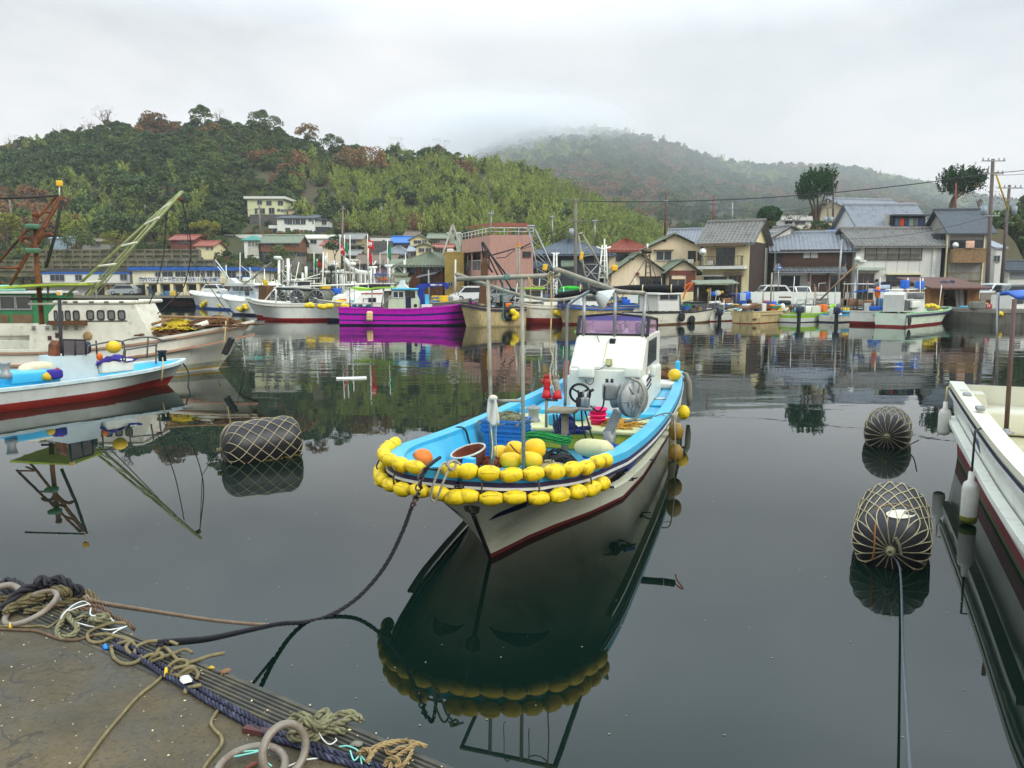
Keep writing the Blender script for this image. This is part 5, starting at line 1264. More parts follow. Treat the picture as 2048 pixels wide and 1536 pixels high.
for o in b.root.children:
 if o.name.startswith('bulwark'):o.data.materials[0] = mat('turquoise_inside',(50,150,168))
outboard(b,1440,622,1.0);b.lines([[(1433,632),(1450,619),(1470,622)],[(1446,626),(1456,620)]],.03,BLACK,'oar')
MB().sph(b.P(1412,630,.5),(.28,.28,.26)).build('round_fender',OLDWHITE,b.root)
b = Boat('small_boat','stained beige flat decked boat with heaped gear',(1570,641),(1484,647),1.9,.95,.78,.78,.35,[OLDC,BOOT],[(0,1),(.06,0)],OLDC,DECKC,rail=OLDC,deck=.05,full=.35)
b.house([(1495,617),(1510,610),(1535,606),(1546,617)],1.0,NET,'net_heap');b.lines([[(1527,580),(1525,618)],[(1544,545),(1541,612)]],.06,GREYPIPE,'post');b.lines([[(1520,581),(1532,580)]],.05,GREYPIPE,'cross_bar');b.box((1545,612,1562,616),.5,-.4,GREENP,'cover')
b.box((1507,628,1521,636),1.05,.9,OLDC,'step');MB().sph(b.P(1565,615,.3),(.18,.18,.3)).build('float',WHITE,b.root);MB().sph(b.P(1566,632,.6),(.14,.2,.42)).build('hung_net',NET,b.root)
b = Boat('small_boat','lime green and white speedboat with outboard and high bow',(1668,640),(1574,645),1.8,1.15,.6,.6,.6,[WHITE,NAVY,LIME],[(0,1),(.08,0),(.52,2),(.86,0)],LIME,DECKC,full=.6)
b.house([(1624,630),(1626,613),(1660,611),(1662,622)],1.0,OFFW,'foredeck');outboard(b,1599,618,1.05);b.box((1612,612,1624,626),.4,-.4,WHITE,'console',r=.05)
b.lines([[(1590,612),(1596,600),(1610,600),(1614,612)],[(1610,606),(1612,598),(1626,598),(1627,612)]],.035,STEEL,'hand_rail');b.tube([(1618,610),(1618,612)],.2,BLACK,'wheel')
b.lines([[(1632,582),(1631,612)],[(1655,582),(1657,612)],[(1632,590),(1656,590)],[(1632,597),(1656,597)],[(1632,604),(1656,604)],[(1636,583),(1638,567),(1651,566),(1654,583)]],.035,STEEL,'ladder_frame')
b = Boat('small_boat','little white boat with tall dark outboard beside the lime speedboat',(1722,641),(1655,645),1.6,.85,.5,.5,.3,[OLDWHITE,NAVY],STD,SKYB,DECKC,full=.5);outboard(b,1674,619,.95);b.box((1695,622,1704,630),.5,.1,SKYB,'fish_box',r=.05)
b = Boat('fishing_boat','white boat with red boot under a blue awning and pole',(1780,650),(1703,648),2.0,.95,.88,.9,.1,WB,[(0,1),(.26,0)],OLDWHITE,DECKC,full=.3)
AWN = MB();P_ = [b.P(x,y,.9) for x,y in ((1706,583),(1728,580),(1740,578),(1770,582),(1770,584),(1740,581),(1728,583),(1706,585))];AWN.prism(P_,(-b.near*1.8,0,0));AWN.build('awning',TARP,b.root)
b.lines([[(1706,585),(1707,622)],[(1770,583),(1769,622)],[(1715,517),(1714,620)]],.05,STEEL,'awning_post');b.lines([[(1640,600),(1714,528)]],.06,WOODL,'spar');b.lines([[(1686,568),(1747,568)]],.035,WHITE,'spar')
b.box((1738,612,1764,622),.8,0,TARP,'tarpaulin_box',r=.08);b.box((1729,606,1740,622),.7,.3,FRAME_W,'crate');b.box((1737,577,1746,585),.95,.92,FRAME_W,'sign_board')
MB().lathe([(.05,0),(.1,.15),(.2,.3)],Matrix.Translation(b.P(1717,519,0)) @ Matrix.Rotation(R(90*b.near),4,'Y'),14).build('loudspeaker',WHITE,b.root)
MB().sph(b.P(1755,585,.7),(.12,.18,.4)).build('orange_float',ORANGE,b.root)
b = Boat('fishing_boat','pale mint boat with red boot, tall windscreen console and floats on the bow',(1892,641),(1779,654),2.2,1.0,.85,.85,.6,[mat('mint_white',(208,220,196),.4,var=.05,dirt=(150,150,120),dirt_amt=.3),BOOT],[(0,1),(.15,0)],mat('mint_rail',(150,200,160),.5),DECKC,rail=NAVY,full=.4)
b.house([(1806,624),(1808,590),(1811,584),(1849,584),(1850,624)],1.2,OFFW);b.win((1814,586,1847,598),.605,fr=OFFW);b.win((1808,600,1824,621),.605,glass=mat('dark_grey_panel',(70,72,74),.6),fr=OFFW);b.box((1826,602,1842,615),.8,.61,WHITE,'seat',r=.05)
b.lines([[(1816,584),(1816,556)],[(1845,584),(1846,556)],[(1771,580),(1850,578)]],.04,WHITE,'antenna');b.box((1814,560,1819,577),.2,-.2,TARP,'furled_flag',r=.05);b.box((1843,562,1849,578),.2,-.2,TARP,'furled_flag',r=.05)
c = b.P(1819,641,1.15);MB().lathe([(.3,-.03),(.34,0),(.3,.03)],Matrix.Translation(c) @ Matrix.Rotation(R(90),4,'Y'),16).build('rope_coil',DARK,b.root)
floats_row(b,[b.W(b.P(x,y,.7)) for x,y in ((1855,612),(1862,611),(1868,612),(1874,615))],.16,YELLOW,'fender_floats','yellow floats round the bow of the pale mint boat','yellow float bunches on far boats')
floats_row(b,[b.W(b.P(x,y,.3)) for x,y in ((1883,623),(1886,628),(1884,632))],.16,YELLOW,'fender_floats','yellow floats hanging off the stem of the pale mint boat','yellow float bunches on far boats')
for x,lab in ((1772,'black round fender left of the pale mint boat'),):
 a = on(x,646,0);o = MB().sph((0,0,0),(.28,.28,.6)).build('boat_fender',BLACK);o.location = (a.x,a.y,.55);tag(o,lab,'fender')
b = Boat('fishing_boat','white boat with yellow floats cut off by the right edge',(1999,646),(2110,640),2.2,1.05,.95,.95,.3,[WHITE,mat('pale_bottom',(190,184,160),.6)],STD,WHITE,DECKC,full=.35)
b.house([(2020,622),(2024,590),(2060,590),(2060,622)],1.3,OFFW);b.win((2030,597,2046,606),.655)
floats_row(b,[b.W(b.P(x,y,.9)) for x,y in ((2001,628),(2007,632),(2013,630),(2019,632))],.17,YELLOW,'fender_floats','yellow floats on the bow of the boat at the right edge','yellow float bunches on far boats')
MB().lathe([(.22,-.1),(.36,-.05),(.36,.05),(.22,.1)],Matrix.Translation(b.P(2043,638,1.15)) @ Matrix.Rotation(R(90),4,'Y'),14).build('tyre_fender',TYRE,b.root)
a = on(341,607,0);c = on(386,607,0);o = MB().tube([(-(c.x-a.x)/2,0,.12),((c.x-a.x)/2,0,.12)],.22,8).build('floating_boom',ORANGE);o.location = ((a.x+c.x)/2,a.y,0);tag(o,'orange floating boom lying on the water before the fish market','boom')
# ---------------------------------------------------------------- the boat in the middle
from mathutils.bvhtree import BVHTree
TH = R(16.6)
class Main:pass
MBT = Main();MBT.O = V((-.44,6.5,0));MBT.d = V((math.sin(TH),math.cos(TH),0));MBT.nv = V((math.cos(TH),-math.sin(TH),0));LM = 10.9
mr_ = thing('fishing_boat','white and sky blue fishing boat ringed with yellow floats, moored bow first in the middle','boat',MBT.O,-TH);MBT.root = mr_
def loc_(p):q = p-MBT.O;return V((q.dot(MBT.nv),q.dot(MBT.d),p.z))
def Lz(px,py,z):return loc_(on(px,py,z))
def Ls(px,py,s):
 d = ray(px,py);o = MBT.O+MBT.d*s;n = MBT.d;k = (o.x*n.x+o.y*n.y)/(d.x*n.x+d.y*n.y)
 return loc_(V((d.x*k,d.y*k,H+d.z*k)))
def Wm(p):p = V(p);return MBT.O+MBT.nv*p.x+MBT.d*p.y+V((0,0,p.z))
bfm = lambda q:stab([(-.02,0),(0,.005),(.003,.30),(.012,.56),(.03,.80),(.06,.97),(.1,1.07),(.18,1.16),(.45,1.25),(.75,1.21),(1,1.05),(1.1,1.0)],q)
wfm = lambda q:max(.004,tab([(0,.004),(.08,.2),(.13,.37),(.2,.66),(.28,.92),(.42,1.04),(.7,1.08),(1,.95)],q))
gfm = lambda q:stab([(-.1,1.03),(0,1.02),(.1,.97),(.18,.89),(.32,.8),(.5,.74),(.75,.72),(1,.76),(1.1,.78)],q)
HULLW = mat('hull_gelcoat',(226,226,200),.32,var=.06,scale=1.2,dirt=(140,124,84),dirt_amt=.5,dscale=1.6,dlo=.53,coat=.3)
NAVYR = mat('navy_rubber_rail',(34,26,62),.5,var=.2)
CYAN = mat('sky_blue_deck_paint',(62,176,216),.38,var=.08,dirt=(128,150,152),dirt_amt=.45,dscale=3,dlo=.55)
QS = [0,.0008,.003,.007,.012,.02,.03,.045,.06,.08,.1,.13,.16,.2,.24,.28,.34,.4,.5,.6,.7,.8,.9,1]
hm = hull_mesh(mr_,LM,bfm,wfm,gfm,.82,[(0,1),(.03,1),(.055,0),(.3,0),(.45,0),(.6,0),(.72,0),(.86,0)],[HULLW,mat('dark_red_boot',(98,26,28),.6,var=.2,dirt=(60,40,30),dirt_amt=.6,dscale=4)],qs=QS,flare=1.5,rpow=4)
rail_strip(mr_,LM,bfm,gfm,-.145,-.045,.03,NAVYR,'rub_rail',90,inner=-.005)
rail_strip(mr_,LM,bfm,gfm,-.106,-.084,.042,FRAME_W,'rail_stripe',90,inner=.0)
rail_strip(mr_,LM,bfm,gfm,-.30,-.275,.018,HULLW,'spray_rail',60,q0=.12,inner=.06)
rail_strip(mr_,LM,bfm,gfm,-.05,.03,.02,CYAN,'gunwale',90,inner=.15)
DZ = lambda q:tab([(0,.5),(.06,.42),(.3,.36),(1,.34)],q)
deck_mesh(mr_,LM,bfm,gfm,.14,DZ,CYAN,mat('blue_deck',(74,160,190),.6,var=.15,dirt=(110,110,96),dirt_amt=.6,dscale=3),60,wf=wfm,rake=.82,flare=1.5)
mb = MB();pts = [V((0,.82*(1-v)**1.1-.012,v*1.02)) for v in (0,.1,.2,.3,.4,.5,.58)];mb.tube(pts,.022,6);mb.build('stem_strip',BLACK,mr_)
bv = BVHTree.FromPolygons([Wm(v.co) for v in hm.data.vertices],[list(p.vertices) for p in hm.data.polygons])
def on_hull(px,py,off=.006):
 d = ray(px,py).normalized();h_ = bv.ray_cast(V((0,0,H)),d)
 if h_[0] is None:return None
 return loc_(h_[0]-d*off)
def decal(rows_top,rows_bot,mt,name,mirror=False,n=14):
 mb = MB();vs = []
 for i in range(n+1):
  u = i/n
  a = V((tab([(k/(len(rows_top)-1),p[0]) for k,p in enumerate(rows_top)],u),tab([(k/(len(rows_top)-1),p[1]) for k,p in enumerate(rows_top)],u)))
  b = V((tab([(k/(len(rows_bot)-1),p[0]) for k,p in enumerate(rows_bot)],u),tab([(k/(len(rows_bot)-1),p[1]) for k,p in enumerate(rows_bot)],u)))
  for w_ in (0,.5,1):
   q = a.lerp(b,w_);p = on_hull(q.x,q.y)
   if p is None:return
   vs.append((-p.x if mirror else p.x,p.y,p.z))
 fs = []
 for i in range(n):
  for j in (0,1):a = i*3+j;fs.append((a,a+1,a+4,a+3))
 mb.add(vs,fs,0);mb.build(name,mt,mr_,recalc=False)
SW = mat('navy_hull_graphic',(24,26,66),.4)
for mi in (False,True):decal([(977,1041),(994,1027),(1038,1008),(1102,991)],[(977,1041.5),(996,1034),(1040,1019),(1102,991.5)],SW,'hull_graphic',mi)
decal([(927,1012),(942,1010),(960,1014)],[(930,1022),(946,1030),(958,1026)],mat('hull_scuff',(96,94,84),.8),'scuff_mark')
def lbox(name,x0,x1,y0,y1,z0,z1,mt,r=.02,parent=None):return MB().rbx(x0,x1,y0,y1,z0,z1,r).build(name,mt,parent or mr_)
CRM = mat('cream_hatch',(206,204,150),.5,var=.08,dirt=(140,130,90),dirt_amt=.4)
YFR = mat('yellow_hold_front',(222,214,70),.5,var=.08,dirt=(150,140,60),dirt_amt=.4)
lbox('hold',-1.0,1.02,4.3,5.35,.36,.60,YFR);lbox('hatch',-1.04,1.05,4.26,5.4,.60,.655,CRM)
lbox('thwart',-1.06,1.07,5.46,5.62,.36,.72,CYAN)
lbox('side_locker',.80,1.06,5.7,9.6,.34,.60,CYAN);lbox('side_locker',-1.06,-.62,5.7,9.6,.34,.60,CYAN)
lbox('locker_rim',.83,1.03,6.9,9.3,.60,.64,CYAN)
MB().lathe([(.10,0),(.11,.012),(.06,.015)],Matrix.Translation((.93,7.6,.641)),18).build('drain_cap',OFFW,mr_)
lbox('stern_seat',.55,1.06,8.9,9.5,.64,.76,OFFW,.04)
for sd in (-1,1):MB().rbx(-.05,.05,-.05,.05,0,.28,.03,0,Matrix.Translation((sd*.98,10.5,.76))).build('bollard',CYAN,mr_)
for px,py in ((846,893),(920,906)):pass
MB().prism([(-.55,1.55,.8),(-.42,1.5,.8),(-.42,1.5,.55),(-.62,1.6,.55)],(0,.1,0)).build('bow_bracket',CYAN,mr_)
CAB = mat('cabin_gelcoat',(216,215,200),.35,var=.03,dirt=(180,165,130),dirt_amt=.25,streak=True,dscale=.9,dlo=.56)
ca,cb = -.42,.76
mb = MB()
pr = [(6.15,.36),(6.2,1.30),(6.28,1.36),(6.78,1.78),(6.84,1.80),(8.9,1.80),(8.9,.36)]
mb.prism([(ca,y,z) for y,z in pr],(cb-ca,0,0));cabin = mb.build('cabin',CAB,mr_)
bm = bmesh.new();bm.from_mesh(cabin.data);bmesh.ops.bevel(bm,geom=[e for e in bm.edges],offset=.035,segments=2,affect='EDGES');bm.to_mesh(cabin.data);bm.free()
lbox('cabin_base',ca-.1,cb+.06,6.3,8.7,.36,1.16,CAB,.05)
cockp = MB();cockp.bx(ca+.07,cb-.07,6.95,8.5,1.801,1.806);cockp.build('cockpit_floor',mat('cockpit_grey',(150,140,150),.7),mr_)
fr = MB();zb_,zt_ = 1.80,2.13;yb_,yt_ = 6.84,7.06;xa,xb = ca+.0,cb-.0
def wp(x,v):return V((x,lerp(yb_,yt_,v),lerp(zb_,zt_,v)))
fr.bar(wp(xa,0),wp(xb,0),.05,.05);fr.tube([wp(xa,.9),wp((xa+xb)/2,1.06),wp(xb,.9)],.022,6)
for x in (xa,xb):fr.bar(wp(x,0),wp(x,.9),.05,.05);fr.bar(wp(x,.9),V((x,8.3,zt_-.12)),.04,.04);fr.bar(V((x,8.3,zt_-.12)),V((x,8.3,zb_)),.04,.04)
fr = fr.build('windscreen_frame',BLACK,mr_)
CLR = clear('violet_tinted_pane',(232,212,230),.16)
pn = MB();pn.prism([wp(xa+.02,.04),wp(xb-.02,.04),wp(xb-.02,.9),wp((xa+xb)/2,1.05),wp(xa+.02,.9)],(0,.008,.0));pn.build('pane',CLR,fr)
for x in (xa,xb):MB().prism([wp(x,.04),(x,8.28,zb_+.02),(x,8.28,zt_-.13),wp(x,.88)],(.008,0,0)).build('pane',CLR,fr)
MB().bar(wp(xa+.03,.83),wp(xb-.03,.83),.002,.10,up=(0,.5,.8)).build('tint_band',clear('blue_tint_band',(150,140,210),.3),fr)
SEAT = mat('pale_pink_seat',(200,168,178),.6,var=.05)
lbox('seat',ca+.14,ca+.68,7.5,7.62,1.81,2.06,SEAT,.05);lbox('seat',ca+.74,cb-.3,7.55,7.65,1.81,2.08,SEAT,.05)
mb = MB();c = V((ca+.66,7.25,1.95));mb.tube([c+V((.11*math.cos(a),.03*math.sin(a),.11*math.sin(a))) for a in [2*math.pi*i/20 for i in range(20)]],.014,6,0,True)
for a in (.5,2.6,4.7):mb.tube([c,c+V((.11*math.cos(a),0,.11*math.sin(a)))],.01,4)
mb.tube([c,c+V((0,.2,-.15))],.02,6);mb.build('steering_wheel',BLACK,mr_)
lbox('dashboard_box',cb-.26,cb-.12,7.2,7.4,1.81,2.0,mat('navy_box',(50,50,90),.6),.03)
MB().tube([(xa-.03,6.88,1.80),(xa-.03,6.88,1.86)],.03,6).build('green_fitting',mat('green_fitting',(120,190,80),.5),mr_)
for a,b_ in ((1155,1187),(1248,1281)):
 p,q = Ls(a,734,6.05),Ls(b_,757,6.05)
 o = lbox('ventilator',p.x,q.x,6.05,6.19,q.z,p.z,CAB,.035);MB().bx(p.x+.02,q.x-.02,6.04,6.17,q.z-.016,q.z-.002).build('louvre',FRAME_A,o)  # thin grey strip paints the shading under each vent box
p,q = Ls(1211,718,6.2),Ls(1223,732,6.2);o = lbox('work_lamp',p.x,q.x,6.2,6.3,q.z,p.z,mat('lamp_housing_beige',(150,142,110),.5),.012);MB().bx(p.x+.015,q.x-.015,6.19,6.199,q.z+.015,p.z-.015).build('lens',mat('lamp_lens',(206,196,140),.2),o)
p,q = Ls(1220,677,6.7),Ls(1231,687,6.7);lbox('camera',p.x,q.x,6.64,6.78,q.z,p.z,BLACK,.01)
MB().tube(cr([Ls(1211,730,6.19),Ls(1202,738,6.17),Ls(1188,740,6.17)],6),.006,5).build('cable',BLACK,mr_)
for k,pts in enumerate((((1187,752),(1186,764),(1180,769),(1172,764),(1171,757)),)):MB().tube(cr([Ls(x,y,6.13) for x,y in pts],6),.006,5).build('cable',BLACK,mr_)
MB().tube(cr([Ls(1196,663,6.83),Ls(1195,675,6.7),Ls(1199,684,6.62)],6),.006,5).build('cable',BLACK,mr_)
MB().prism([(.115,6.655,1.682),(.13,6.655,1.682),(.126,6.30,1.388),(.119,6.30,1.388)],(0,-.002,.003)).build('rust_streak',mat('pale_rust_stain',(186,166,120),.6),mr_)
MB().prism([(cb+.002,6.9,1.28),(cb+.002,8.2,1.28),(cb+.002,8.2,1.7),(cb+.002,7.05,1.7)],(.012,0,0)).build('side_window',GLASS,mr_)
for z,w_ in ((1.08,.05),(1.00,.04),(.93,.03)):MB().prism([(cb+.062,6.36,z),(cb+.062,7.0,z+.04),(cb+.062,7.0,z+.04+w_),(cb+.062,6.36,z+w_)],(.006,0,0)).build('stripe',NAVYR,mr_)
lbox('mirror_pod',cb+.06,cb+.16,6.75,6.95,1.12,1.32,CAB,.04)
def pipe(pts,r,name,mt=GREYPIPE,k=6):return MB().tube(cr(pts,k) if len(pts) > 2 else pts,r,9).build(name,mt,mr_)
def pzero(p,z):return V((p.x,p.y,z))
for a,b_ in (((984,925),(976,559)),((1047,925),(1044,556))):
 q = Ls(b_[0],b_[1],1.8);p = Ls(a[0],a[1],1.8);u = (q-p)/(q.z-p.z);pipe([p+u*(.42-p.z),q],.021,'frame_post')
pipe([Ls(914,558.5,1.8),Ls(1120,550.5,1.8)],.026,'cross_bar');pipe([Ls(987,802,1.8),Ls(1049,801,1.8)],.018,'rung')
pipe([Ls(914,549,1.86),Ls(972,569,3.0),Ls(1039,590,4.2),Ls(1105,600,5.5),Ls(1155,594,6.6),Ls(1172,586,7.0)],.024,'side_pipe')
pipe([Ls(1112,540,1.74),Ls(1211,574,4.8),Ls(1240,583,5.9),Ls(1288,586,6.85)],.034,'side_pipe')
for xt,yt,xb_,yb2 in ((1169,588,1167,676),(1231,580,1229,676),(1291,586,1285,676)):pipe([Ls(xt,yt,6.9),Ls(xb_,yb2,6.82)],.03,'roof_post',STEEL)
pipe([Ls(1169,592,6.9),Ls(1231,586,6.9),Ls(1291,587,6.9)],.028,'roof_bar')
lp = pipe([Ls(1130,812,3.6),Ls(1133,720,3.6),Ls(1135,622,3.6),Ls(1146,603,3.6),Ls(1164,591,3.6),Ls(1182,581,3.6)],.019,'lamp_post',STEEL)
MB().tube([Ls(1182,581,3.6),Ls(1192,586,3.57)],.035,8).build('lamp_socket',BLACK,lp)
c0 = Ls(1191,587,3.6);c1 = Ls(1216,602,3.63);ax = (c1-c0).normalized();Mx = Matrix.Translation(c0) @ V((0,0,1)).rotation_difference(ax).to_matrix().to_4x4();Lc = (c1-c0).length
mb = MB();vs = [];n = 24
for r,z in ((.03,0),(.172,Lc),(.167,Lc),(.026,.01)):
 for i in range(n):a = 2*math.pi*i/n;vs.append((r*math.cos(a),r*math.sin(a),z))
mb.add(vs,[(j*n+i,j*n+(i+1) % n,(j+1)*n+(i+1) % n,(j+1)*n+i) for j in range(3) for i in range(n)],0,False,Mx)
mb.build('lamp_shade',mat('brushed_aluminium',(196,196,188),.35,.7,var=.1),lp);MB().sph(Mx @ V((0,0,Lc*.5)),.04).build('bulb',OFFW,lp)
mb = MB();pp = [(1110,593,.025),(1124,590,.055),(1150,587,.062),(1180,583,.06),(1200,581,.055),(1222,579,.05),(1260,577,.06),(1300,577,.066),(1340,578,.068),(1366,577,.066),(1368,577,.02)]
mb.tube([Ls(x,y,7.25) for x,y,r in pp],[r for x,y,r in pp],12);o = mb.build('net_roll',mat('black_net_roll',(24,24,25),.95,var=.5,scale=30,bump=.9,bscale=50));o.location = MBT.O;o.rotation_euler[2] = -TH;tag(o,'long black rolled net tied on the roof bars above the purple windscreen','net')
for x in (1162,1286,1343):MB().tube([Ls(x,578,7.25)+V((0,.072*math.cos(a),.072*math.sin(a))) for a in [2*math.pi*i/14 for i in range(14)]],.008,4,0,True).build('tie',CREAM,o)
o = MB().rope(cr([Ls(x,y,7.25) for x,y in ((1366,577),(1374,570),(1384,566),(1377,577),(1371,584),(1366,598))],6),.014).build('rope',ORANGE);o.location = MBT.O;o.rotation_euler[2] = -TH;tag(o,'orange rope end dangling from the tip of the black net roll','rope')
WDS = mat('grey_weathered_board',(140,128,104),.8,var=.3,streak=True)
p,q = Ls(1095,817,3.7),Ls(1152,827,3.7);st = lbox('control_stand',p.x,q.x,3.62,3.95,q.z,p.z,WDS,.01)
p = Ls(1130,828,3.78);MB().tube([(p.x,3.78,.37),(p.x,3.78,p.z)],.05,8).build('leg',WDS,st)
p,q = Ls(1158,815,3.55),Ls(1184,823,3.55);lbox('valve_bracket',p.x,q.x,3.55,3.8,q.z,p.z,STEEL,.01,st)
for i,x in enumerate((1157,1166,1174)):a = Ls(x,814,3.6);MB().rbx(a.x-.03,a.x+.03,3.56,3.66,a.z,a.z+.13,.02).tube([(a.x,3.6,a.z+.12),(a.x+.01*i,3.58,a.z+.22)],.012,6).build('valve',BLACK if i == 0 else STEEL,st)
c = Ls(1160,787,3.6);mb = MB();mb.tube([c+V((.13*math.cos(a),-.03*math.sin(a),.125*math.sin(a))) for a in [2*math.pi*i/24 for i in range(24)]],.017,7,0,True)
for a in (0.5,2.6,4.7):mb.tube([c,c+V((.12*math.cos(a),0,.12*math.sin(a)))],.013,5)
mb.tube([c,c+V((0,.12,-.12))],.03,7);mb.build('steering_wheel',BLACK,st)
MB().tube([Ls(1176,785,3.6),Ls(1187,779,3.6)],.022,6).build('lever',BLACK,st)
for pts in (((1163,822),(1165,850),(1170,870),(1176,890)),((1170,822),(1178,850),(1182,868),(1190,884)),((1148,824),(1149,845),(1150,868)),((1181,812),(1196,822),(1206,812),(1209,785),(1210,772)),((1107,828),(1109,850),(1112,872)),((1113,828),(1117,850),(1120,872))):
 MB().tube(cr([Ls(x,y,3.6) for x,y in pts],6),.012,6).build('hose',BLACK,st)
HAUL = mat('grey_cast_metal',(150,152,148),.5,.35,var=.15,scale=5,dirt=(100,92,76),dirt_amt=.45,dscale=4)
sh = 4.0
p = Ls(1218,905,sh);hl = MB().tube([(p.x,sh,.37),(p.x,sh,.72)],.085,14).build('line_hauler',HAUL,mr_)
a = Ls(1218,872,sh);a.z = .70;b_ = Ls(1236,822,sh);MB().bar(a,b_,.15,.12).build('arm',HAUL,hl)
p,q = Ls(1207,764,sh),Ls(1240,800,sh);MB().rbx(p.x,q.x,sh-.12,sh+.14,q.z,p.z,.04).build('motor',HAUL,hl)
c0 = Ls(1222,800,sh);c1 = Ls(1248,795,sh);MB().tube([c0,c0.lerp(c1,.5),c1,c1+(c1-c0)*.3],[.11,.115,.10,.06],14).build('gearbox',HAUL,hl)
mb = MB()
for x in (1214,1224):a = Ls(x,763,sh-.02);mb.tube([a-V((0,0,.02)),a+V((0,0,.035))],.022,6)
mb.build('bolt',BLACK,hl)
c = Ls(1265,797,sh);axd = V((.80,-.60,0)).normalized();Md = Matrix.Translation(c) @ V((0,0,1)).rotation_difference(axd).to_matrix().to_4x4()
mb = MB();mb.lathe([(.05,-.06),(.235,-.05),(.25,-.02),(.20,.0),(.25,.03),(.235,.06),(.10,.05),(.07,.08)],Md,30)
for k in range(6):
 a = k*math.pi/3;mb.tube([Md @ V((.08*math.cos(a),.08*math.sin(a),.07)),Md @ V((.22*math.cos(a),.22*math.sin(a),.062))],.008,4)
mb.build('hauler_wheel',HAUL,hl)
MB().tube(cr([Ls(x,y,sh-.1) for x,y in ((1262,757),(1280,766),(1288,785),(1287,805),(1278,825),(1270,838),(1248,844))],6),.02,7).build('line_guide',GREYPIPE,hl)
for x in (1250,1258):MB().bar(Ls(x,800,sh-.14),Ls(x+3,815,sh-.14),.03,.02).build('brace',HAUL,hl)
p = Ls(1067,866,4.7);MB().lathe([(.10,0),(.10,.30),(.075,.34),(.075,.44),(.105,.47),(.105,.50),(.03,.50),(.03,.53)],Matrix.Translation((p.x,4.7,.37)),20).build('capstan',HAUL,mr_)
def loose(name,label,cat,mb,mt,group=None):
 """thing lying on or hanging from the boat, built in boat coordinates"""
 o = mb.build(name,mt,None,origin=True);p = V(o.location);o.location = Wm(p);o.rotation_euler[2] = -TH;return tag(o,label,cat,group)
BRF = mat('grubby_amber_float',(138,106,28),.55,var=.2,scale=5,dirt=(84,66,26),dirt_amt=.7,dscale=4)
pa = Ls(1347,868,5.9);sx = bfm(.52)+.16
for i,(z,lab) in enumerate(((.56,'upper of two grubby amber floats hanging on the right side of the middle boat'),(.25,'lower of two grubby amber floats hanging on the right side of the middle boat'))):
 loose('fender_float',lab,'float',MB().sph((sx,5.0,z),(.108,.108,.13),None,14,10,p=.9),BRF,'amber floats on the right side of the middle boat')
loose('rope','grey cord holding the two amber floats','rope',MB().tube([(1.2,5.02,.80),(sx-.02,4.9,.74),(sx+.01,4.86,.40),(sx+.02,4.86,.02)],.008,5),GREYPIPE)
loose('fender_board','upright grey wooden fender plank beside the amber floats','fender',MB().rbx(1.27,1.36,5.5,5.64,.0,.72,.02),WDS)
loose('fender_float','amber float hanging further aft behind the wooden fender plank','float',MB().sph((1.33,7.6,.42),(.11,.11,.13),None,14,10),YELLOW)
p = Ls(1385,770,9.6);loose('rope_fender','pale grey rope fender hanging at the stern corner of the middle boat','fender',MB().tube([(1.12,9.9,.86),(1.2,9.9,.84),(1.27,9.85,.66),(1.28,9.85,.38),(1.27,9.85,.20)],[.03,.04,.06,.06,.035],9),CONC)
loose('yellow_float','round yellow float on the stern locker beside the brown net','float',MB().sph((Ls(1349,757,9.3).x,9.3,.88),(.13,.14,.12),None,14,10),YELLOWF)
def heap(c,rx,ry,rz,n=70,r=.01,seed=1,flat=.5):
 rr = random.Random(seed);mb = MB();
 for k in range(n):
  a = rr.random()*6.28;q = rr.random()**.6;z = (1-q*q)*rr.uniform(.2,1);p = V((c[0]+rx*q*math.cos(a),c[1]+ry*q*math.sin(a),c[2]+rz*z));pts = [p]
  d = V((rr.gauss(0,1),rr.gauss(0,1),rr.gauss(0,flat))).normalized()
  for j in range(6):
   d = (d+V((rr.gauss(0,.6),rr.gauss(0,.6),rr.gauss(0,flat*.6)))).normalized();p = p+d*max(rx,ry)*.22
   e = math.hypot((p.x-c[0])/rx,(p.y-c[1])/ry)
   p = V((p.x,p.y,max(c[2],min(p.z,c[2]+rz*max(.1,1.05-e*e)))));pts.append(p)
  mb.tube(cr(pts,2),r,4)
 mb.sph((c[0],c[1],c[2]+rz*.3),(rx*.8,ry*.8,rz*.55),None,12,7)
 return mb
loose('net_heap','brown net heap on the stern of the middle boat','net',heap((Ls(1330,756,9.8).x,9.8,.70),.26,.3,.26,70,.012,5),NET)
loose('fire_hose','orange hose hanging beside the cabin of the middle boat','hose',MB().tube(cr([(-.56,6.6,.8),(-.55,6.5,1.05),(-.53,6.45,1.3),(-.5,6.42,1.36),(-.49,6.4,1.15),(-.5,6.4,.9)],6),.035,7),mat('faded_orange_hose',(206,104,70),.7))
CRB_ = mat('blue_fish_crate',(24,104,176),.5,var=.15,dirt=(70,90,100),dirt_amt=.5,dscale=4)
CRD = mat('deep_blue_crate',(24,66,160),.5,var=.15,dirt=(40,50,80),dirt_amt=.4,dscale=4)
def crate(mb,x0,x1,y0,y1,z0,z1,M=None):
 t = .02
 mb.bx(x0,x1,y0,y1,z0,z0+.015,0,M)
 for f in ((x0,x1,y0,y0+t),(x0,x1,y1-t,y1),(x0,x0+t,y0+t,y1-t),(x1-t,x1,y0+t,y1-t)):
  mb.bx(f[0],f[1],f[2],f[3],z0+.015,z1,0,M)
 e = .012
 for z in (z0+.02,(z0+z1)/2,z1-.03):mb.bx(x0-e,x1+e,y0-e,y0-.001,z,z+.03,0,M);mb.bx(x0-e,x0-.001,y0,y1,z,z+.03,0,M);mb.bx(x1+.001,x1+e,y0,y1,z,z+.03,0,M)
 for k in range(5):x = lerp(x0+.02,x1-.05,k/4);mb.bx(x,x+.025,y0-e*.8,y0-.001,z0,z1,0,M)
 return mb
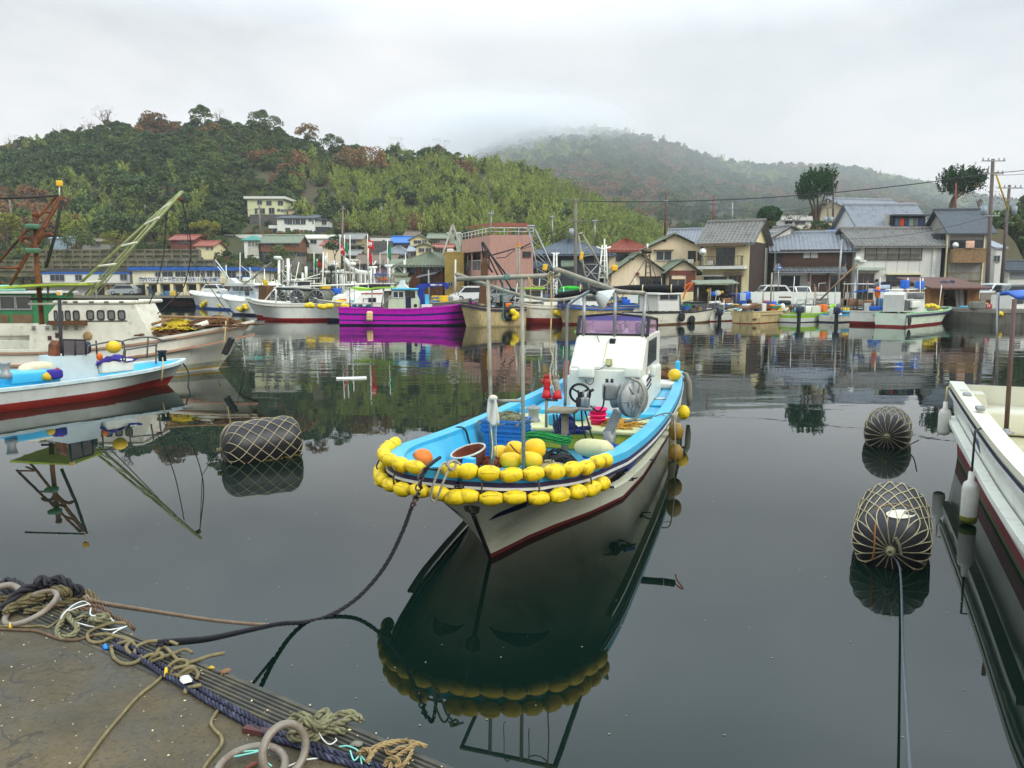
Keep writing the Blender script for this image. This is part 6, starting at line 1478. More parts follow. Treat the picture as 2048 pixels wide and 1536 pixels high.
cx,cy = -.66,3.55
for k,(dx,lab) in enumerate(((0,'bottom blue fish crate of the three stacked by the left gunwale'),(.03,'middle blue fish crate of the three stacked by the left gunwale'),(-.02,'topmost blue fish crate of the three, full of tangled rope'))):
 loose('fish_crate',lab,'crate',crate(MB(),cx-.28+dx,cx+.28+dx,cy-.2,cy+.2,.375+k*.175,.375+k*.175+.168),CRB_,'blue crates stacked in the bow')
loose('rope_tangle','tangled green and grey rope heaped in the topmost blue crate','rope',heap((cx,cy,.86),.3,.2,.12,40,.009,9),mat('olive_rope',(104,104,76),.9,var=.4,scale=20))
for k,(c,e,lab) in enumerate((((.62,3.35,.38),(.25,-.2,.5),'dark blue crate tipped up behind the grey hauler column'),((.92,3.05,.38),(-.35,.25,-.3),'dark blue crate leaning against the right gunwale'))):
 Mx = Matrix.Translation(c) @ Matrix.Rotation(e[2],4,'Z') @ Matrix.Rotation(e[0],4,'Y') @ Matrix.Rotation(e[1],4,'X')
 loose('fish_crate',lab,'crate',crate(MB(),-.2,.2,-.16,.16,.06,.3,Mx),CRD,'dark blue crates by the right gunwale')
PKB = mat('hot_pink_plastic',(232,30,110),.45,var=.08,dirt=(150,30,80),dirt_amt=.3)
p = Ls(1192,823,4.6);pz = .665
mb = MB();mb.lathe([(.10,0),(.125,.2),(.135,.2),(.135,.225),(.12,.225),(.095,.02)],Matrix.Translation((p.x,4.75,pz)),20)
for z in (.06,.12):mb.lathe([(.118+z*.1,z),(.128+z*.1,z+.01),(.118+z*.1,z+.02)],Matrix.Translation((p.x,4.75,pz)),20)
bk = loose('basket','hot pink plastic basket on the hatch behind the grey hauler','basket',mb,PKB)
def glove(label,base,mt,mt2,seed,lean):
 rr = random.Random(seed);r_ = thing('work_glove',label,'glove',Wm(base),-TH,'work gloves drying on the boat')
 mb = MB();mb.tube([(0,0,0),(.005,0,.08),(lean*.4,0,.15),(lean*.6,0,.2)],[.055,.045,.05,.045],9)
 for k in range(4):a = (k-1.5)*.026;mb.tube([(lean*.6+a,0,.18),(lean*.8+a*1.4,-.01,.24),(lean*1.0+a*1.5,-.02,.275-.012*abs(k-1.5))],[.015,.014,.010],6)
 mb.tube([(lean*.3-.03,0,.12),(lean*.3-.08,0,.16),(lean*.4-.085,0,.2)],[.018,.016,.011],6);mb.build('hand',mt2,r_)
 MB().tube([(0,0,-.07),(0,0,-.02),(.004,0,.05)],[.075,.062,.05],9).build('cuff',mt,r_);return r_
GRD = mat('red_rubber',(190,16,26),.5,var=.1);GGY = mat('grey_knit',(150,140,128),.9,var=.2,scale=30)
pb = Ls(1093,797,4.3);pc = Ls(1114,797,4.3)
glove('red work glove standing left of the grey one by the mast rope',(pb.x,4.3,pb.z+.08),GRD,GRD,1,.04);glove('grey work glove with red cuff by the mast rope',(pc.x,4.3,pc.z+.07),GRD,GGY,2,-.04)
p = Ls(1105,818,4.3);MB().tube([(pb.x,4.3,.655),(pb.x,4.3,pb.z+.1)],.022,7).tube([(pb.x,4.3,pb.z-.02),(pc.x,4.3,pb.z-.02),(pc.x,4.3,pb.z+.1)],.02,7).build('drying_post',GREYPIPE,mr_);MB().rbx(pb.x-.02,pc.x+.1,4.45,4.6,.655,.82,.03).build('tool_box',CYAN,mr_)
loose('folded_jacket','crumpled dark blue jacket beside the control stand','jacket',heap((Ls(1128,815,4.1).x,4.1,.66),.2,.16,.22,12,.03,21),mat('navy_cloth',(28,40,100),.9,var=.3))
loose('fuel_box','blue plastic locker box behind the control stand','box',MB().rbx(-.35,.1,4.9,5.2,.66,.84,.03),CYAN)
fp_ = Ls(985,800,1.76)
def hangs(name,label,pts,r,mt,s=1.77,rope=True,group=None):
 P = cr([Ls(x,y,s) for x,y in pts],6);mb = MB()
 (mb.rope(P,r,n=4) if rope else mb.tube(P,r,5));return loose(name,label,'rope',mb,mt,group)
TAN = mat('tan_rope',(190,172,120),.9,var=.25,scale=30,dirt=(130,110,70),dirt_amt=.5);PALE = mat('pale_cord',(206,204,190),.9,var=.15);TEAL = mat('teal_cord',(90,150,140),.9,var=.2)
hangs('rope','long tan rope hanging from the right end of the goalpost frame to the gloves',[(1101,553),(1103,620),(1100,690),(1105,715),(1100,742),(1102,765),(1108,785)],.009,TAN)
hangs('rope','tan rope swag looped along the crossbar between two knots',[(1056,554),(1062,568),(1078,574),(1095,568),(1103,553)],.008,TAN)
hangs('rope','short tan rope end with knot hanging beside the right frame post',[(1059,556),(1061,580),(1060,626),(1062,632)],.007,TAN)
hangs('rope','thin teal cord hanging down from the crossbar between the posts',[(1006,557),(1007,590),(1006,630),(1010,640)],.005,TEAL)
hangs('rope','teal knot wrapped on the crossbar',[(1008,551),(1013,559),(1018,551),(1012,548),(1008,558)],.007,TEAL)
hangs('rope','cream rope loop with knots hanging at the right crossbar end',[(1096,553),(1098,545),(1105,545),(1106,556),(1099,560),(1095,553)],.007,TAN)
for k,(pts,lab,mt) in enumerate((([(985,812),(982,850),(985,890),(983,918)],'pale cord hanging below the rag, leftmost of three',PALE),([(989,812),(990,850),(988,885),(990,920)],'teal cord hanging below the rag, between two paler cords',TEAL),([(993,815),(993,840),(992,880),(995,915)],'yellowish cord hanging below the rag, rightmost of three',TAN))):
 hangs('cord',lab,pts,.005,mt,1.74,False,'cords hanging from the frame rag')
mb = MB();P = Ls(985,793,1.75)
mb.grid(lambda u,v:Ls(lerp(976,993+6*v,u),lerp(797,852-14*abs(u-.6),v),1.74)+V((0,-.02*math.sin(u*9+v*4)-.02*v,0)),8,10);rg = loose('rag','dirty white rag knotted on the left frame post','cloth',mb,mat('dirty_cloth',(206,196,180),.95,var=.15,dirt=(120,108,90),dirt_amt=.5));md = rg.modifiers.new('t','SOLIDIFY');md.thickness = .008
MB().sph((0,0,0),(.05,.05,.035)).build('knot',mat('dirty_cloth',(206,196,180)),rg).location = (-.01,.02,(rg.dimensions.z or .3)*.98 if False else .30)
mb = MB();c = Ls(945,905,1.9);c.z = .66
rx_,ry_ = .20,.17;Mx = Matrix.Translation(c) @ Matrix.Rotation(R(-14),4,'Y') @ Matrix.Rotation(R(14),4,'X')
ring = [Mx @ V((rx_*math.cos(a),ry_*math.sin(a),.16)) for a in [2*math.pi*i/28 for i in range(28)]]
vs = [];k = 6
for j in range(k):
 f = j/(k-1)
 for i in range(28):a = 2*math.pi*i/28;q = (1-.75*f**1.6)*(1+.05*math.sin(3*a+f*5));vs.append(Mx @ V((rx_*q*math.cos(a),ry_*q*math.sin(a),.16-.24*f)))
mb.add(vs,[(j*28+i,j*28+(i+1) % 28,(j+1)*28+(i+1) % 28,(j+1)*28+i) for j in range(k-1) for i in range(28)],0,True)
o = loose('net_basket','rust brown scoop net with roped rim lying in the bow','net',mb,mat('rust_brown_net',(122,58,34),.95,var=.35,scale=25,bump=.8,bscale=90));o.modifiers.new('t','SOLIDIFY').thickness = .01
loose('rim_rope','pale rope rim laid round the rust brown scoop net','rope',MB().rope(ring+[ring[0]],.012),PALE)
c = Ls(955,915,1.95);loose('folded_net','folded rust brown netting inside the scoop net','net',heap((-.36,1.95,.64),.18,.14,.1,26,.012,4),mat('rust_brown_net',(122,58,34)))
c = Ls(845,914,1.0);loose('buoy_ball','bright orange ball buoy inside the bow','buoy',MB().sph((c.x,1.0,c.z-.01),(.105,.105,.095),None,18,12),ORANGE)
YB = mat('golden_float',(236,186,8),.45,var=.08,dirt=(170,116,10),dirt_amt=.35,dscale=3)
for k,(x,y,s,rx,ry,e,lab) in enumerate(((1001,908,2.2,.115,.10,0,'golden float behind the left frame post'),(1032,901,2.15,.125,.105,.2,'golden float with black cord between the frame posts'),(1070,897,2.1,.125,.11,-.1,'largest golden float right of the right frame post'),(1022,921,1.9,.13,.09,0,'golden float lowest between the frame posts'),(1062,919,1.9,.13,.085,.1,'golden float lowest right of the right frame post'))):
 c = Ls(x,y,s);loose('golden_float',lab,'float',MB().sph(c,(rx,.1,ry),Matrix.Rotation(e,3,'Y'),16,11,p=.8),YB,'golden floats piled in the bow')
hangs('cord','black cord across the golden floats',[(1020,888),(1035,905),(1052,914)],.008,BLACK,2.0,False)
GNET = mat('bright_green_netting',(14,130,56),.8,var=.4,scale=30,bump=.8,bscale=80)
mb = MB();rr = random.Random(8)
for k in range(26):
 a = rr.uniform(-.055,.055);z = rr.uniform(-.03,.045);P = [Ls(1052,872,2.7),Ls(1080,872,2.65),Ls(1110,878,2.6),Ls(1140,883,2.55)]
 mb.tube(cr([p+V((rr.gauss(0,.006),a*2,z+rr.gauss(0,.006))) for p in P],4),.008,4)
loose('net_bundle','bright green net bundle tied lying across the bow','net',mb,GNET)
loose('net_heap','dark tangled net heap under the bright green bundle','net',heap((.18,2.75,.38),.42,.3,.30,70,.010,31),mat('black_net',(36,34,34),.95,var=.4))
loose('net_heap','grey black net heap at the foot of the hauler column','net',heap((.78,2.7,.40),.26,.25,.22,50,.010,33),mat('black_net',(36,34,34)))
loose('rope_tangle','pale tangled rope beside the long cream float','rope',heap((.34,1.95,.62),.26,.16,.12,26,.009,35),mat('beige_rope',(150,140,104),.9,var=.3))
a,b_ = Ls(1152,893,1.95),Ls(1226,900,1.75);d = b_-a
mb = MB();mb.tube([a,a+d*.05,a+d*.16,a+d*.35,a+d*.6,a+d*.8,a+d*.93,b_],[.035,.06,.085,.10,.10,.095,.06,.03],16);loose('long_float','big cream coloured long float at the right of the bow','float',mb,mat('aged_cream_float',(196,188,140),.55,var=.1,dirt=(140,128,80),dirt_amt=.5,dscale=4))
mb = MB();rr = random.Random(4)
loose('cable_coil','loose black cables on the deck by the right gunwale','cable',heap((.86,3.75,.38),.22,.36,.16,14,.009,41),BLACK)
loose('fish_net','yellow brown net on the hatch right of the hauler','net',heap((.62,4.75,.665),.26,.2,.10,40,.010,43),mat('mustard_net',(170,124,40),.95,var=.4))
hangs('rope','grey rope draped over the right gunwale of the middle boat',[(1268,842),(1290,838),(1310,832),(1335,826),(1346,834),(1349,860)],.011,CONC,4.9)
loose('rope','dark rope draped over the left gunwale of the middle boat','rope',MB().tube(cr([(-1.22,2.9,.78),(-1.13,2.9,.86),(-1.02,2.9,.84),(-.98,2.95,.66),(-.9,3.0,.45)],6),.014,6),BLACK)
def bowpath(zoff,out,qL,qR,n=400):
 P = []
 for i in range(n+1):
  x = lerp(-1,1,i/n);q = (abs(x)**2.2)*(qL if x < 0 else qR);sd = -1 if x < 0 else 1
  P.append(V((sd*(bfm(q)),q*LM,gfm(q)+zoff)))
 Q = []
 for i,p in enumerate(P):
  tn = P[min(i+1,n)]-P[max(i-1,0)];tn.z = 0;tn.normalize();Q.append(p+V((tn.y,-tn.x,0))*out)
 return Q
def string(name,label,path,sp,ln,rad,skip=(),ties=()):
 t_ = thing(name,label,'floats',Wm(path[len(path)//2]),-TH,'yellow float strings round the bow');o = path[len(path)//2]
 MB().tube([p-o for p in path[::4]],.01,5).build('cord',BLACK,t_)
 acc = 0;nxt = sp*.5;k = 0;rr = random.Random(hash(name+label) % 99 if False else len(label));proto = None
 for i in range(1,len(path)):
  acc += (path[i]-path[i-1]).length
  if acc >= nxt:
   nxt += sp;k += 1
   if k in skip:continue
   d = (path[min(i+8,len(path)-1)]-path[max(0,i-8)]).normalized();d = (d+V((rr.uniform(-.06,.06),rr.uniform(-.06,.06),rr.uniform(-.14,.14)))).normalized()
   if proto is None:
    mb = MB();mb.lathe([(.012,-ln),(.04,-ln*.97),(rad*.72,-ln*.78),(rad*.95,-ln*.4),(rad,0),(rad*.95,ln*.4),(rad*.72,ln*.78),(.04,ln*.97),(.012,ln)],None,18)
    mb.tube([(rad*1.004*math.cos(a)*(1-abs(z/ln)**3*.35),rad*1.004*math.sin(a)*(1-abs(z/ln)**3*.35),z) for a,z in [(0,lerp(-ln*.7,ln*.7,j/8)) for j in range(9)]],.003,4)
    proto = mb.build('float',YELLOW,t_);f = proto
   else:f = proto.copy();COL.objects.link(f);f.parent = t_
   f.location = path[i]-o+V((0,0,rr.uniform(-.012,.012)));s_ = rr.uniform(.92,1.08);f.scale = (s_,s_,rr.uniform(.92,1.05))
   f.rotation_mode = 'QUATERNION';f.rotation_quaternion = V((0,0,1)).rotation_difference(d)
   from mathutils import Quaternion
   f.rotation_quaternion = f.rotation_quaternion @ Quaternion((0,0,1),rr.random()*6.28)
 return t_
up_ = string('float_string','upper string of yellow floats along the bow gunwale',bowpath(.045,.055,.108,.085),.192,.096,.066,skip=(9,))
lo_ = string('float_string','lower string of yellow floats hanging under the bow rail',bowpath(-.155,.10,.085,.085),.202,.098,.067,skip=())
for x in (-.95,-.6,-.2,.2,.62,.95):
 q = [q for q in [i/4000 for i in range(0,480)] if bfm(q) >= abs(x)][0] if abs(x) < 1.05 else .1
 loose('tie_cord','dark cord tying the two float strings together','cord',MB().tube([(x*1.05,q*LM-.03,gfm(q)+.06),(x*1.1,q*LM-.11,gfm(q)-.08),(x*1.08,q*LM-.10,gfm(q)-.16)],.008,5),mat('dark_cord',(70,62,44),.9),'tie cords between the float strings')
# ---------------------------------------------------------------- boats near the left and right edges
xb = at(507,639,24.2).x
TR = Boat('fishing_trawler','big weathered white trawler with eight rounded cabin windows at the left',V((xb,24.2,0)),V((-19.5,23.4,0)),3.4,1.5,.74,.9,1.15,
          [mat('worn_white_hull',(222,220,204),.55,var=.06,dirt=(140,120,84),dirt_amt=.45,dscale=1.5,dlo=.57,streak=True),mat('blue_flaked_boot',(170,172,150),.7,dirt=(40,70,130),dirt_amt=.8,dscale=5,dlo=.55),mat('yellow_line',(190,160,60),.6)],[(0,0),(.05,2),(.09,1),(.2,0)],OLDWHITE,DECKC,deck=.3,full=.32,n=30,flare=1.2,waterl=.97,wq=.13,rf=lambda v:.03 if v > .7 else .3+.7*(1-v/.7))
SALMON = mat('faded_salmon_strake',(172,132,104),.7,var=.15,dirt=(110,70,45),dirt_amt=.6)
rail_strip(TR.root,TR.L,TR.bf,TR.gf,-.44,-.38,.04,SALMON,'strake',40,inner=.1)
rail_strip(TR.root,TR.L,TR.bf,TR.gf,-.09,-.04,.045,SALMON,'strake',40,inner=-.01)
b = TR;w_ = 2.2
b.house([(58,700),(60,651),(97,648),(97,628),(112,609),(268,609),(301,671),(303,700)],1.6,OLDWHITE,t0=.3)
o = b.box((103,601,268,608.5),1.15,-1.15,OLDWHITE,'cabin_roof',r=.06)
for x in (125,146,178,208,238):
 for dy in (0,2.2):b.box((x,602.5+dy,x+9,603.6+dy),1.165,1.145,DARK,'vent_slot',o)
WFR = mat('black_window_gasket',(24,24,24),.6)
def roundwin(b,px,py,wpx,hpx,t):
 c = b.P(px,py,t);a = (b.P(px+wpx/2,py,t)-c).length;hh_ = abs(b.P(px,py-hpx/2,t).z-c.z)
 def ring(k,x):
  out = []
  for i in range(24):
   q = 2*math.pi*i/24;cx_,sx_ = math.cos(q),math.sin(q);e = .5
   out.append(V((x,c.y+a*k*math.copysign(abs(cx_)**e,cx_),c.z+hh_*k*math.copysign(abs(sx_)**e,sx_))))
  return out
 sg = b.near;mb = MB();A,B_,C_ = ring(1.0,c.x+.03*sg),ring(.8,c.x+.03*sg),ring(1.0,c.x);D_ = ring(.8,c.x+.005*sg);n = 24
 for P_,Q_ in ((A,B_),(C_,A),(B_,D_)):mb.add(P_+Q_,[(i,(i+1) % n,n+(i+1) % n,n+i) for i in range(n)],0,True)
 o = mb.build('window',WFR,b.root);MB().poly(ring(.82,c.x+.006*sg)).build('pane',GLASSP if False else glassy('grey_pane',(120,120,112),.15),o)
for x in (181,202,223,243.5):roundwin(b,x,630,15,20,1.1)
for x,wd in ((112,7),(123,8),(136,11),(153,13)):roundwin(b,x,631,wd,21,1.1)
b.box((95,641.5,254,642.8),1.12,1.1,WFR,'trim_line');b.house([(92,650),(95,643),(165,641),(168,650)],.4,NET,'piled_net',t0=1.15)
for x in (63,90,105,128,148):
 for dy in (0,3,6):b.box((x,653+dy,x+8,654+dy),1.115,1.1,DARK,'vent_slot')
b.box((110,666,120,675),1.14,1.1,mat('dark_red_box',(70,34,40),.6),'socket_box');b.box((95,672,102,680),1.14,1.1,WOODD,'socket_box');c = b.P(176,672,1.1);MB().lathe([(.02,0),(.13,.01),(.12,.05),(.05,.06)],Matrix.Translation(c) @ Matrix.Rotation(R(90*b.near),4,'Y'),14).build('hull_fitting',mat('tan_fitting',(150,120,80),.7),b.root)
RB = RUST;BAM = mat('bamboo_green_pole',(140,148,96),.6,var=.2,scale=6,dirt=(110,80,45),dirt_amt=.6,dscale=3)
mst = b.tube([(70,430,.3),(74,540,.3),(82,620,.3),(86,692,.3)],.07,RB,'mast',10)
MB().tube([b.P(66,430,.3),b.P(75,429,.3)],.09,6).build('mast_cap',RB,mst)
for pts in (((72,490,.3),(62,476,.3),(47,476,.3),(43,482,.3)),((74,488,.3),(86,472,.3),(100,468,.3),(106,472,.3))):MB().tube(cr([b.P(*p) for p in pts],4),.055,6).build('mast_bracket',RB,mst)
for y in (458,506):MB().rbx(-.16,.16,-.16,.16,0,.14,.04,0,Matrix.Translation(b.P(66,y,.5))).build('deck_light',mat('green_lamp_body',(70,110,84),.5),mst)
def boom(label,rails,rungs,mt,extra,sup):
 r_ = thing('boom',label,'boom',TR.W(TR.P(rails[0][0][0],rails[0][0][1],.2)),0,'lattice booms of the trawler');o = V(r_.location)
 for rl in rails:MB().tube([at(x,y,Y)-o for x,y,Y in rl],.042,7).build('rail',mt,r_)
 for a,c in rungs:MB().tube([at(*a)-o,at(*c)-o],.035,5).build('rung',OLDWHITE if mt is BAM else RB,r_)
 for nm,pts,r,m2 in extra:MB().tube([at(*p)-o for p in pts],r,5).build(nm,m2,r_)
 return r_
boom('pale green lattice boom leaning right over the trawler',[((132,592,24.8),(362,384,24.0)),((180,590,23.2),(366,382,23.9))],
     [((243,492,24.4),(274,485,23.5)),((198,532,24.5),(236,528,23.4)),((290,449,24.2),(318,435,23.6)),((323,419,24.1),(345,405,23.8)),((160,567,24.6),(205,562,23.3))],BAM,
     [('brace',((170,590,24.0),(330,415,24.0)),.03,BAM),('brace',((190,592,23.8),(285,475,23.8)),.02,BAM),('block',((362,395,23.9),(360,402,23.9)),.08,RB)],None)
boom('rusty lattice boom leaning up over the left edge behind the mast',[((-2,524,24.6),(112,394,24.2)),((20,571,23.5),(126,392,24.1))],
     [((20,536,24.2),(43,533,23.7)),((62,458,24.3),(90,454,23.8)),((40,480,24.4),(68,492,23.8)),((0,536,23.6),(36,536,23.6)),((85,425,24.3),(108,424,24))],RB,
     [('brace',((35,540,24.0),(118,396,24.1)),.035,RB),('lamp_rod',((119,393,24.1),(119,372,24.1)),.02,WHITE)],None)
r_ = lantern('yellow square lamp on a rod above the rusty boom tip',119,367,11,11,24.1)
ROPEK = mat('dark_rigging_rope',(44,42,40),.9)
def rig(name,label,pts,r,mt=ROPEK,cat='rope',group=None):
 o = MB().tube(pts,r,5).build(name,mt,None,origin=True);return tag(o,label,cat,group)
rig('rigging_rope','black stay rope running level from the rusty boom tip to the left edge',[at(-5,397,24),at(60,395,24),at(118,391,24.1)],.035)
rig('rigging_rope','thick dark rope falling from the rusty boom tip to the trawler roof',[at(123,400,24),at(110,470,24),at(92,535,24)],.05)
rig('rigging_rope','thin line falling from the pale green boom tip towards the fish market',cr([at(363,395,24),at(382,490,24.3),at(372,560,24.6),at(355,590,24.6),at(290,650,24)],5),.018)
rig('rigging_rope','thin line hanging from the middle of the pale green boom',cr([at(334,424,24),at(325,520,24),at(306,590,24),at(284,633,24)],5),.016)
rig('rigging_rope','thin line from the pale green boom tip down to the trawler bow',[at(364,395,24),at(382,520,24.1),at(460,632,24.2)],.012)
mb = MB();P_ = [at(x,y,24.6) for x,y in ((82,573),(140,569),(200,567),(200,569.5),(140,573),(84,577))];mb.prism(P_,(0,-2.2,.0));cn = mb.build('awning',mat('lime_awning',(170,190,60),.6),None,origin=True);tag(cn,'lime green strip awning above the trawler roof','awning')
for px in (96,192):MB().tube([at(px,572,23.5)-V(cn.location),at(px,604,23.5)-V(cn.location)],.03,5).build('awning_post',STEEL,cn)
rig('bamboo_pole','dark horizontal pole lying along the trawler roof',[at(60,598,23.2),at(276,599,23.2)],.04,mat('dark_pole',(50,46,42),.8),'pole')
rig('spar','pale crossed spar left of the trawler cabin',[at(57,608,23),at(140,607,23)],.035,OLDWHITE,'pole')
rig('awning_post','black slim post standing between the trawler and the small boat',[at(119,598,21.5),at(122,690,21.5),at(121,755,21.5)],.05,BLACK,'post')
r_ = lantern('white square deck lamp on top of the slim black post',119,586,10,10,21.5);r_.children[0].data.materials[0] = OLDWHITE
o = thing('net_heap','brown and yellow nets heaped on the trawler fore deck','net',TR.W(TR.P(360,660,.3)),TR.rz);q0 = TR.P(360,660,.3)
def trheap(px,py,rx,ry,rz,n,r,sd,mt,nm):
 c = TR.P(px,py,.4)-q0;heap((c.x,c.y,c.z),rx,ry,rz,n,r,sd).build(nm,mt,o)
trheap(350,666,.5,.8,.3,60,.025,51,NET,'net');trheap(360,657,.35,.6,.3,60,.02,52,NETY,'float_line');trheap(430,650,.5,.9,.28,40,.02,53,NET,'net')
mb = MB()
for a,c in (((318,633),(462,636)),((300,650),(345,636)),((325,634),(328,660)),((455,636),(457,650))):mb.tube([TR.P(a[0],a[1],.6),TR.P(c[0],c[1],.6)],.045,6)
mb.build('net_rack',WOODL,TR.root)
mb = MB();mb.tube([TR.P(388,655,.9),TR.P(416,646,.9)],.09,8);mb.build('roller',OLDWHITE,TR.root)
mb = MB();c = TR.P(456,692,1.7);a = TR.P(464,676,1.7);d = TR.P(449,708,1.7);mb.bar(a,d,.24,.14);fo = mb.build('fender_board',BLACK,None);tag(fo,'black slab fender hanging off the trawler bow','fender');fo.location = TR.O;fo.rotation_euler[2] = TR.rz
me = fo.data;cc_ = sum((v.co for v in me.vertices),V())/len(me.vertices)
for v in me.vertices:v.co -= cc_
fo.location = TR.W(cc_)
rig('mooring_rope','pale rope hanging down the trawler bow beside the black fender',cr([at(452,642,23),at(449,680,22.8),at(446,700,22.9),at(436,728,23)],5),.02,TAN)
rig('mooring_rope','thin dark line from the black slab fender into the water',[at(466,682,22.6),on(490,706,0.25),on(462,738,-.02)],.012)
SB = Boat('small_boat','small white boat with red boot and sky blue inside in front of the trawler',V((at(368,720,20.9).x,20.9,0)),V((-12.9,13.7,0)),2.0,.62,.46,.5,.55,[mat('pale_grey_white_hull',(204,208,200),.4,var=.05,dirt=(150,146,124),dirt_amt=.35),BOOT],[(0,1),(.36,0)],mat('pale_rail',(190,206,206),.5),CYAN,deck=.22,full=.35,n=24)
b = SB
for o in b.root.children:
 if o.name.startswith('bulwark'):o.data.materials[0] = CYAN
b.house([(120,766),(124,714),(190,709),(199,757)],.9,mat('pale_blue_console',(200,212,210),.4,var=.05,dirt=(150,150,130),dirt_amt=.4),'console')
CLG = clear('smoky_plastic',(170,160,160),.25)
o = b.lines([[(126,712,.45),(125,679,.45),(170,680,.45),(172,710,.45)],[(126,712,-.45),(125,679,-.45),(170,680,-.45),(172,710,-.45)],[(125,679,.45),(125,679,-.45)],[(170,680,.45),(170,680,-.45)],[(150,680,.45),(150,711,.45)]],.022,BLACK,'windscreen_frame')
MB().prism([b.P(x,y,.45) for x,y in ((126,711),(126,680),(170,681),(172,710))],(.006*b.near,0,0)).build('pane',CLG,o)
MB().prism([b.P(x,y,-.43) for x,y in ((126,711),(126,680),(170,681),(172,710))],(.006*b.near,0,0)).build('pane',CLG,o)
MB().rbx(-.2,.2,-.2,.2,0,.3,.08,0,Matrix.Translation(b.P(160,708,0))).build('seat',NAVY,b.root)
b.house([(111,712),(112,690),(119,681),(121,712)],.3,RUST,'engine_cover')
for pts in (((176,708),(176,694),(186,690),(245,683),(245,722)),((245,690),(249,681),(296,674),(330,682)),((251,725),(251,702),(262,698),(312,690)),((296,675),(294,716)),((312,728),(313,690),(322,682),(352,678))):
 MB().tube(cr([b.P(x,y,.7) for x,y in pts],4),.02,6).build('hand_rail',mat('dull_steel',(96,92,86),.5,.4),b.root)
MB().sph(b.P(227,694,.75),(.17,.17,.15)).build('yellow_float',YELLOWF,b.root)
b.tube([(192,681,.2),(194,708,.2),(198,716,.2)],.02,BLACK,'gear_lever');MB().sph(b.P(199,714,.3),(.07,.07,.1)).build('amber_lamp',ORANGE,b.root)
tag(MB().rbx(-.42,.42,-.25,.25,0,.3,.05).build('cool_box',mat('ice_box_white',(222,222,208),.4,dirt=(170,165,150),dirt_amt=.3)),'white ice box on the small boat under the dark blue cloth','cool box');o = bpy.data.objects['cool_box'];o.location = SB.W(SB.P(226,744,.35));o.rotation_euler[2] = SB.rz+R(90)
q = SB.P(226,732,.35);mb = MB();rr = random.Random(5)
mb.grid(lambda u,v:V((lerp(-.5,.5,u),lerp(-.28,.28,v),.05+.10*math.sin(u*7)*math.sin(v*5+1)+.05*rr.random())),12,8);o = mb.build('cloth',mat('indigo_cloth',(50,36,130),.9,var=.2),None);o.location = SB.W(q)+V((0,0,.06));o.rotation_euler[2] = SB.rz+R(90);tag(o,'dark indigo cloth thrown over the white ice box','cloth');o.modifiers.new('t','SOLIDIFY').thickness = .02
mb = MB();rr = random.Random(6)
a,c = SB.P(38,745,0),SB.P(114,737,0);mb.tube(cr([a,a.lerp(c,.2)+V((0,0,.05)),a.lerp(c,.6)+V((0,0,.06)),c],4),[.06,.09,.12,.13,.14,.14,.15,.14,.14,.14,.12,.1,.06],12);o = mb.build('covered_bundle',mat('cream_canvas',(216,204,170),.9,var=.1,scale=2,dirt=(200,130,60),dirt_amt=.7,dscale=1.2),None);o.location = SB.O;o.rotation_euler[2] = SB.rz;tag(o,'cream and orange canvas bundle tied on the small boat','bundle')
b.box((24,748,122,760),.6,-.3,CYAN,'fish_well',r=.04)
c = SB.P(12,757,.5);MB().lathe([(.12,0),(.12,.1),(.08,.14),(.1,.3),(.12,.34),(.03,.36)],Matrix.Translation(c),16).build('capstan',HAUL,SB.root)
MB().sph(b.P(96,753,.6),(.13,.13,.1)).build('yellow_bowl',YELLOWF,b.root);MB().rbx(-.15,.15,-.15,.15,0,.2,.06,0,Matrix.Translation(b.P(108,757,.6))).build('blue_bag',mat('indigo_cloth',(50,36,130)),b.root)
MB().tube(cr([b.P(x,y,.62) for x,y in ((104,752),(110,741),(116,738),(120,748))],5),.03,7).build('red_hose',RED,b.root)
MB().lathe([(.10,0),(.09,.22),(.12,.24),(.12,.28)],Matrix.Translation(b.P(325,722,.1)),14).build('mooring_post',BLACK,b.root)
rig('mooring_rope','pale rope looped over the bow post of the small boat',cr([SB.W(SB.P(325,714,.1)),SB.W(SB.P(326,730,.95)),SB.W(SB.P(323,762,.95))],5),.016,TAN)
rig('mooring_rope','dark rope hanging from the bow tip of the small boat',cr([SB.W(SB.P(362,722,.2)),at(372,735,20.6),at(378,750,20.4),on(376,775,-.02)],5),.02)
b = Boat('fishing_boat','old green and white wooden boat behind the trawler at the left edge',V((-14.2,27.6,0)),V((-25,27.2,0)),3.2,1.0,.95,1,.3,[OLDWHITE,BOOT],STD,OLDWHITE,DECKC,full=.2)
b.house([(-30,690),(-30,585),(72,585),(75,652),(75,690)],2.4,mat('green_cabin_paint',(40,120,72),.6,var=.15,dirt=(90,80,50),dirt_amt=.5))
b.box((-30,583,74,587),1.35,-1.35,FRAME_W,'cabin_roof');b.box((-30,647,78,692),1.3,1.21,OLDWHITE,'bulwark_plank')
for q in ((1,594,30,617),(33,594,62,617)):b.win(q,1.21,fr=FRAME_A,glass=glassy('smoky_pane',(70,70,62)))
for q in ((0,629,18,646),(24,629,66,646)):b.box(q,1.225,1.205,mat('brown_weathered_panel',(110,86,60),.8,var=.3),'panel')
b.box((-20,570,14,583),.8,-.4,mat('pale_green_tub',(130,196,170),.6),'tub',r=.1)
ds = V((.41,.912,0)).normalized();nn = V((ds.y,-ds.x,0));SL = V((6.72,11.75,0));beam_ = 2.1
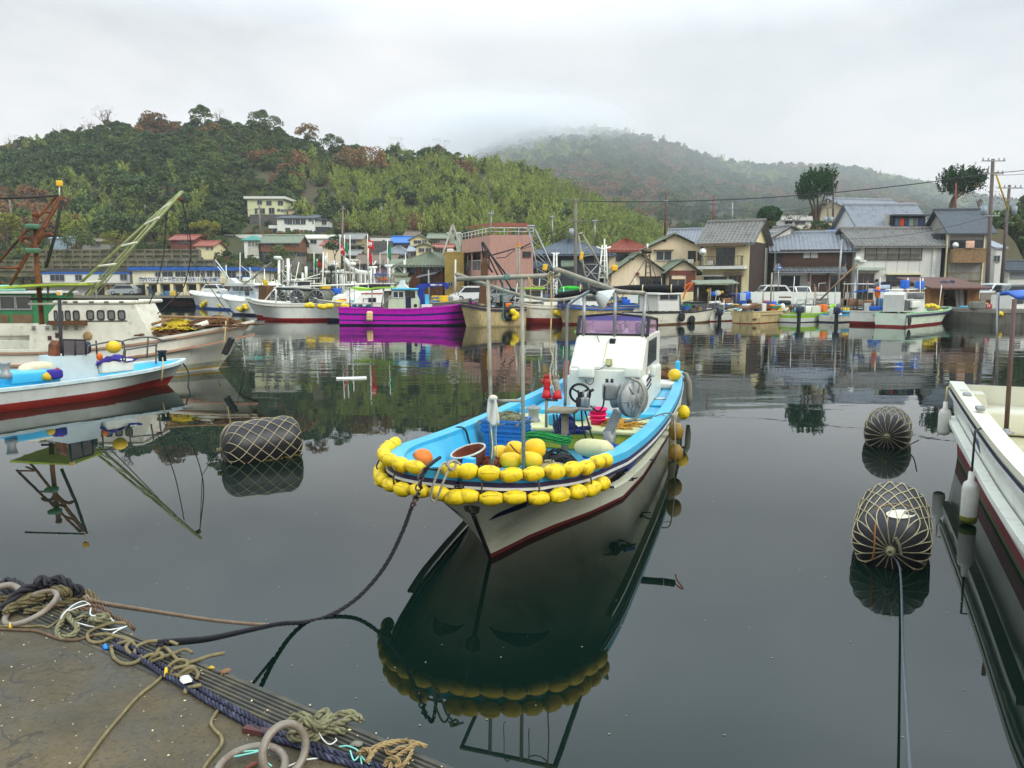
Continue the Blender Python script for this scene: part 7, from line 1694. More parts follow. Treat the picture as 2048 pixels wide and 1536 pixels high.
RBT = Boat('motor_boat','clean white open boat with fenders and blue awning at the right edge',SL+nn*beam_/2-ds*9.5,SL+nn*beam_/2,beam_,1.2,1.02,1.14,.6,[mat('clean_white_gelcoat',(222,224,214),.3,var=.03,dirt=(170,168,140),dirt_amt=.3),mat('maroon_boot',(110,26,34),.5),mat('olive_waterline',(84,96,62),.7)],[(0,2),(.06,1),(.2,0)],mat('cream_gelcoat',(224,220,196),.4,var=.04),mat('cream_deck',(206,198,164),.5,var=.06,dirt=(160,150,120),dirt_amt=.3),deck=.62,full=.35,sternw=1.0,waterl=.86,n=26,capw=.16)
b = RBT;ns = b.near
rail_strip(b.root,b.L,b.bf,b.gf,-.14,-.09,.035,FRAME_W,'rub_rail',40,inner=-.005);rail_strip(b.root,b.L,b.bf,b.gf,-.09,-.075,.03,NAVY,'rail_line',40,inner=-.005)
rail_strip(b.root,b.L,b.bf,b.gf,-.50,-.44,.06,WHITE,'spray_rail',40,q0=.3,q1=.97,inner=.05)
Lx = lambda p:V(((p-b.O).dot(b.nv),(p-b.O).dot(b.d),p.z))
hs = -1 if (SL-b.O).dot(b.nv) < 0 else 1      # which side faces us
mb = MB()
LY = b.L
mb.prism([(hs*.52,LY-.5,.45),(hs*.88,LY-.5,.45),(hs*.88,LY-.5,1.06),(hs*.66,LY-.5,1.06)],(0,.46,0));mb.build('quarter_locker',mat('cream_gelcoat',(224,220,196)),b.root)
MB().rbx(-.9,.9,LY-.75,LY-.06,.52,.86,.05).build('stern_bench',mat('cream_gelcoat',(224,220,196)),b.root)
MB().rbx(-.15,.75,LY-2.9,LY-1.6,.42,.80,.06).build('engine_box',mat('cream_gelcoat',(224,220,196)),b.root)
for y in (.9,1.3,2.6):MB().rbx(hs*.98-.05,hs*.98+.05,LY-y-.08,LY-y+.08,1.12,1.17,.02).build('cleat',OFFW if y < 1 else STEEL,b.root)
mb = MB()   # painted swoosh on the side
for k in range(10):
 pass
hull_o = [o for o in b.root.children if o.name.startswith('hull')][0]
bv2 = BVHTree.FromPolygons([b.W(v.co) for v in hull_o.data.vertices],[list(p.vertices) for p in hull_o.data.polygons])
def rdec(top,bot,mt,name,n=8):
 vs = []
 for i in range(n+1):
  u = i/n
  for L_ in (top,bot):
   k = len(L_)-1;x = tab([(j/k,p[0]) for j,p in enumerate(L_)],u);y = tab([(j/k,p[1]) for j,p in enumerate(L_)],u)
   d = ray(x,y).normalized();hx = bv2.ray_cast(V((0,0,H)),d)[0]
   if hx is None:return
   vs.append(Lx(hx-d*.01))
 MB().add(vs,[(2*i,2*i+1,2*i+3,2*i+2) for i in range(n)]).build(name,mt,b.root,recalc=False)
rdec([(1930,838),(1945,850),(1956,875),(1961,905)],[(1930,840),(1940,858),(1950,882),(1960,908)],mat('blue_hull_graphic',(30,44,90),.5),'hull_graphic')
rdec([(1921,818),(1928,826)],[(1921,823),(1928,833)],mat('dark_hull_lettering',(60,66,76),.5),'hull_lettering')
o = thing('mast_pole','slim rusty brown pole standing in the white boat at the right edge','pole',at(2012,866,9.65));z0_ = V(o.location)
MB().tube([(0,0,0),at(2029,598,9.65)-z0_],.028,8).build('pole',mat('brown_pole',(84,62,54),.6,var=.3,scale=5),o);MB().lathe([(.09,0),(.09,.015),(.04,.02),(.04,.06)],None,12).build('base_plate',STEEL,o)
mb = MB();Z = 2.52;A = [(7.22,12.0),(9.6,12.0),(8.6,9.4),(6.3,9.75)]
mb.grid(lambda u,v:V((lerp(lerp(7.5,9.8,u),lerp(6.45,8.9,u),v),lerp(12.0,9.6,v),Z+.05*math.sin(u*3.1)+.03*math.sin(v*8)-.04*abs(u-.0)*0)),8,10);aw = mb.build('awning',TARP,None,origin=True);aw.modifiers.new('t','SOLIDIFY').thickness = .05;tag(aw,'blue awning sheet stretched over the white boat at the right edge','awning')
for x,y in ((7.35,11.8),(8.4,9.8)):MB().tube([V((x,y,Z))-V(aw.location),V((x+.1,y,.9))-V(aw.location)],.02,6).build('awning_post',STEEL,aw)
FEN = mat('grubby_white_fender',(206,202,192),.5,var=.08,scale=6,dirt=(150,142,126),dirt_amt=.6,dscale=6)
for (px,py,z0,z1,lab,alg) in ((1901,838,.43,.83,'white tube fender hanging at the far corner of the right edge boat',0),(1979,965,.02,.50,'white tube fender with green slime foot on the right edge boat, nearer one',1)):
 q = [k/400 for k in range(401)];Yt = 11.3 if not alg else 8.35;best = min(q,key=lambda k:abs(b.W(V((hs*(b.bf(k)+.10),k*b.L,.6))).y-Yt))
 c = b.W(V((hs*(b.bf(best)+.11),best*b.L,0)));f_ = thing('boat_fender',lab,'fender',(c.x,c.y,z0),0,'white tube fenders of the right edge boat')
 hh_ = z1-z0;MB().lathe([(.03,0),(.075,.02),(.085,.06),(.085,hh_-.08),(.07,hh_-.03),(.035,hh_),(.03,hh_+.10)],None,16).build('body',FEN,f_)
 MB().tube([(0,0,hh_+.08),(.02-.05*0,.03,b.gf(best)-z0+.02),(.10,.06,b.gf(best)-z0+.04)],.012,6).build('lanyard',BLACK if alg else TAN,f_)
 if alg:MB().lathe([(.076,.0),(.088,.03),(.088,.075),(.086,.08)],None,16).build('slime',mat('green_slime',(100,104,20),.8,var=.4,scale=20,bump=.5),f_)
# ---------------------------------------------------------------- near quay
QZ = .95
E0,E1 = on(0,1150,QZ),on(930,1536,QZ)
ed = (E1-E0).normalized();en = V((ed.y,-ed.x,0));en = en if en.y < 0 else -en      # landwards
A_,B_ = E0-ed*14,E1+ed*9
QM = bpy.data.materials.new('wet_quay_concrete');QM.use_nodes = True
t = NT(QM);bb = t.n['Principled BSDF'];tc = t.new('ShaderNodeTexCoord').outputs['Object']
n1 = t.noise(tc,1.1,5,.6);n2 = t.noise(tc,55,3,.7);n3 = t.noise(tc,3.2,5,.65)
c = t.mix(t.ramp(n1,[(.35,0.0),(.68,1.0)]),rgb((58,52,38)),rgb((106,90,58)))
c = t.mix(t.ramp(n3,[(.5,0.0),(.7,.6)]),c,rgb((62,62,54)))
c = t.mix(t.ramp(n2,[(.3,.75),(.5,0.0)]),c,rgb((44,42,36)))
vo = t.new('ShaderNodeTexVoronoi');vo.inputs['Scale'].default_value = 22;t.l.new(tc,vo.inputs['Vector'])
c = t.mix(t.ramp(vo.outputs['Distance'],[(.05,.8),(.09,0.0)]),c,rgb((190,176,130)))
v2 = t.new('ShaderNodeTexVoronoi');v2.feature = 'DISTANCE_TO_EDGE';v2.inputs['Scale'].default_value = .8;wob = t.new('ShaderNodeVectorMath');t.l.new(tc,wob.inputs[0]);nz = t.new('ShaderNodeTexNoise');nz.inputs['Scale'].default_value = 5;t.l.new(tc,nz.inputs['Vector']);t.l.new(nz.outputs['Color'],wob.inputs[1]);t.l.new(wob.outputs[0],v2.inputs['Vector'])
c = t.mix(t.ramp(v2.outputs['Distance'],[(.004,.7),(.012,0.0)]),c,rgb((40,36,30)))
t.l.new(c,bb.inputs['Base Color']);t.l.new(t.ramp(n3,[(.4,.85),(.65,.5)]),bb.inputs['Roughness'])
bn = t.new('ShaderNodeBump');bn.inputs['Strength'].default_value = .8;bn.inputs['Distance'].default_value = .012;t.l.new(n2,bn.inputs['Height']);t.l.new(bn.outputs[0],bb.inputs['Normal'])
NOSE = mat('ribbed_rubber_nosing',(64,62,54),.75,var=.25,scale=9,dirt=(110,100,72),dirt_amt=.6,dscale=6)
mb = MB();W1 = .215
a,b_ = A_+en*W1,B_+en*W1
mb.add([a,b_,b_+en*9,a+en*9],[(0,1,2,3)],0)
def sect(o,z):return A_+en*o+V((0,0,z-QZ)),B_+en*o+V((0,0,z-QZ))
prof = [(0.0,-1.0),(0.0,QZ-.03),(.012,QZ-.006),(.03,QZ)]
x = .04
for k in range(7):prof += [(x,QZ),(x+.003,QZ-.011),(x+.010,QZ-.011),(x+.013,QZ)];x += .0225
prof += [(W1-.012,QZ),(W1-.006,QZ-.008),(W1,QZ-.001)]
P_ = [sect(o,z) for o,z in prof]
for (p0,p1),(q0,q1) in zip(P_,P_[1:]):mb.add([p0,p1,q1,q0],[(0,1,2,3)],1)
tag(mb.build('quay',[QM,NOSE],recalc=False),kind='structure')
Z0 = 1140;S1 = .1953
def qp(pts,h=0.0,ox=0,oy=Z0,s=S1,amp=0,seed=0):
 """control points on the quay top, picture coordinates of a zoomed crop"""
 rr = random.Random(seed);out = []
 for i,p in enumerate(pts):
  z = h+(p[2] if len(p) > 2 else amp*rr.random());out.append(on(ox+p[0]*s,oy+p[1]*s,QZ+z))
 return out
ROPE_K = mat('black_hawser',(26,24,30),.8,var=.4,scale=30,bump=.4);ROPE_O = mat('olive_hawser',(104,94,62),.95,var=.35,scale=30,dirt=(60,54,38),dirt_amt=.7,dscale=20,bump=.6,bscale=120)
ROPE_G = mat('grey_green_rope',(128,124,92),.95,var=.3,scale=30,dirt=(76,70,50),dirt_amt=.7,dscale=20,bump=.6,bscale=120);ROPE_N = mat('navy_rope',(30,30,52),.7,var=.35,scale=30,dirt=(90,96,110),dirt_amt=.5,dscale=30)
ROPE_B = mat('brown_cord',(96,74,54),.9,var=.3,scale=30);ROPE_T = mat('tan_manila',(150,126,84),.9,var=.3,scale=30,dirt=(96,78,50),dirt_amt=.6,dscale=20,bump=.5);TWINE = mat('white_twine',(214,214,206),.8)
CORD = mat('olive_cord',(116,104,70),.9,var=.3,scale=30,bump=.3)
def lay(name,label,runs,r,mt,laid=True,k=10,cat='rope',group=None,lift=0.0,**kw):
 mb = MB()
 for i,pts in enumerate(runs):
  P = cr(qp(pts,r*.9+lift,seed=i+len(label),**kw),k)
  (mb.rope(P,r) if laid else mb.tube(P,r,6))
 return tag(mb.build(name,mt,None,origin=True),label,cat,group)
lay('mooring_rope','thick black rope looped on top of the rope pile at the left',[
 [(-60,480,0),(0,420,.01),(100,330,.04),(180,240,.07),(280,190,.08),(400,165,.08),(520,150,.08),(640,150,.08),(740,170,.07),(800,190,.06),(822,225,.04),(780,268,.02)],
 [(390,175,.07),(380,140,.10),(410,100,.11),(470,98,.11),(500,145,.10)],[(480,150,.09),(540,100,.11),(620,90,.11),(690,130,.10),(720,200,.06),(712,240,.02)],
 [(150,240,.0),(90,215,.01),(50,160,.02),(60,115,.03),(130,115,.04),(200,155,.05),(290,190,.06)]],.023,ROPE_K)
lay('mooring_rope','olive brown hawser knotted through the iron ring under the black rope',[
 [(40,440,.02),(100,380,.03),(200,330,.04),(300,290,.05),(400,265,.06),(470,240,.06),(560,210,.06),(640,215,.05),(720,250,.03),(800,290,.01),(880,300,0)],
 [(780,262,.02),(820,228,.03),(900,225,.04),(965,265,.03),(990,320,.01),(950,350,.0),(880,320,.0)],[(470,320,.0),(480,250,.04),(540,195,.08),(620,185,.09),(690,215,.07),(710,270,.03),(640,300,.02)],
 [(500,290,.03),(540,240,.07),(610,220,.08),(660,260,.05)],[(90,420,.02),(230,360,.03),(360,320,.03),(460,270,.05)],[(0,300,.0),(120,270,.01),(260,240,.02),(430,215,.04)],
 [(250,430,0),(400,400,.01),(560,360,.01),(700,330,.01),(830,290,.01)],[(60,330,.02),(180,300,.04),(300,250,.05),(280,300,.05),(180,350,.04)]],.017,ROPE_O)
lay('mooring_rope','pale looped rope eye lying in front of the rope pile',[
 [(700,455,.02),(640,510,.01),(590,600,0),(600,670,0),(670,690,0),(750,660,0),(795,600,.01),(760,545,.02),(710,490,.02),(700,455,.03)],
 [(780,525,.0),(830,480,.02),(900,460,.02)],[(910,525,.01),(960,485,.03),(1040,465,.04),(1100,470,.03),(1110,510,.01),(1040,540,.01),(960,545,0),(910,520,.01)],
 [(930,500,.03),(1010,510,.05),(1080,490,.04)],[(620,560,0),(660,440,.02),(740,420,.03),(800,430,.02)]],.014,ROPE_G)
lay('mooring_rope','brown weathered rope lying slack over the quay edge',[[(640,420,.02),(760,400,.03),(880,400,.03),(1000,440,.01),(1130,470,0),(1195,480,0)],[(860,360,.03),(960,365,.03),(1060,390,.02),(1130,450,0)],[(930,390,.02),(1040,440,.02),(1120,460,.01)],[(1190,490,.0),(1290,530,.005),(1350,580,.0),(1375,610,-.02)]],.011,ROPE_B)
lay('cord','thin brown cord running left along the quay with a yellow tag, upper one',[[(-40,578),(130,576),(300,577),(430,572),(490,590),(560,545),(640,485),(760,405),(850,360)]],.006,CORD,False)
lay('cord','brown cord curving left along the quay, lower one',[[(-40,600),(200,615),(370,625),(480,660),(570,692),(640,712),(780,715),(880,690),(960,668)]],.007,ROPE_B,False)
lay('cord','olive cord tangled in wide loops along the ribbed quay edge',[
 [(1330,560,.0),(1240,543,.01),(1150,543,.01),(1020,580,.01),(920,630,.0),(893,680,0),(930,735,0),(1040,738,0),(1120,700,.01),(1200,685,.01),(1300,700,.01),(1370,740,.01)],
 [(970,665,.01),(1100,660,.02),(1240,690,.02),(1340,730,.02),(1390,780,.01)],[(1120,800,0),(1230,750,.01),(1330,735,.02),(1290,790,.02),(1330,850,.01),(1420,890,.0),(1480,860,.0)],
 [(1140,810,0),(1170,900,0),(1260,958,0),(1360,955,0),(1450,910,.01),(1530,870,.02),(1600,870,.02),(1700,880,.01),(1800,845,.0),(1900,815,.0),(1970,850,-.01)],
 [(1375,865,.0),(1400,790,.01),(1500,740,.01),(1620,728,.01),(1740,735,.01),(1820,765,.0)],[(1520,935,.0),(1580,880,.03),(1640,850,.04),(1665,890,.03),(1600,920,.02),(1530,950,.0)],
 [(1700,1035,0),(1760,960,.02),(1850,920,.03),(1925,945,.03),(1880,990,.03),(1780,1020,.02),(1755,1075,.0),(1830,1070,.02),(1900,1020,.04),(1980,1010,.03),(2025,1060,.01),(2010,1120,0)],
 [(1780,1010,.03),(1880,990,.04),(1990,1000,.03),(1900,1060,.02),(1800,1090,.02)],[(1900,960,.0),(2000,930,.0),(2150,880,.0),(2300,850,.0)],[(1900,1260,0),(1905,1215,.0),(1980,1195,.02),(2060,1180,.02)],
 [(1600,850,.02),(1640,800,.01),(1700,800,.01),(1780,880,.01),(1860,960,.01)]],.0085,CORD,False,9)
lay('cord','long thin cord trailing across the concrete to the bottom edge',[[(1690,1050),(1640,1110),(1560,1180),(1480,1240),(1380,1331),(1250,1480),(1080,1680),(800,2060)]],.007,CORD,False)
lay('twine','white twine tangled through the rope pile',[[(620,500,.03),(660,440,.05),(760,355,.06),(860,320,.06),(930,360,.04)],[(700,420,.05),(800,380,.06),(900,350,.06)],[(930,390,.05),(925,450,.05),(960,470,.05),(1050,455,.05)],[(770,535,.02),(900,570,.01),(1000,590,.0),(1100,612,.0),(1200,600,.0),(1330,570,.0)],[(1130,490,.03),(1170,530,.01),(1240,545,.01)],[(1140,660,.01),(1220,610,.01),(1300,575,.01)]],.0035,TWINE,False)
lay('cord','frayed cord stub lying alone on the concrete',[[(2230,1440),(2190,1500),(2160,1570),(2200,1640),(2260,1700),(2270,1780),(2200,1880),(2120,1980),(2080,2040)]],.007,CORD,False)
for off,lab in ((0,'navy blue twisted rope along the quay, the one nearer the water'),(1,'navy blue twisted rope along the quay, the one nearer the land')):
 P = [(233,1277),(260,1292),(300,1314),(335,1338),(375,1360),(410,1383),(460,1412),(510,1440),(558,1466),(610,1482),(650,1500),(700,1514),(760,1534),(830,1560)]
 pts = cr([on(x-off*7,y+off*11,QZ+.013) for x,y in P],8);tag(MB().rope(pts,.0135,.085,n=5).build('mooring_rope',ROPE_N,None,origin=True),lab,'rope')
GALV = mat('worn_galvanised_ring',(134,124,110),.5,.25,var=.15,scale=8,dirt=(96,70,52),dirt_amt=.75,dscale=9,bump=.2)
def torus(c,Rr,r,M,n=40):return [c+M @ V((Rr*math.cos(a),Rr*math.sin(a),0)) for a in [2*math.pi*i/n for i in range(n)]]
def ring(name,label,c,Rr,r,M):
 o = MB().tube(torus(V((0,0,0)),Rr,r,M),r,10,0,True).build(name,GALV);o.location = c;return tag(o,label,'ring','iron mooring rings on the quay')
c = on(502,1537,QZ+.02);ring('mooring_ring','large iron mooring ring lying on the quay at the bottom edge',c,.115,.014,Matrix.Rotation(R(6),3,'X'))
c = on(569,1500,QZ+.075);ring('mooring_ring','iron ring standing linked through the large ring at the bottom edge',c,.085,.0145,Matrix.Rotation(R(-28),3,'Z') @ Matrix.Rotation(R(74),3,'Y') @ Matrix.Rotation(R(12),3,'X'))
c = on(62,1215,QZ+.05);ring('mooring_ring','iron ring half buried in the rope pile at the left',c,.125,.0145,Matrix.Rotation(R(-14),3,'Y') @ Matrix.Rotation(R(16),3,'X'))
c = on(2,1200,QZ+.05);ring('mooring_ring','iron ring cut off by the left edge beside the rope pile',c,.09,.017,Matrix.Rotation(R(35),3,'X'))
kw = dict(ox=400,oy=1330,s=.2441)
lay('mooring_rope','thick olive rope knotted round the standing iron ring',[
 [(715,500,.03),(745,440,.06),(810,410,.08),(880,420,.08),(900,470,.06),(860,520,.06),(790,530,.06),(740,570,.04),(780,605,.03),(860,590,.03),(930,540,.04),(1000,470,.05),(1050,420,.05)],
 [(780,590,.02),(810,500,.07),(850,450,.09),(900,480,.08),(960,520,.05),(1020,490,.05),(1060,430,.05),(1040,380,.05),(980,400,.05),(960,450,.05)],
 [(860,470,.07),(930,475,.06),(1000,500,.04),(1080,500,.02),(1160,470,.0),(1240,430,.0),(1300,440,.0)],[(1040,470,.03),(1110,420,.02),(1190,395,.01),(1260,400,.0),(1330,460,-.01)],[(960,560,.01),(1060,540,.01),(1140,540,.0),(1190,545,0)],
 [(870,590,.0),(900,560,.02),(960,580,.02),(920,610,.01),(880,600,.0)]],.0145,ROPE_G,**kw)
lay('rope','tan rope loops thrown over the quay edge at the bottom',[
 [(1300,750,.02),(1310,710,.04),(1370,690,.05),(1400,730,.04),(1380,790,.02)],[(1340,730,.03),(1440,670,.03),(1560,630,.02),(1680,625,.01),(1780,640,.0),(1860,670,-.02)],[(1360,800,.02),(1420,720,.04),(1480,670,.03),(1600,635,.02),(1700,615,.02)],
 [(1510,830,.02),(1540,775,.04),(1600,760,.05),(1630,800,.03),(1600,840,.02)],[(1600,760,.03),(1690,700,.02),(1780,650,.01),(1850,668,0)],[(1560,800,.03),(1560,850,.02)],[(1720,625,.02),(1735,700,.01),(1700,780,.01),(1630,850,.0)],[(1500,690,.01),(1560,720,.01),(1640,680,.01),(1720,665,.01)]],.0085,ROPE_T,**kw)
lay('twine','mint green twine tangled on the bottom edge rings and ropes',[[(260,755,.02),(360,735,.025),(470,710,.03),(560,680,.05)],[(270,735,.02),(360,710,.025),(480,700,.03)],[(510,740,.03),(540,790,.02),(590,830,.01)],[(1140,670,.02),(1210,665,.025),(1290,700,.03),(1320,780,.02),(1325,850,.01)],[(1230,700,.03),(1260,780,.02),(1300,750,.03)],[(1300,720,.03),(1360,790,.02),(1420,830,.01)]],.003,mat('mint_twine',(130,206,186),.7),False,**kw)
lay('twine','white twine tied on the olive knot by the standing ring',[[(915,430,.08),(950,500,.06),(1000,600,.02),(1060,650,.0),(1115,620,.0),(1110,600,.0)],[(1050,480,.04),(1080,530,.02),(1160,545,.0),(1190,530,.0)],[(720,830,0),(850,780,0),(980,760,0),(1080,725,0)]],.003,TWINE,False,**kw)
o = MB().bar(on(489,1457,QZ+.012),on(543,1467,QZ+.012),.03,.02).build('wood_stick',mat('wet_red_wood',(84,44,38),.7,var=.3,streak=True),None,origin=True);tag(o,'short wet reddish stick lying beside the navy ropes','stick')
def flake(name,label,px,py,w_,h_,mt,cat,z=QZ,group=None,bend=.01,s=3,lift=.006):
 c = on(px,py,z+lift);mb = MB();rr = random.Random(int(px+py));k = c.y/F
 mb.grid(lambda u,v:V(((u-.5)*w_*k*(1-.6*abs(v-.5)),(v-.5)*h_*k*2,bend*math.sin(u*4)*math.sin(v*3))),4,4);o = mb.build(name,mt,None,recalc=False);o.location = c;o.rotation_euler[2] = rr.random()*3;o.modifiers.new('t','SOLIDIFY').thickness = .002;return tag(o,label,cat,group)
LEAFB = mat('dead_leaf',(120,88,56),.8,var=.3)
flake('plastic_scrap','bright blue plastic scrap on the concrete by the cord tangle',212,1294,15,10,mat('bright_blue_plastic',(10,120,200),.4),'scrap',bend=.02)
flake('plastic_scrap','white crescent of broken plastic on the navy ropes',372,1358,26,18,OFFW,'scrap',lift=.035)
flake('dead_leaf','brown dead leaf on the ribbed edge below the green cords',450,1341,24,12,LEAFB,'leaf',group='dead leaves on the quay');flake('dead_leaf','grey dead leaf in the puddle right of the standing ring',712,1487,32,10,mat('grey_leaf',(120,116,100),.8),'leaf',group='dead leaves on the quay')
flake('dead_leaf','reddish dead leaf beside the large ring at the bottom edge',502,1530,18,16,mat('red_leaf',(110,60,44),.8),'leaf',group='dead leaves on the quay',lift=.012);flake('dead_leaf','yellow leaf stalk on the quay edge beside the brown leaf',422,1335,18,5,mat('yellow_leaf',(190,160,50),.8),'leaf',group='dead leaves on the quay')
flake('yellow_tag','yellow ribbon knot where the long thin cord begins',333,1346,10,16,YELLOWF,'ribbon',bend=.03,lift=.015);flake('yellow_tag','small yellow ribbon tied on the upper cord at the left',22,1252,8,9,YELLOWF,'ribbon',bend=.02)
mb = MB();rr = random.Random(77)
for k in range(300):
 d = rr.random()**1.8*2.4+.01;s = rr.uniform(-1.2,4.6);p = E0+ed*s+en*d;r = rr.uniform(.0015,.005);mb.sph(p+V((0,0,r*.5)),(r*rr.uniform(.8,2),r,r*.7),Matrix.Rotation(rr.random()*3,3,'Z'),5,4)
tag(mb.build('shell_grit',mat('shell_grit',(196,182,140),.8,var=.4,scale=60)),'pale grit and shell crumbs scattered on the quay','grit',kind='stuff')
tb = Wm((-.50,.12,1.06));tb2 = on(838,968,.84)
PL = [(838,985,6.33),(826,1008,6.31),(803,1068,6.27),(768,1135,6.2),(718,1193,6.1),(662,1230,5.95),(612,1244,5.83),(560,1248,5.58),(500,1260,5.1),(420,1277,4.35),(350,1284,3.6),(318,1287,3.42)]
tag(MB().rope(cr([at(*p) for p in PL],10),.019,.15,n=5).build('mooring_line',ROPE_K,None,origin=True),'dark mooring line sagging from the yellow float bow to the water and quay','rope')
mb = MB();ch = cr([at(845,940,6.35),at(838,970,6.3),at(831,1000,6.3),at(824,1012,6.3)],3)
for i,(p,q) in enumerate(zip(ch,ch[1:])):
 d = (q-p).normalized();s_ = d.cross(V((0,1,0)) if i % 2 else V((1,0,0))).normalized();c = (p+q)/2;L2 = (q-p).length*.62
 mb.tube([c+d*L2*math.cos(a)+s_*.022*math.sin(a) for a in [2*math.pi*k/14 for k in range(14)]],.008,5,0,True)
tag(mb.build('chain',mat('rusty_chain',(96,84,76),.6,.4,var=.3),None,origin=True),'short rusty chain joining the dark mooring line to the bow','chain')
tag(MB().rope(cr([on(880,915,.93),at(862,928,6.45),at(848,945,6.33),at(840,965,6.3),at(843,978,6.3)],8),.017,n=5).build('rope',ROPE_K,None,origin=True),'black rope passing over the yellow floats at the bow','rope')
tag(MB().rope(cr([on(908,930,1.06),at(886,928,6.36),at(868,965,6.3),at(862,995,6.33),at(872,1000,6.33),at(886,965,6.28),at(900,935,6.33)],8),.011,.07,n=5).build('rope',mat('grey_laid_rope',(156,150,136),.9,var=.25,scale=40),None,origin=True),'grey laid rope looped over the bow floats','rope')
tag(MB().rope(cr([at(892,932,6.34),at(900,922,6.36),at(912,926,6.36),at(905,940,6.32),at(896,930,6.3),at(910,921,6.36),at(922,930,6.34)],8),.011,.07,n=5).build('rope_knot',mat('grey_laid_rope',(156,150,136)),None,origin=True),'grey rope knot in the gap of the upper float string','knot')
tag(MB().rope(cr([at(170,1192,3.86),at(195,1205,3.92),at(300,1222,4.45),at(420,1240,4.98),at(500,1248,5.3),at(545,1250,5.5)],12),.0135,.1,n=5).build('mooring_line',mat('tan_grey_hawser',(132,112,92),.9,var=.3,scale=40,dirt=(90,76,60),dirt_amt=.5,dscale=20),None,origin=True),'tan mooring line stretched from the rope pile over the water','rope')
# ---------------------------------------------------------------- big black netted buoys
BUOY = mat('black_buoy_skin',(24,22,24),.45,var=.3,scale=5,bump=.35,bscale=9)
NETW = mat('pale_net_rope',(176,164,130),.9,var=.2,scale=30,dirt=(140,120,84),dirt_amt=.5,dscale=12)
WEED = mat('weed_crust',(112,96,40),.95,var=.5,scale=30,bump=1,bscale=60)
def buoy(label,c,ax,r,half,nst,nr,star,seed):
 b_ = thing('buoy',label,'buoy',c,0,'black netted buoys');q = V((0,1,0)).rotation_difference(V(ax)).to_matrix();rr = random.Random(seed)
 def rad(u):   # u: -1..1 along the axis
  return r*max(0.0,(1-abs(u)**7))**.46*(1+.02*math.sin(u*9+seed))
 def S(u,a,off=0.0):rd = rad(u)+off;return q @ V((rd*math.cos(a),u*half,rd*math.sin(a)))
 mb = MB();NU_,NA = 30,36
 us = [math.sin(math.pi/2*lerp(-1,1,i/NU_)) for i in range(NU_+1)]
 vs = [S(u,2*math.pi*j/NA)*(1+.006*math.sin(j*3+u*11)) for u in us for j in range(NA)]
 mb.add(vs,[(i*NA+j,i*NA+(j+1) % NA,(i+1)*NA+(j+1) % NA,(i+1)*NA+j) for i in range(NU_) for j in range(NA)],0,True);mb.build('float_body',BUOY,b_)
 nb = MB();ul = [-1.0]+[lerp(-.92,.92,i/nr) for i in range(nr+1)]+[1.0]
 for k in range(nst):
  for sg in (1,-1):
   P = []
   for i,u in enumerate(ul):
    a = 2*math.pi*(k+ (.5*(i-1)*sg*(1 if 0 < i < len(ul)-1 else (1 if i else 1)) if 0 < i < len(ul)-1 else (.5*(len(ul)-3)*sg if i else 0)))/nst
    P.append((u,a))
   pts = []
   for (u0,a0),(u1,a1) in zip(P,P[1:]):
    for e in range(5):pts.append(S(lerp(u0,u1,e/5),lerp(a0,a1,e/5),.006))
   pts.append(S(P[-1][0],P[-1][1],.006));nb.tube(pts,.0058,4)
 nb.build('net',NETW,b_)
 if star:
  e = MB();p = q @ V((0,-half*1.0,0));rn = MB()
  for k in range(3):e.tube(torus(p+q @ V((0,-.03*k,0)),.035-.006*k,.012,q @ Matrix.Rotation(R(90),3,'X'),14),.014,5,0,True)
  e.build('end_knot',ROPE_G,b_)
 wm = MB();z = -c[2]+.005
 for i in range(70):
  u = rr.uniform(-.97,.97);rd = rad(u);
  if rd < abs(z)+.01:continue
  a = math.asin(max(-1,min(1,z/rd)));a = a if rr.random() < .5 else math.pi-a;p = S(u,a,.004);s_ = rr.uniform(.008,.02);wm.sph(p+V((0,0,rr.uniform(-.01,.025))),(s_*1.5,s_,s_*.8),None,6,4)
 wm.build('weed',WEED,b_);return b_,S,q
a,c_ = on(462,932,0),on(596,900,0)
bc = V((-3.86,11.75,.21));buoy('black buoy in pale diamond net floating left of the middle boat, lying side on',bc,V((.84,.54,.05)).normalized(),.375,.60,11,10,True,1)
bc2 = V(((1797-1024)/1550*7.75,7.62,.20));B2,S2,q2 = buoy('black netted buoy nearest on the right with torn white patch',bc2,V((.46,.888,.02)).normalized(),.345,.74,18,7,True,2)
B2f = [o for o in B2.children if o.name.startswith('float_body')][0].data
bv3 = BVHTree.FromPolygons([bc2+v.co for v in B2f.vertices],[list(p.vertices) for p in B2f.polygons])
def on_b(px,py,off=.005):
 d = ray(px,py).normalized();h_ = bv3.ray_cast(V((0,0,H)),d)[0];return None if h_ is None else h_-d*off-bc2
pt = [on_b(1802+30*math.cos(a)*1.0,1027+(10 if math.sin(a) > 0 else 8)*math.sin(a)-4*math.cos(a)*0,.012) for a in [2*math.pi*i/22 for i in range(22)]]
if all(p is not None for p in pt):
 cc_ = on_b(1802,1026,.02);MB().add([cc_]+pt,[(0,i+1,(i+1) % 22+1) for i in range(22)],0,True).build('torn_patch',mat('exposed_foam',(214,208,188),.9,var=.08,scale=8,bump=.5),B2,recalc=False)
for pts,r,mt in ((((1752,1018),(1765,1012),(1800,1008),(1840,1020)),.008,ROPE_T),(((1755,1020),(1750,1060),(1748,1100),(1744,1120)),.009,mat('orange_brown_rope',(150,96,50),.9)),(((1765,1020),(1785,1065),(1800,1080),(1830,1070),(1862,1045)),.014,ROPE_G),(((1790,1075),(1798,1090),(1802,1110)),.016,ROPE_G)):
 P = [on_b(x,y,.015) for x,y in pts]
 if all(p is not None for p in P):MB().rope(cr(P,6),r).build('lashing',mt,B2)
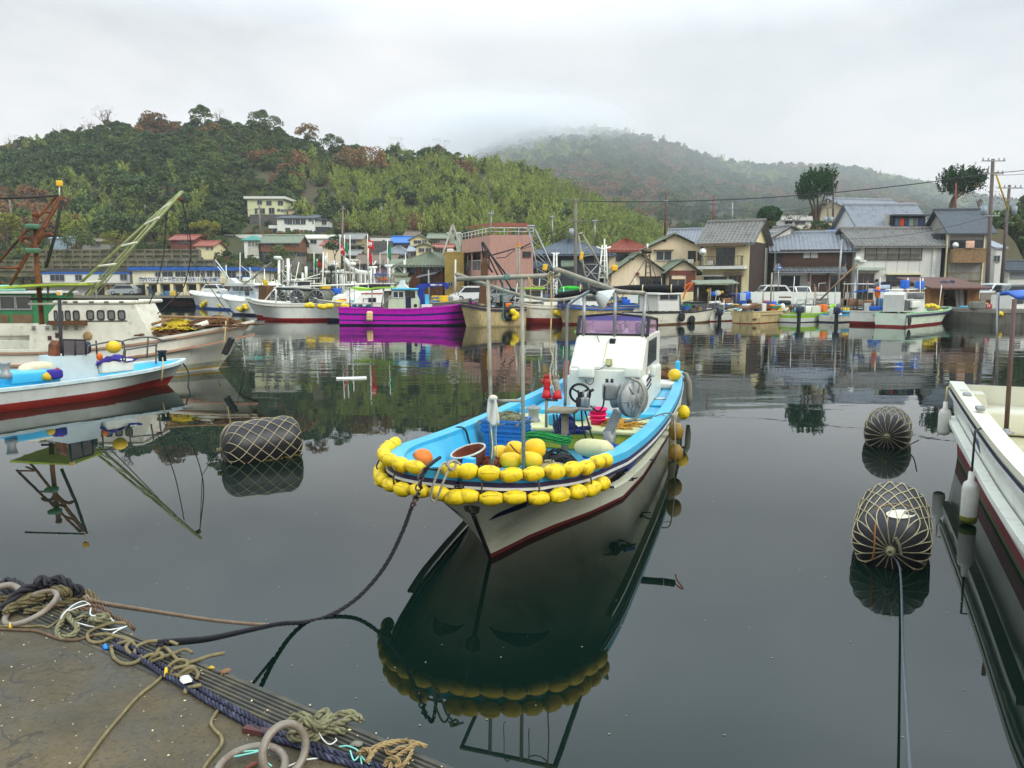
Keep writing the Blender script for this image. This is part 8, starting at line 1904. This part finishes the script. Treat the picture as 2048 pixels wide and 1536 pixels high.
bc3 = V(((1785-1024)/1550*12.95,12.9,.20));buoy('black netted buoy further off on the right with star shaped end',bc3,V((.46,.888,0)).normalized(),.36,.6,18,4,True,3)
tag(MB().rope(cr([bc2+q2 @ V((0,-.79,-.02)),at(1800,1140,6.72),at(1806,1300,4.95),at(1813,1420,3.8),at(1820,1536,2.95),at(1828,1640,2.35)],12),.0095,.08,n=5).build('mooring_line',mat('blue_grey_rope',(80,88,94),.8,var=.25,scale=40),None,origin=True),'blue grey mooring line from the nearest right buoy towards the viewer','rope')
tag(MB().tube(cr([on(1838,880,.25),on(1828,885,.12),on(1806,897,.0)],5),.01,5).build('rope',ROPE_G,None,origin=True),'short rope end sticking out beside the further right buoy','rope')
o = MB().rbx(-.42,.42,-.14,.14,-.01,.035,.02).build('foam_board',mat('foam_board_white',(226,226,216),.7));o.location = on(703,757,0);o.rotation_euler[2] = R(12);tag(o,'white foam board floating alone on the water','board')
flake('floating_leaf','brown leaf floating between the small boat and the left buoy',317,863,14,5,LEAFB,'leaf',z=0,lift=.012)
mb = MB();rr = random.Random(12)
for k in range(80):
 x,y = rr.uniform(100,2000),rr.uniform(900,1530)
 p = on(x,y,.004)
 if (p-E0).dot(en) > -.1:continue
 r = rr.uniform(.002,.006);mb.sph(p,(r*1.6,r,.002),None,5,4)
tag(mb.build('floating_specks',mat('pale_specks',(150,146,120),.8)),'pale specks of dust and leaf drifting on the water','specks',kind='stuff')
# ---------------------------------------------------------------- poles, wires, trees, cars, quay clutter
POLE = mat('concrete_pole',(118,112,100),.85,var=.15,dirt=(84,78,70),dirt_amt=.5,streak=True);REDP = mat('dull_red_pole',(134,60,46),.7)
XF = mat('transformer_grey',(140,150,156),.5)
def pole(label,top,bot,Y,r,mt=POLE,arms=(),trs=(),group=None):
 a,c = at(*top,Y),at(*bot,Y);o = thing('utility_pole',label,'pole',c,0,group);h_ = a-c
 MB().tube([(0,0,-.6),h_],[r*1.15,r*.8],8).build('pole',mt,o)
 for y,w_ in arms:
  u = (bot[1]-y)/(bot[1]-top[1]);p = h_*u;mb = MB();mb.bar(p-V((w_,.1,0)),p+V((w_,-.1,0)),.1,.1)
  for x in (-w_*.9,-w_*.45,w_*.45,w_*.9):mb.tube([p+V((x,-.1,0)),p+V((x,-.1,.28))],.06,6)
  mb.build('cross_arm',mt if mt is POLE else STEEL,o)
 for y,dx in trs:u = (bot[1]-y)/(bot[1]-top[1]);p = h_*u+V((dx,-.15,0));MB().tube([p,p+V((0,0,.8))],.26,10).build('transformer',XF,o)
 return a
pA = pole('tall concrete utility pole with two crossarms beside the slate roofed house',(1986,318),(1973,603),75,.19,mat('brown_grey_pole',(96,84,78),.8),((322,1.1),(347,1.0),(430,.8)),((428,-.75),))
pB = pole('dark utility pole with transformer at the far right edge',(2019,370),(2002,585),80,.17,mat('brown_grey_pole',(96,84,78)),((376,1.2),(400,.8)),((428,.6),))
pC = pole('concrete utility pole standing between the pink building and the dark house',(1152,397),(1150,600),82,.17,POLE,((402,.9),(442,1.1)),((472,-.45),))
pole('slim dark red pole rising behind the cream gable house',(1332,387),(1330,470),95,.12,mat('dark_red_pole',(92,46,40),.7),((405,.2),));pole('slim bright red pole rising over the balcony house roof',(1427,390),(1426,450),97,.11,REDP,((405,.7),(416,.5)))
pole('grey steel pole with signal arms behind the balcony house',(1465,405),(1465,452),118,.14,STEEL,((418,.9),));pole('dark pole standing behind the tall leaning pine',(1667,352),(1666,462),108,.12,mat('dark_pole',(50,46,42)))
pole('pole with crossarms and transformer at the foot of the tall pine',(1656,400),(1655,464),106,.15,POLE,((406,1.2),(416,.8)),((446,-.4),(446,.4)));pole('red pole in front of the broad pine',(1912,366),(1911,425),100,.11,REDP)
pole('grey street pole in front of the long tile roof house',(1684,478),(1675,590),74,.11,STEEL);pole('bare concrete pole on the slope above the red flags',(763,412),(764,476),155,.22,POLE,((420,.5),))
pole('bare pole rising left of the red flags',(686,412),(683,540),122,.16,POLE,((420,.4),));pole('pole in front of the pale yellow hillside house',(519,408),(520,472),152,.18,POLE,((418,.4),))
pole('short pole high in the hillside woods',(466,355),(467,378),195,.2);pole('pole among trees left of the green boom',(290,410),(291,440),160,.2);pole('pole at the upper left below the woods',(19,400),(24,440),150,.22,POLE,((412,.6),));pole('slim street lamp left of the trees on the hillside road',(251,444),(252,470),150,.12,OFFW)
pole('slim lamp pole right of the pink building',(1105,432),(1105,480),110,.1,STEEL,((436,.3),));pole('second slim lamp pole right of the pink building',(1190,440),(1190,482),108,.1,STEEL,((444,.4),));pole('thin aerial pole on the pink building terrace',(983,420),(981,470),86,.06,STEEL,((430,.25),))
pole('tall white flag staff behind the reel boats',(700,470),(700,560),70,.06,OFFW);pole('thin grey mast left of the brown boarded house',(857,540),(858,590),70,.08,GREYPIPE);pole('thin pale post right of the ochre block',(911,519),(910,580),80,.1,OFFW)
YG = MB().tube([at(1991,345,77),at(2016,420,79.5)],.09,6).build('guy_cover',YELLOWF,None,origin=True);tag(YG,'yellow sleeve on the slanted guy wire between the two right poles','guy sleeve')
WK = mat('black_wire',(26,26,28),.6)
for i,(a,c,s_,r,lab) in enumerate(((at(1983,347,75),at(1153,402,82),.9,.045,'long black cable crossing from the tall right pole to the centre pole'),(at(1986,345,75),at(2120,326,70),.2,.03,'upper wire from the tall right pole to the right edge'),(at(1986,350,75),at(2120,336,70),.2,.02,'lower wire from the tall right pole to the right edge'),(at(1152,442,82),at(1045,480,85),.3,.035,'upper drop cable from the centre pole to the pink building'),(at(1152,446,82),at(1040,498,84),.4,.03,'lower drop cable from the centre pole to the pink building'),
  (at(1153,442,82),at(1332,405,95),.8,.02,'wire from the centre pole to the dark red pole'),(at(2019,376,80),at(2100,372,78),.1,.02,'wire leaving the dark far right pole'),(at(1986,432,75),at(2019,440,80),.2,.02,'short wire joining the two right poles'),(at(1332,405,95),at(1427,405,97),.5,.02,'wire between the two slim red poles'),(at(1656,406,106),at(1465,418,118),.8,.025,'wire from the pine foot pole to the steel pole'),(at(-20,360,170),at(467,392,170),1.5,.03,'thin wire crossing the left hillside woods'),(at(24,412,150),at(520,418,152),1.5,.03,'lower wire over the left hillside'),(at(1986,430,75),at(1675,478,74),.6,.02,'service wire from the tall right pole over the white house'))):
 tag(MB().tube(sag(a,c,s_),r,4).build('overhead_wire',WK,None,origin=True),lab,'wire')
def pine(label,px,py,Y,x0,x1,y0,y1,mt,seed,lean,kind='flame'):
 rr = random.Random(seed);b_ = at(px,py,Y);o = thing('pine_tree' if kind == 'flame' else 'round_tree',label,'tree',b_);k = Y/F
 cx_ = ((x0+x1)/2-px)*k;rx = (x1-x0)/2*k;zc = (py-(y0+y1)/2)*k;rz = (y1-y0)/2*k
 mb = MB();tips = []
 for j in range(4 if kind == 'flame' else 2):
  e = V((cx_+rr.uniform(-.6,.6)*rx,rr.uniform(-.5,.5)*rx,zc+rr.uniform(-.3,.3)*rz));m_ = V((e.x*.25+rr.uniform(-.3,.3),e.y*.3,e.z*.5));mb.tube(cr([(0,0,-.4),m_,e],5),[lerp(.26,.06,i/10) for i in range(11)],6)
 mb.build('trunk',BARK,o);mb = MB()
 if kind == 'flame':
  for j in range(190):
   th = rr.random()*6.28;cz = rr.uniform(-.75,1);q_ = math.sqrt(1-cz*cz*.9)*rr.uniform(.35,1.0);c = V((cx_+rx*q_*math.cos(th)*.92,rx*q_*math.sin(th)*.8,zc+rz*cz*.85+lean*math.cos(th)*q_*rz))
   tip = c+V((math.cos(th)*.6+lean*.6,math.sin(th)*.4,rr.uniform(.6,1.7)))
   for i in range(34):u = rr.random();p = c.lerp(tip,u);w_ = .36*(1-u*.8);leaf(mb,p+V((rr.gauss(0,w_*.6),rr.gauss(0,w_*.6),rr.gauss(0,.1))),rr.uniform(.12,.22),rr,.3,0,.5)
 else:
  for i in range(3200):
   d = V((rr.gauss(0,1),rr.gauss(0,1),rr.gauss(0,1))).normalized();f = rr.uniform(.75,1)*(1+.06*math.sin(d.x*9)*math.sin(d.z*8));leaf(mb,V((cx_+d.x*rx*f,d.y*rx*f,zc+d.z*rz*f)),rr.uniform(.08,.16),rr,.6)
 mb.build('crown',mt,o,recalc=False)
pine('tall wind swept pine leaning right behind the long tile roof',1632,462,112,1588,1668,352,412,L_PINE,1,.25);pine('broad dark pine behind the slate roofed house on the right',1898,432,112,1876,1962,348,398,L_PINE,2,.1)
pine('small round clipped bush tree above the balcony house roof',1538,456,112,1514,1562,413,447,L_PINE,3,0,'round')
def tree(name,label,px,py,Y,hgt,wid,mt,seed,bare=False,group=None):
 rr = random.Random(seed);py += 13*(Y > 200);hgt *= 1+.3*(Y > 200);wid *= 1+.25*(Y > 200);b_ = at(px,py,Y);b_.z = max(b_.z,.9);o = thing(name,label,'tree',b_,0,group);mb = MB();tips = branches(mb,rr,V((0,0,-.6)),V((rr.uniform(-.1,.1),0,1)),hgt*.36,hgt*.03,4 if bare else 2,0,.6,.6,3,5);mb.build('trunk',L_TWIG if bare else BARK,o)
 mb = MB();(crown_round(mb,rr,V((0,0,hgt*.62)),wid/2,hgt*.36,26,60 if not bare else 7,.17*hgt/5 if not bare else .12));mb.build('crown',mt,o,recalc=False)
for i,(px,py,Y,h_,w_,mt,br,lab) in enumerate(((215,262,236,7.5,6,L_TWIG,1,'bare winter tree, tallest on the left skyline'),(175,270,236,5.5,4.5,L_TWIG,1,'smaller bare tree left of the tallest skyline tree'),(440,258,236,6,5,L_TWIG,1,'bare tree on the skyline above the green boom tip'),(32,306,236,5.5,5,L_OR,1,'pinkish bare tree on the skyline at the far left'),(125,285,236,5,4,L_TWIG,1,'low bare tree on the left skyline shoulder'),(790,310,236,5.5,5,L_TWIG,1,'bare tree on the lower skyline left of the misty hill'),(880,312,236,5.5,6,L_OR,1,'spreading bare tree nearest the misty hill on the skyline'),
  (310,268,232,6.5,6,L_OR,0,'rust coloured round tree on the left skyline'),(615,282,232,5,5,L_OR,0,'rust coloured tree on the falling right shoulder of the near hill'),(530,268,234,6.5,7,L_DARK,0,'dark evergreen dome on the skyline centre left'),(403,262,234,7,5,L_DARK,0,'dark pointed evergreen on the left skyline'),(665,302,234,5,5,L_DARK,0,'dark evergreen at the right shoulder of the near hill'),(740,352,205,6.5,8,L_OR,0,'broad russet tree on the hillside under the skyline dip'),(700,345,208,6,6,L_OR,0,'smaller russet tree left of the broad russet one'),
  (135,505,132,5.5,3.6,L_YEL,0,'yellow green tree left of the mast on the lower slope'),(158,515,130,4.5,5,L_MID,0,'green bushy tree below the yellow green one'),(15,500,134,6,6,L_YEL,0,'golden green tree at the left edge under the woods'),(310,498,134,5.5,5,L_MID,0,'green tree behind the green boom'),(412,486,142,4,5,L_YEL,0,'yellowing tree above the lower red roof'),(560,545,128,4.5,4.5,L_MID,0,'bushy green tree below the brown boarded house'),(670,520,130,4,3.5,L_DARK,0,'dark green tree between the hillside houses'),(230,512,128,4,4,L_YEL,0,'small yellow tree over the retaining wall'),(1955,428,108,3.6,5,L_OR,1,'brown leafed shrub right of the broad pine'),(1592,460,112,2.6,3.4,L_TWIG,1,'small bare tree left of the pine foot'))):tree('bare_tree' if br else 'leafy_tree',lab,px,py,Y,h_,w_,mt,60+i,bool(br))
pts = [];rr = random.Random(21)
for i in range(900):
 Y = rr.uniform(121,149);u = rr.uniform(-.86,-.33);X = u*Y;pts.append(((X,Y,terr(X,Y)-.3),rr.choice(IDX[rr.choice(['dark','mid','bare','russet','mid','bamboo'])]),rr.uniform(.16,.42),rr.random()*6.28))
for i in range(500):
 Y = rr.uniform(119,182);u = rr.uniform(-.345,-.06);X = u*Y;pts.append(((X,Y,terr(X,Y)-.4),rr.choice(IDX[rr.choice(['dark','mid','mid','russet'])]),rr.uniform(.12,.3),rr.random()*6.28))
for i in range(420):
 Y = rr.uniform(98,165);u = rr.uniform(.27,.62);X = u*Y;pts.append(((X,Y,terr(X,Y)-.3),rr.choice(IDX[rr.choice(['dark','mid','russet'])]),rr.uniform(.12,.3),rr.random()*6.28))
for i in range(170):
 Y = rr.uniform(104,150);u = rr.uniform(.625,.75);X = u*Y;pts.append(((X,Y,terr(X,Y)-.3),rr.choice(IDX[rr.choice(['dark','mid','dark'])]),rr.uniform(.5,.95),rr.random()*6.28))
forest('slope_shrubs','low shrubs and undergrowth on the slopes around the houses',pts)
def wall(name,label,p0,p1,y0,y1,th,mt,cells=0,cat='wall'):
 a,c = at(p0[0],y1,p0[1]),at(p1[0],y1,p1[1]);zt = at((p0[0]+p1[0])/2,y0,(p0[1]+p1[1])/2).z;o = V((a.x,a.y,min(a.z,c.z)));d = c-a;d.z = 0;n = V((-d.y,d.x,0)).normalized();hh_ = zt-o.z;mb = MB();mb.prism([(0,0,-1),(d.x,d.y,-1),(d.x,d.y,hh_),(0,0,hh_)],n*th)
 if cells:
  m_ = int(d.length/1.5)
  for i in range(m_+1):q_ = d*(i/m_)-n*.12;mb.bar(q_+V((0,0,0)),q_+V((0,0,hh_)),.28,.24)
  for j in range(cells+1):z = hh_*j/cells;mb.bar(-n*.13+V((0,0,z)),d-n*.13+V((0,0,z)),.26,.26)
 ob = mb.build(name,mt);ob.location = o;return tag(ob,label,cat)
MOSSW = mat('mossy_concrete_grid',(116,108,84),.95,var=.3,scale=.8,dirt=(74,78,44),dirt_amt=.9,dscale=.5,dlo=.45)
wall('retaining_wall','concrete grid retaining wall, lower tier behind the fish market',(-60,125),(430,122.5),521,540,.6,MOSSW,2);wall('retaining_wall','concrete grid retaining wall, upper tier behind the fish market',(60,129),(400,127),500,519,.6,MOSSW,2)
wall('road_wall','white road guard wall over the trees at the left',(140,151),(336,151),468,472,.2,OFFW);wall('road_wall','white road guard wall between the red roof and the villa',(384,151),(531,151),469,473,.2,OFFW);wall('road_wall','thick white terrace wall under the white villa',(531,150),(683,150),469,479,.4,WHITE);wall('road_wall','white road guard wall right of the tan house',(726,150),(790,150),476,480,.2,OFFW)
wall('retaining_wall','dark stone retaining wall under the pale yellow house',(500,172),(610,172),429,452,.6,mat('dark_stone_wall',(84,82,78),.9,var=.4,scale=2,bump=.5));wall('retaining_wall','pale concrete wall below the brown long house',(560,134),(612,134),513,540,.5,CONC);wall('retaining_wall','stone wall below the blue roofed house',(742,138),(786,138),482,500,.4,mat('dark_stone_wall',(84,82,78)))
wall('terrace_wall','hedge topped embankment wall below the pines',(1532,99),(1702,99),459,463,.5,mat('mossy_bank',(84,92,52),.95,var=.4,scale=3,bump=.8))
wall('low_wall','white low sea wall in front of the old tile roof house',(1500,67),(1680,66),584,612,.2,WHITE);wall('low_wall','grey low wall at the right behind the crates',(1962,66),(2110,66),585,600,.2,CONC);wall('low_wall','cream block wall left of the work shelter',(1338,68),(1392,68),584,610,.2,CREAM)
def car(label,px,py,Y,rz,L,W_,Hh,mt):
 o = thing('parked_car',label,'car',at(px,py,Y),rz,'parked cars');o.location.z = .99;pf = [(-L/2,.3),(-L/2+.02,Hh*.5),(-L*.36,Hh*.58),(-L*.2,Hh*.96),(-L*.05,Hh),(L*.3,Hh*.97),(L*.44,Hh*.62),(L/2,Hh*.55),(L/2,.3)]
 mb = MB();mb.prism([(x,-W_/2,z) for x,z in pf],(0,W_,0));bd = mb.build('body',mt,o)
 for sd in (-1,1):
  y = sd*W_/2;MB().prism([(-L*.31,y,Hh*.6),(-L*.19,y,Hh*.9),(L*.28,y,Hh*.9),(L*.38,y,Hh*.63)],(0,sd*.012,0)).build('side_glass',GLASS,o)
  for x in (-L*.31,L*.31):
   wh = MB().lathe([(.2,-.1),(.31,-.09),(.31,.09),(.2,.1)],Matrix.Translation((x,y-sd*.06,.31)) @ Matrix.Rotation(R(90),4,'X'),16).build('wheel',TYRE,o);MB().lathe([(.01,-.105),(.19,-.105),(.19,.105),(.01,.105)],Matrix.Translation((x,y-sd*.06,.31)) @ Matrix.Rotation(R(90),4,'X'),12).build('rim',STEEL,wh)
  MB().rbx(-L/2-.02,-L/2+.12,sd*W_*.36-.16,sd*W_*.36+.16,Hh*.42,Hh*.5,.03).build('headlight',FRAME_W,o)
 MB().prism([(-L*.352,-W_*.42,Hh*.62),(-L*.352,W_*.42,Hh*.62),(-L*.212,W_*.4,Hh*.92),(-L*.212,-W_*.4,Hh*.92)],(-.03,0,.015)).build('windscreen',GLASS,o)
CW = mat('white_car_paint',(226,226,220),.25,var=.02,coat=.5);CS = mat('silver_car_paint',(160,166,168),.3,.4,var=.04,coat=.5);CGN = mat('grey_green_car_paint',(96,108,104),.3,.3,coat=.5)
car('white hatchback parked left of the hanging brown net',943,600,71,R(12),3.6,1.6,1.5,CW);car('pale silver car parked right of the hanging brown net',1003,600,71,R(8),3.6,1.6,1.4,CS);car('white car nosing out of the open carport',1598,583,80.3,R(92),3.6,1.55,1.45,CW);car('white van roof seen over the low sea wall',1542,590,72,R(6),3.5,1.5,1.6,CW)
car('silver car parked in the left wing of the fish market',250,598,115.5,R(4),4.3,1.7,1.6,CS);car('white van at the right edge behind the grey wall',1988,585,73,R(15),3.4,1.5,1.75,CW);car('grey green car at the right edge behind the grey wall',2024,585,72,R(10),4.0,1.6,1.6,CGN);car('dark car behind the grey green one at the right edge',2060,582,76,R(10),4.0,1.6,1.6,mat('charcoal_car_paint',(60,64,66),.3,.3,coat=.5));car('white kei truck in front of the fish market bays',430,598,113,R(170),3.3,1.5,1.7,CW)
sh_ = thing('work_shelter','lean to work shelter hung with fishing gear between the boats and balcony house','shelter',at(1437,612,63.5));o = V(sh_.location);o.z = sh_.location.z = .98
def spx(px,py,dy=0):return at(px,py,63.5+dy)-o
for px in (1396,1421,1473):a = spx(px,575);MB().tube([(a.x,0,0),a],.07,6).build('post',WOODL if px == 1473 else GREYPIPE,sh_)
a,c = spx(1392,570),spx(1476,568);MB().prism([(a.x,-.4,a.z),(c.x,-.4,c.z),(c.x,1.8,c.z+.3),(a.x,1.8,a.z+.3)],(0,0,.08)).build('roof',T_GREEN,sh_);MB().bx(a.x+.2,c.x-.2,1.6,1.7,0,a.z).build('back_wall',mat('shelter_shade',(80,72,60),.9,var=.4,scale=3),sh_)
for z in (.7,1.3):MB().bx(a.x+1.2,c.x-.2,.6,1.5,z,z+.06).build('shelf',WOODD,sh_)
gl = [('hung_float',YELLOWF,.16),('hung_bag',TARP,.22),('hung_tub',OFFW,.24),('hung_float',YELLOWF,.12),('hung_coil',BLACK,.2),('hung_bag',NAVY,.2)]
for k,(nm,mt,r) in enumerate(gl):p = spx(1418+9*k,581+(k*7) % 9);MB().sph((p.x,.1,p.z),(r*1.2,r*.6,r),None,10,7).build(nm,mt,sh_)
def qbox(name,label,q,Y,mt,cat,d=.6,r=.04,group=None,z=.985):
 a,c = at(q[0],q[1],Y),at(q[2],q[3],Y);w_ = c.x-a.x;ob = MB().rbx(-w_/2,w_/2,0,d,0,max(.1,a.z-z),r).build(name,mt);ob.location = ((a.x+c.x)/2,Y,z);return tag(ob,label,cat,group)
FB = mat('foam_box_white',(224,224,214),.7,dirt=(170,160,140),dirt_amt=.3)
for x0,x1,y0,mt,lab in ((1421,1431,603,FB,'white foam box, leftmost under the work shelter'),(1433,1441,602,FB,'white foam box, second under the work shelter'),(1443,1449,606,FB,'small white box left of the blue shelter crate'),(1456,1468,607,FB,'wide white foam box at the right of the work shelter'),(1444,1455,611,TARP,'blue crate under the work shelter'),(1470,1478,611,YELLOWF,'yellow crate at the right post of the shelter'),(1556,1570,611,SKYB,'pale blue crate by the tyre pile')):qbox('fish_box',lab,(x0,y0,x1,617),61.5,mt,'box')
qbox('tarpaulin_stack','blue tarpaulin covered stack right of the work shelter',(1474,586,1497,613),64,TARP,'stack',1.2,.15);qbox('tarpaulin_stack','small blue tarpaulin lump on top behind the covered stack',(1490,583,1503,600),65.5,TARP,'stack',.8,.2);a = qbox('notice_board','pale notice sheet tied on the blue tarpaulin stack',(1480,594,1491,608),63.9,mat('pale_print',(170,186,200),.7,var=.3,scale=25),'sheet',.04,.01);a.location.z = 1.3
qbox('dark_bag','dark hunched figure on the quay right of the tarpaulin stack',(1495,598,1505,613),61.5,mat('charcoal_cloth',(44,40,42),.9),'bag',.4,.2);qbox('tyre_pile','pile of black tyres against the white sea wall',(1562,601,1584,612),62.5,BLACK,'tyres',.9,.2);qbox('net_pile','brown net piled on the black tyres',(1563,596,1583,601.5),62.6,NET,'net',.7,.1,z=1.55);qbox('tiller','red and blue garden tiller by the white sea wall',(1528,601,1545,610),63,RED,'machine',.5,.1)  # the dark rounded box on the quay stands in for a hunched figure
for x0,x1,y0,Y,mt,lab in ((1962,1978,606,54,YELLOWF,'yellow sack on the quay right of the brown shed'),(1985,2010,599,55,mat('brown_crate_stack',(104,50,40),.8,var=.4,scale=6),'brown crate stack left half behind the red crate'),(2011,2034,598,55,mat('brown_crate_stack',(104,50,40)),'brown crate stack right half behind the red crate')):qbox('quay_load',lab,(x0,y0,x1,618),Y,mt,'load',.8,.08)
rc = qbox('red_crate','red crate with white number on the quay edge',(1970,608,1984,618),53,RED,'crate',.4,.02);text_mesh('77','crate_number',FRAME_W,.22,rc,Matrix.Translation((0,-.012,.17)) @ Matrix.Rotation(R(90),4,'X'),.01)
qbox('tray','flat sky blue tray in front of the brown shed',(1922,614,1936,618),56,SKYB,'tray',.4,.03)
sg = thing('road_sign','blue one way sign with white arrow on a grey post','sign',at(1557,590,71));sg.location.z = .98;o = V(sg.location);a = at(1557,527,71)-o;MB().tube([(0,0,0),a],.045,6).build('post',STEEL,sg);p = at(1558,535.5,71)-o;MB().rbx(p.x-.24,p.x+.24,-.09,-.05,p.z-.15,p.z+.15,.015).build('plate',BLUE,sg)
MB().prism([(p.x-.17,-.095,p.z-.035),(p.x+.03,-.095,p.z-.035),(p.x+.03,-.095,p.z-.1),(p.x+.18,-.095,p.z),(p.x+.03,-.095,p.z+.1),(p.x+.03,-.095,p.z+.035),(p.x-.17,-.095,p.z+.035)],(0,-.01,0)).build('arrow',FRAME_W,sg)
ar = thing('boat_hood','dark blue arched hood with pale panel before the white panelled house','hood',at(1768,600,64));ar.location.z = .98;k = 64/F
MB().prism([V((14*k*math.cos(t_),0,(25+14*math.sin(t_)*1.1)*k+.2)) for t_ in [math.pi*i/12 for i in range(13)]],(0,.8,0)).build('hood',NAVY,ar);MB().rbx(-.42,.42,-.03,-.004,1.28,1.6,.012).build('panel',mat('pale_blue_panel',(190,206,220),.4),ar);MB().rbx(-.5,.5,.1,.7,0,1.24,.05).build('base',WHITE,ar)
for i in range(34):   # mixed crates and drums along the far edges
 px = [120,175,320,350,366,392,410,900,908,930,1090,1110,1180,1208,1222,1280,1300,1310,1450,1640,1690,1720,1735,1760,1690,1700,330,340,380,1070,1135,1240,1262,1950][i];c_ = rr.choice([(60,110,150),(190,180,150),(130,90,60),(40,90,120),(200,170,60),(110,110,100),(150,60,50)])
 u = (px-1024)/F;Y = next(y for y in [50+.5*j for j in range(140)] if y > tab([(a,b) for a,b in QE],u*y)+.7);s_ = rr.uniform(.25,.5);ob = MB().rbx(-s_,s_,-.25,.25,0,s_*rr.uniform(.9,1.9),.05).build('quay_crate',mat('quay_crate_%d' % (c_[0]),c_,.75,var=.3,scale=4));ob.location = (u*Y,Y,.985)
 tag(ob,'weathered crate or tub standing along the far quay edge','crate','crates and tubs along the far quay')
for bo in [o for o in bpy.data.objects if o.get('label','').startswith(('white boat with forked','white boat with black lamp','white boat with swept','white boat with twin'))]:
 I = rootm(bo).inverted();c0 = bo.location;pc = 1024+F*c0.x/c0.y;Yb = c0.y+.5
 for i in range(13):
  px = pc+rr.uniform(-45,75);y0 = rr.choice([505,520,535,548,560,570]);r = rr.choice([.03,.04,.05,.09]);dx = rr.uniform(-3,3);mt = rr.choice([WHITE,WHITE,OFFW,STEEL,BLACK])
  MB().tube([I @ at(px,605,Yb),I @ at(px+dx,y0,Yb)],r,5).build('mast',mt,bo)
 for i in range(9):
  px = pc+rr.uniform(-45,60);py = rr.uniform(530,570);MB().tube([I @ at(px,py,Yb),I @ at(px+rr.uniform(-45,45),py+rr.uniform(10,38),Yb)],.025,4).build('stay',rr.choice([STEEL,WHITE,BLACK]),bo)
 for i in range(4):
  px,py = pc+rr.uniform(-35,60),rr.uniform(560,596);p,q = I @ at(px,py,Yb-.4),I @ at(px+rr.uniform(8,20),py+rr.uniform(4,12),Yb-.4);x0,x1 = sorted((p.x,q.x));y0,y1 = sorted((p.y,q.y));z0,z1 = sorted((p.z,q.z))
  MB().rbx(x0,x1+.3,y0,y1+.3,z0,z1,.05).build('deck_box',rr.choice([WHITE,OFFW,TARP,BLACK,GREENP,YELLOWF,OLDWHITE]),bo)
GEAR = [TARP,OFFW,NET,BLACK,SKYB,YELLOWF,OLDWHITE,GREENP,ORANGE,FRAME_W,WOODL,STEEL,NAVY]
for bo in [o for o in bpy.data.objects if o.get('label','').startswith(('rust stained','stained beige','lime green','little white','white boat with red boot under','pale mint boat','small white skiff','cream boat with bright','white boat with deep red','old cream boat','white boat with wavy','low grey workboat','white boat with dark blue boot stripe and'))]:
 hb = ([c for c in bo.children if c.name.startswith('deck')] or [None])[0]
 if hb is None:continue
 ys = [v.co.y for v in hb.data.vertices];xs = [abs(v.co.x) for v in hb.data.vertices];zt = max(v.co.z for v in hb.data.vertices);Lb,hw = max(ys),max(xs)
 for i in range(16):
  y = rr.uniform(.22,.92)*Lb;x = rr.uniform(-.7,.7)*hw;z = zt-.12;k = rr.random();mt = rr.choice(GEAR);s_ = rr.uniform(.1,.26)
  if k < .42:MB().rbx(x-s_,x+s_,y-s_*1.3,y+s_*1.3,z,z+s_*rr.uniform(1,2.2)+.12,.04).build('gear_box',mt,bo)
  elif k < .6:MB().sph((x,y,z+s_*.9),(s_*.9,s_*.9,s_*.8),None,10,7).build('gear_bag',mt,bo)
  elif k < .8:MB().tube([(x,y,z),(x+rr.uniform(-.1,.1),y+rr.uniform(-.3,.3),z+rr.uniform(.9,2.6))],.025,5).build('gear_pole',rr.choice([STEEL,WHITE,GREYPIPE,WOODL]),bo)
  else:MB().tube([(x+s_*1.2*math.cos(a),y+s_*1.2*math.sin(a),z+.2+.015*a) for a in [j*.5 for j in range(26)]],.03,5).build('rope_coil',rr.choice([TAN,NET,BLACK,ROPE_G]),bo)
 MB().tube(sag((hw*.5,.5,zt),(rr.uniform(-1,1),-2.6 if bo.location.y > 56 else 1.5,zt+.5),.15),.02,4).build('mooring_rope',BLACK,bo)
volume('valley_mist',MB().sph((130,430,60),(330,125,105),None,28,16),.0013,(.92,.95,.98,1),'pale mist lying in the valley before the far hill')
for i,(px,py,rx,rz,dn) in enumerate(((985,285,62,26,.011),(940,272,80,30,.006),(1075,250,70,18,.009),(1010,258,110,32,.004))):
 volume('hill_mist',MB().sph(at(px,py,575),(rx,55,rz),None,24,14),dn,(.95,.96,.97,1),'low cloud hiding the left top of the far hill')
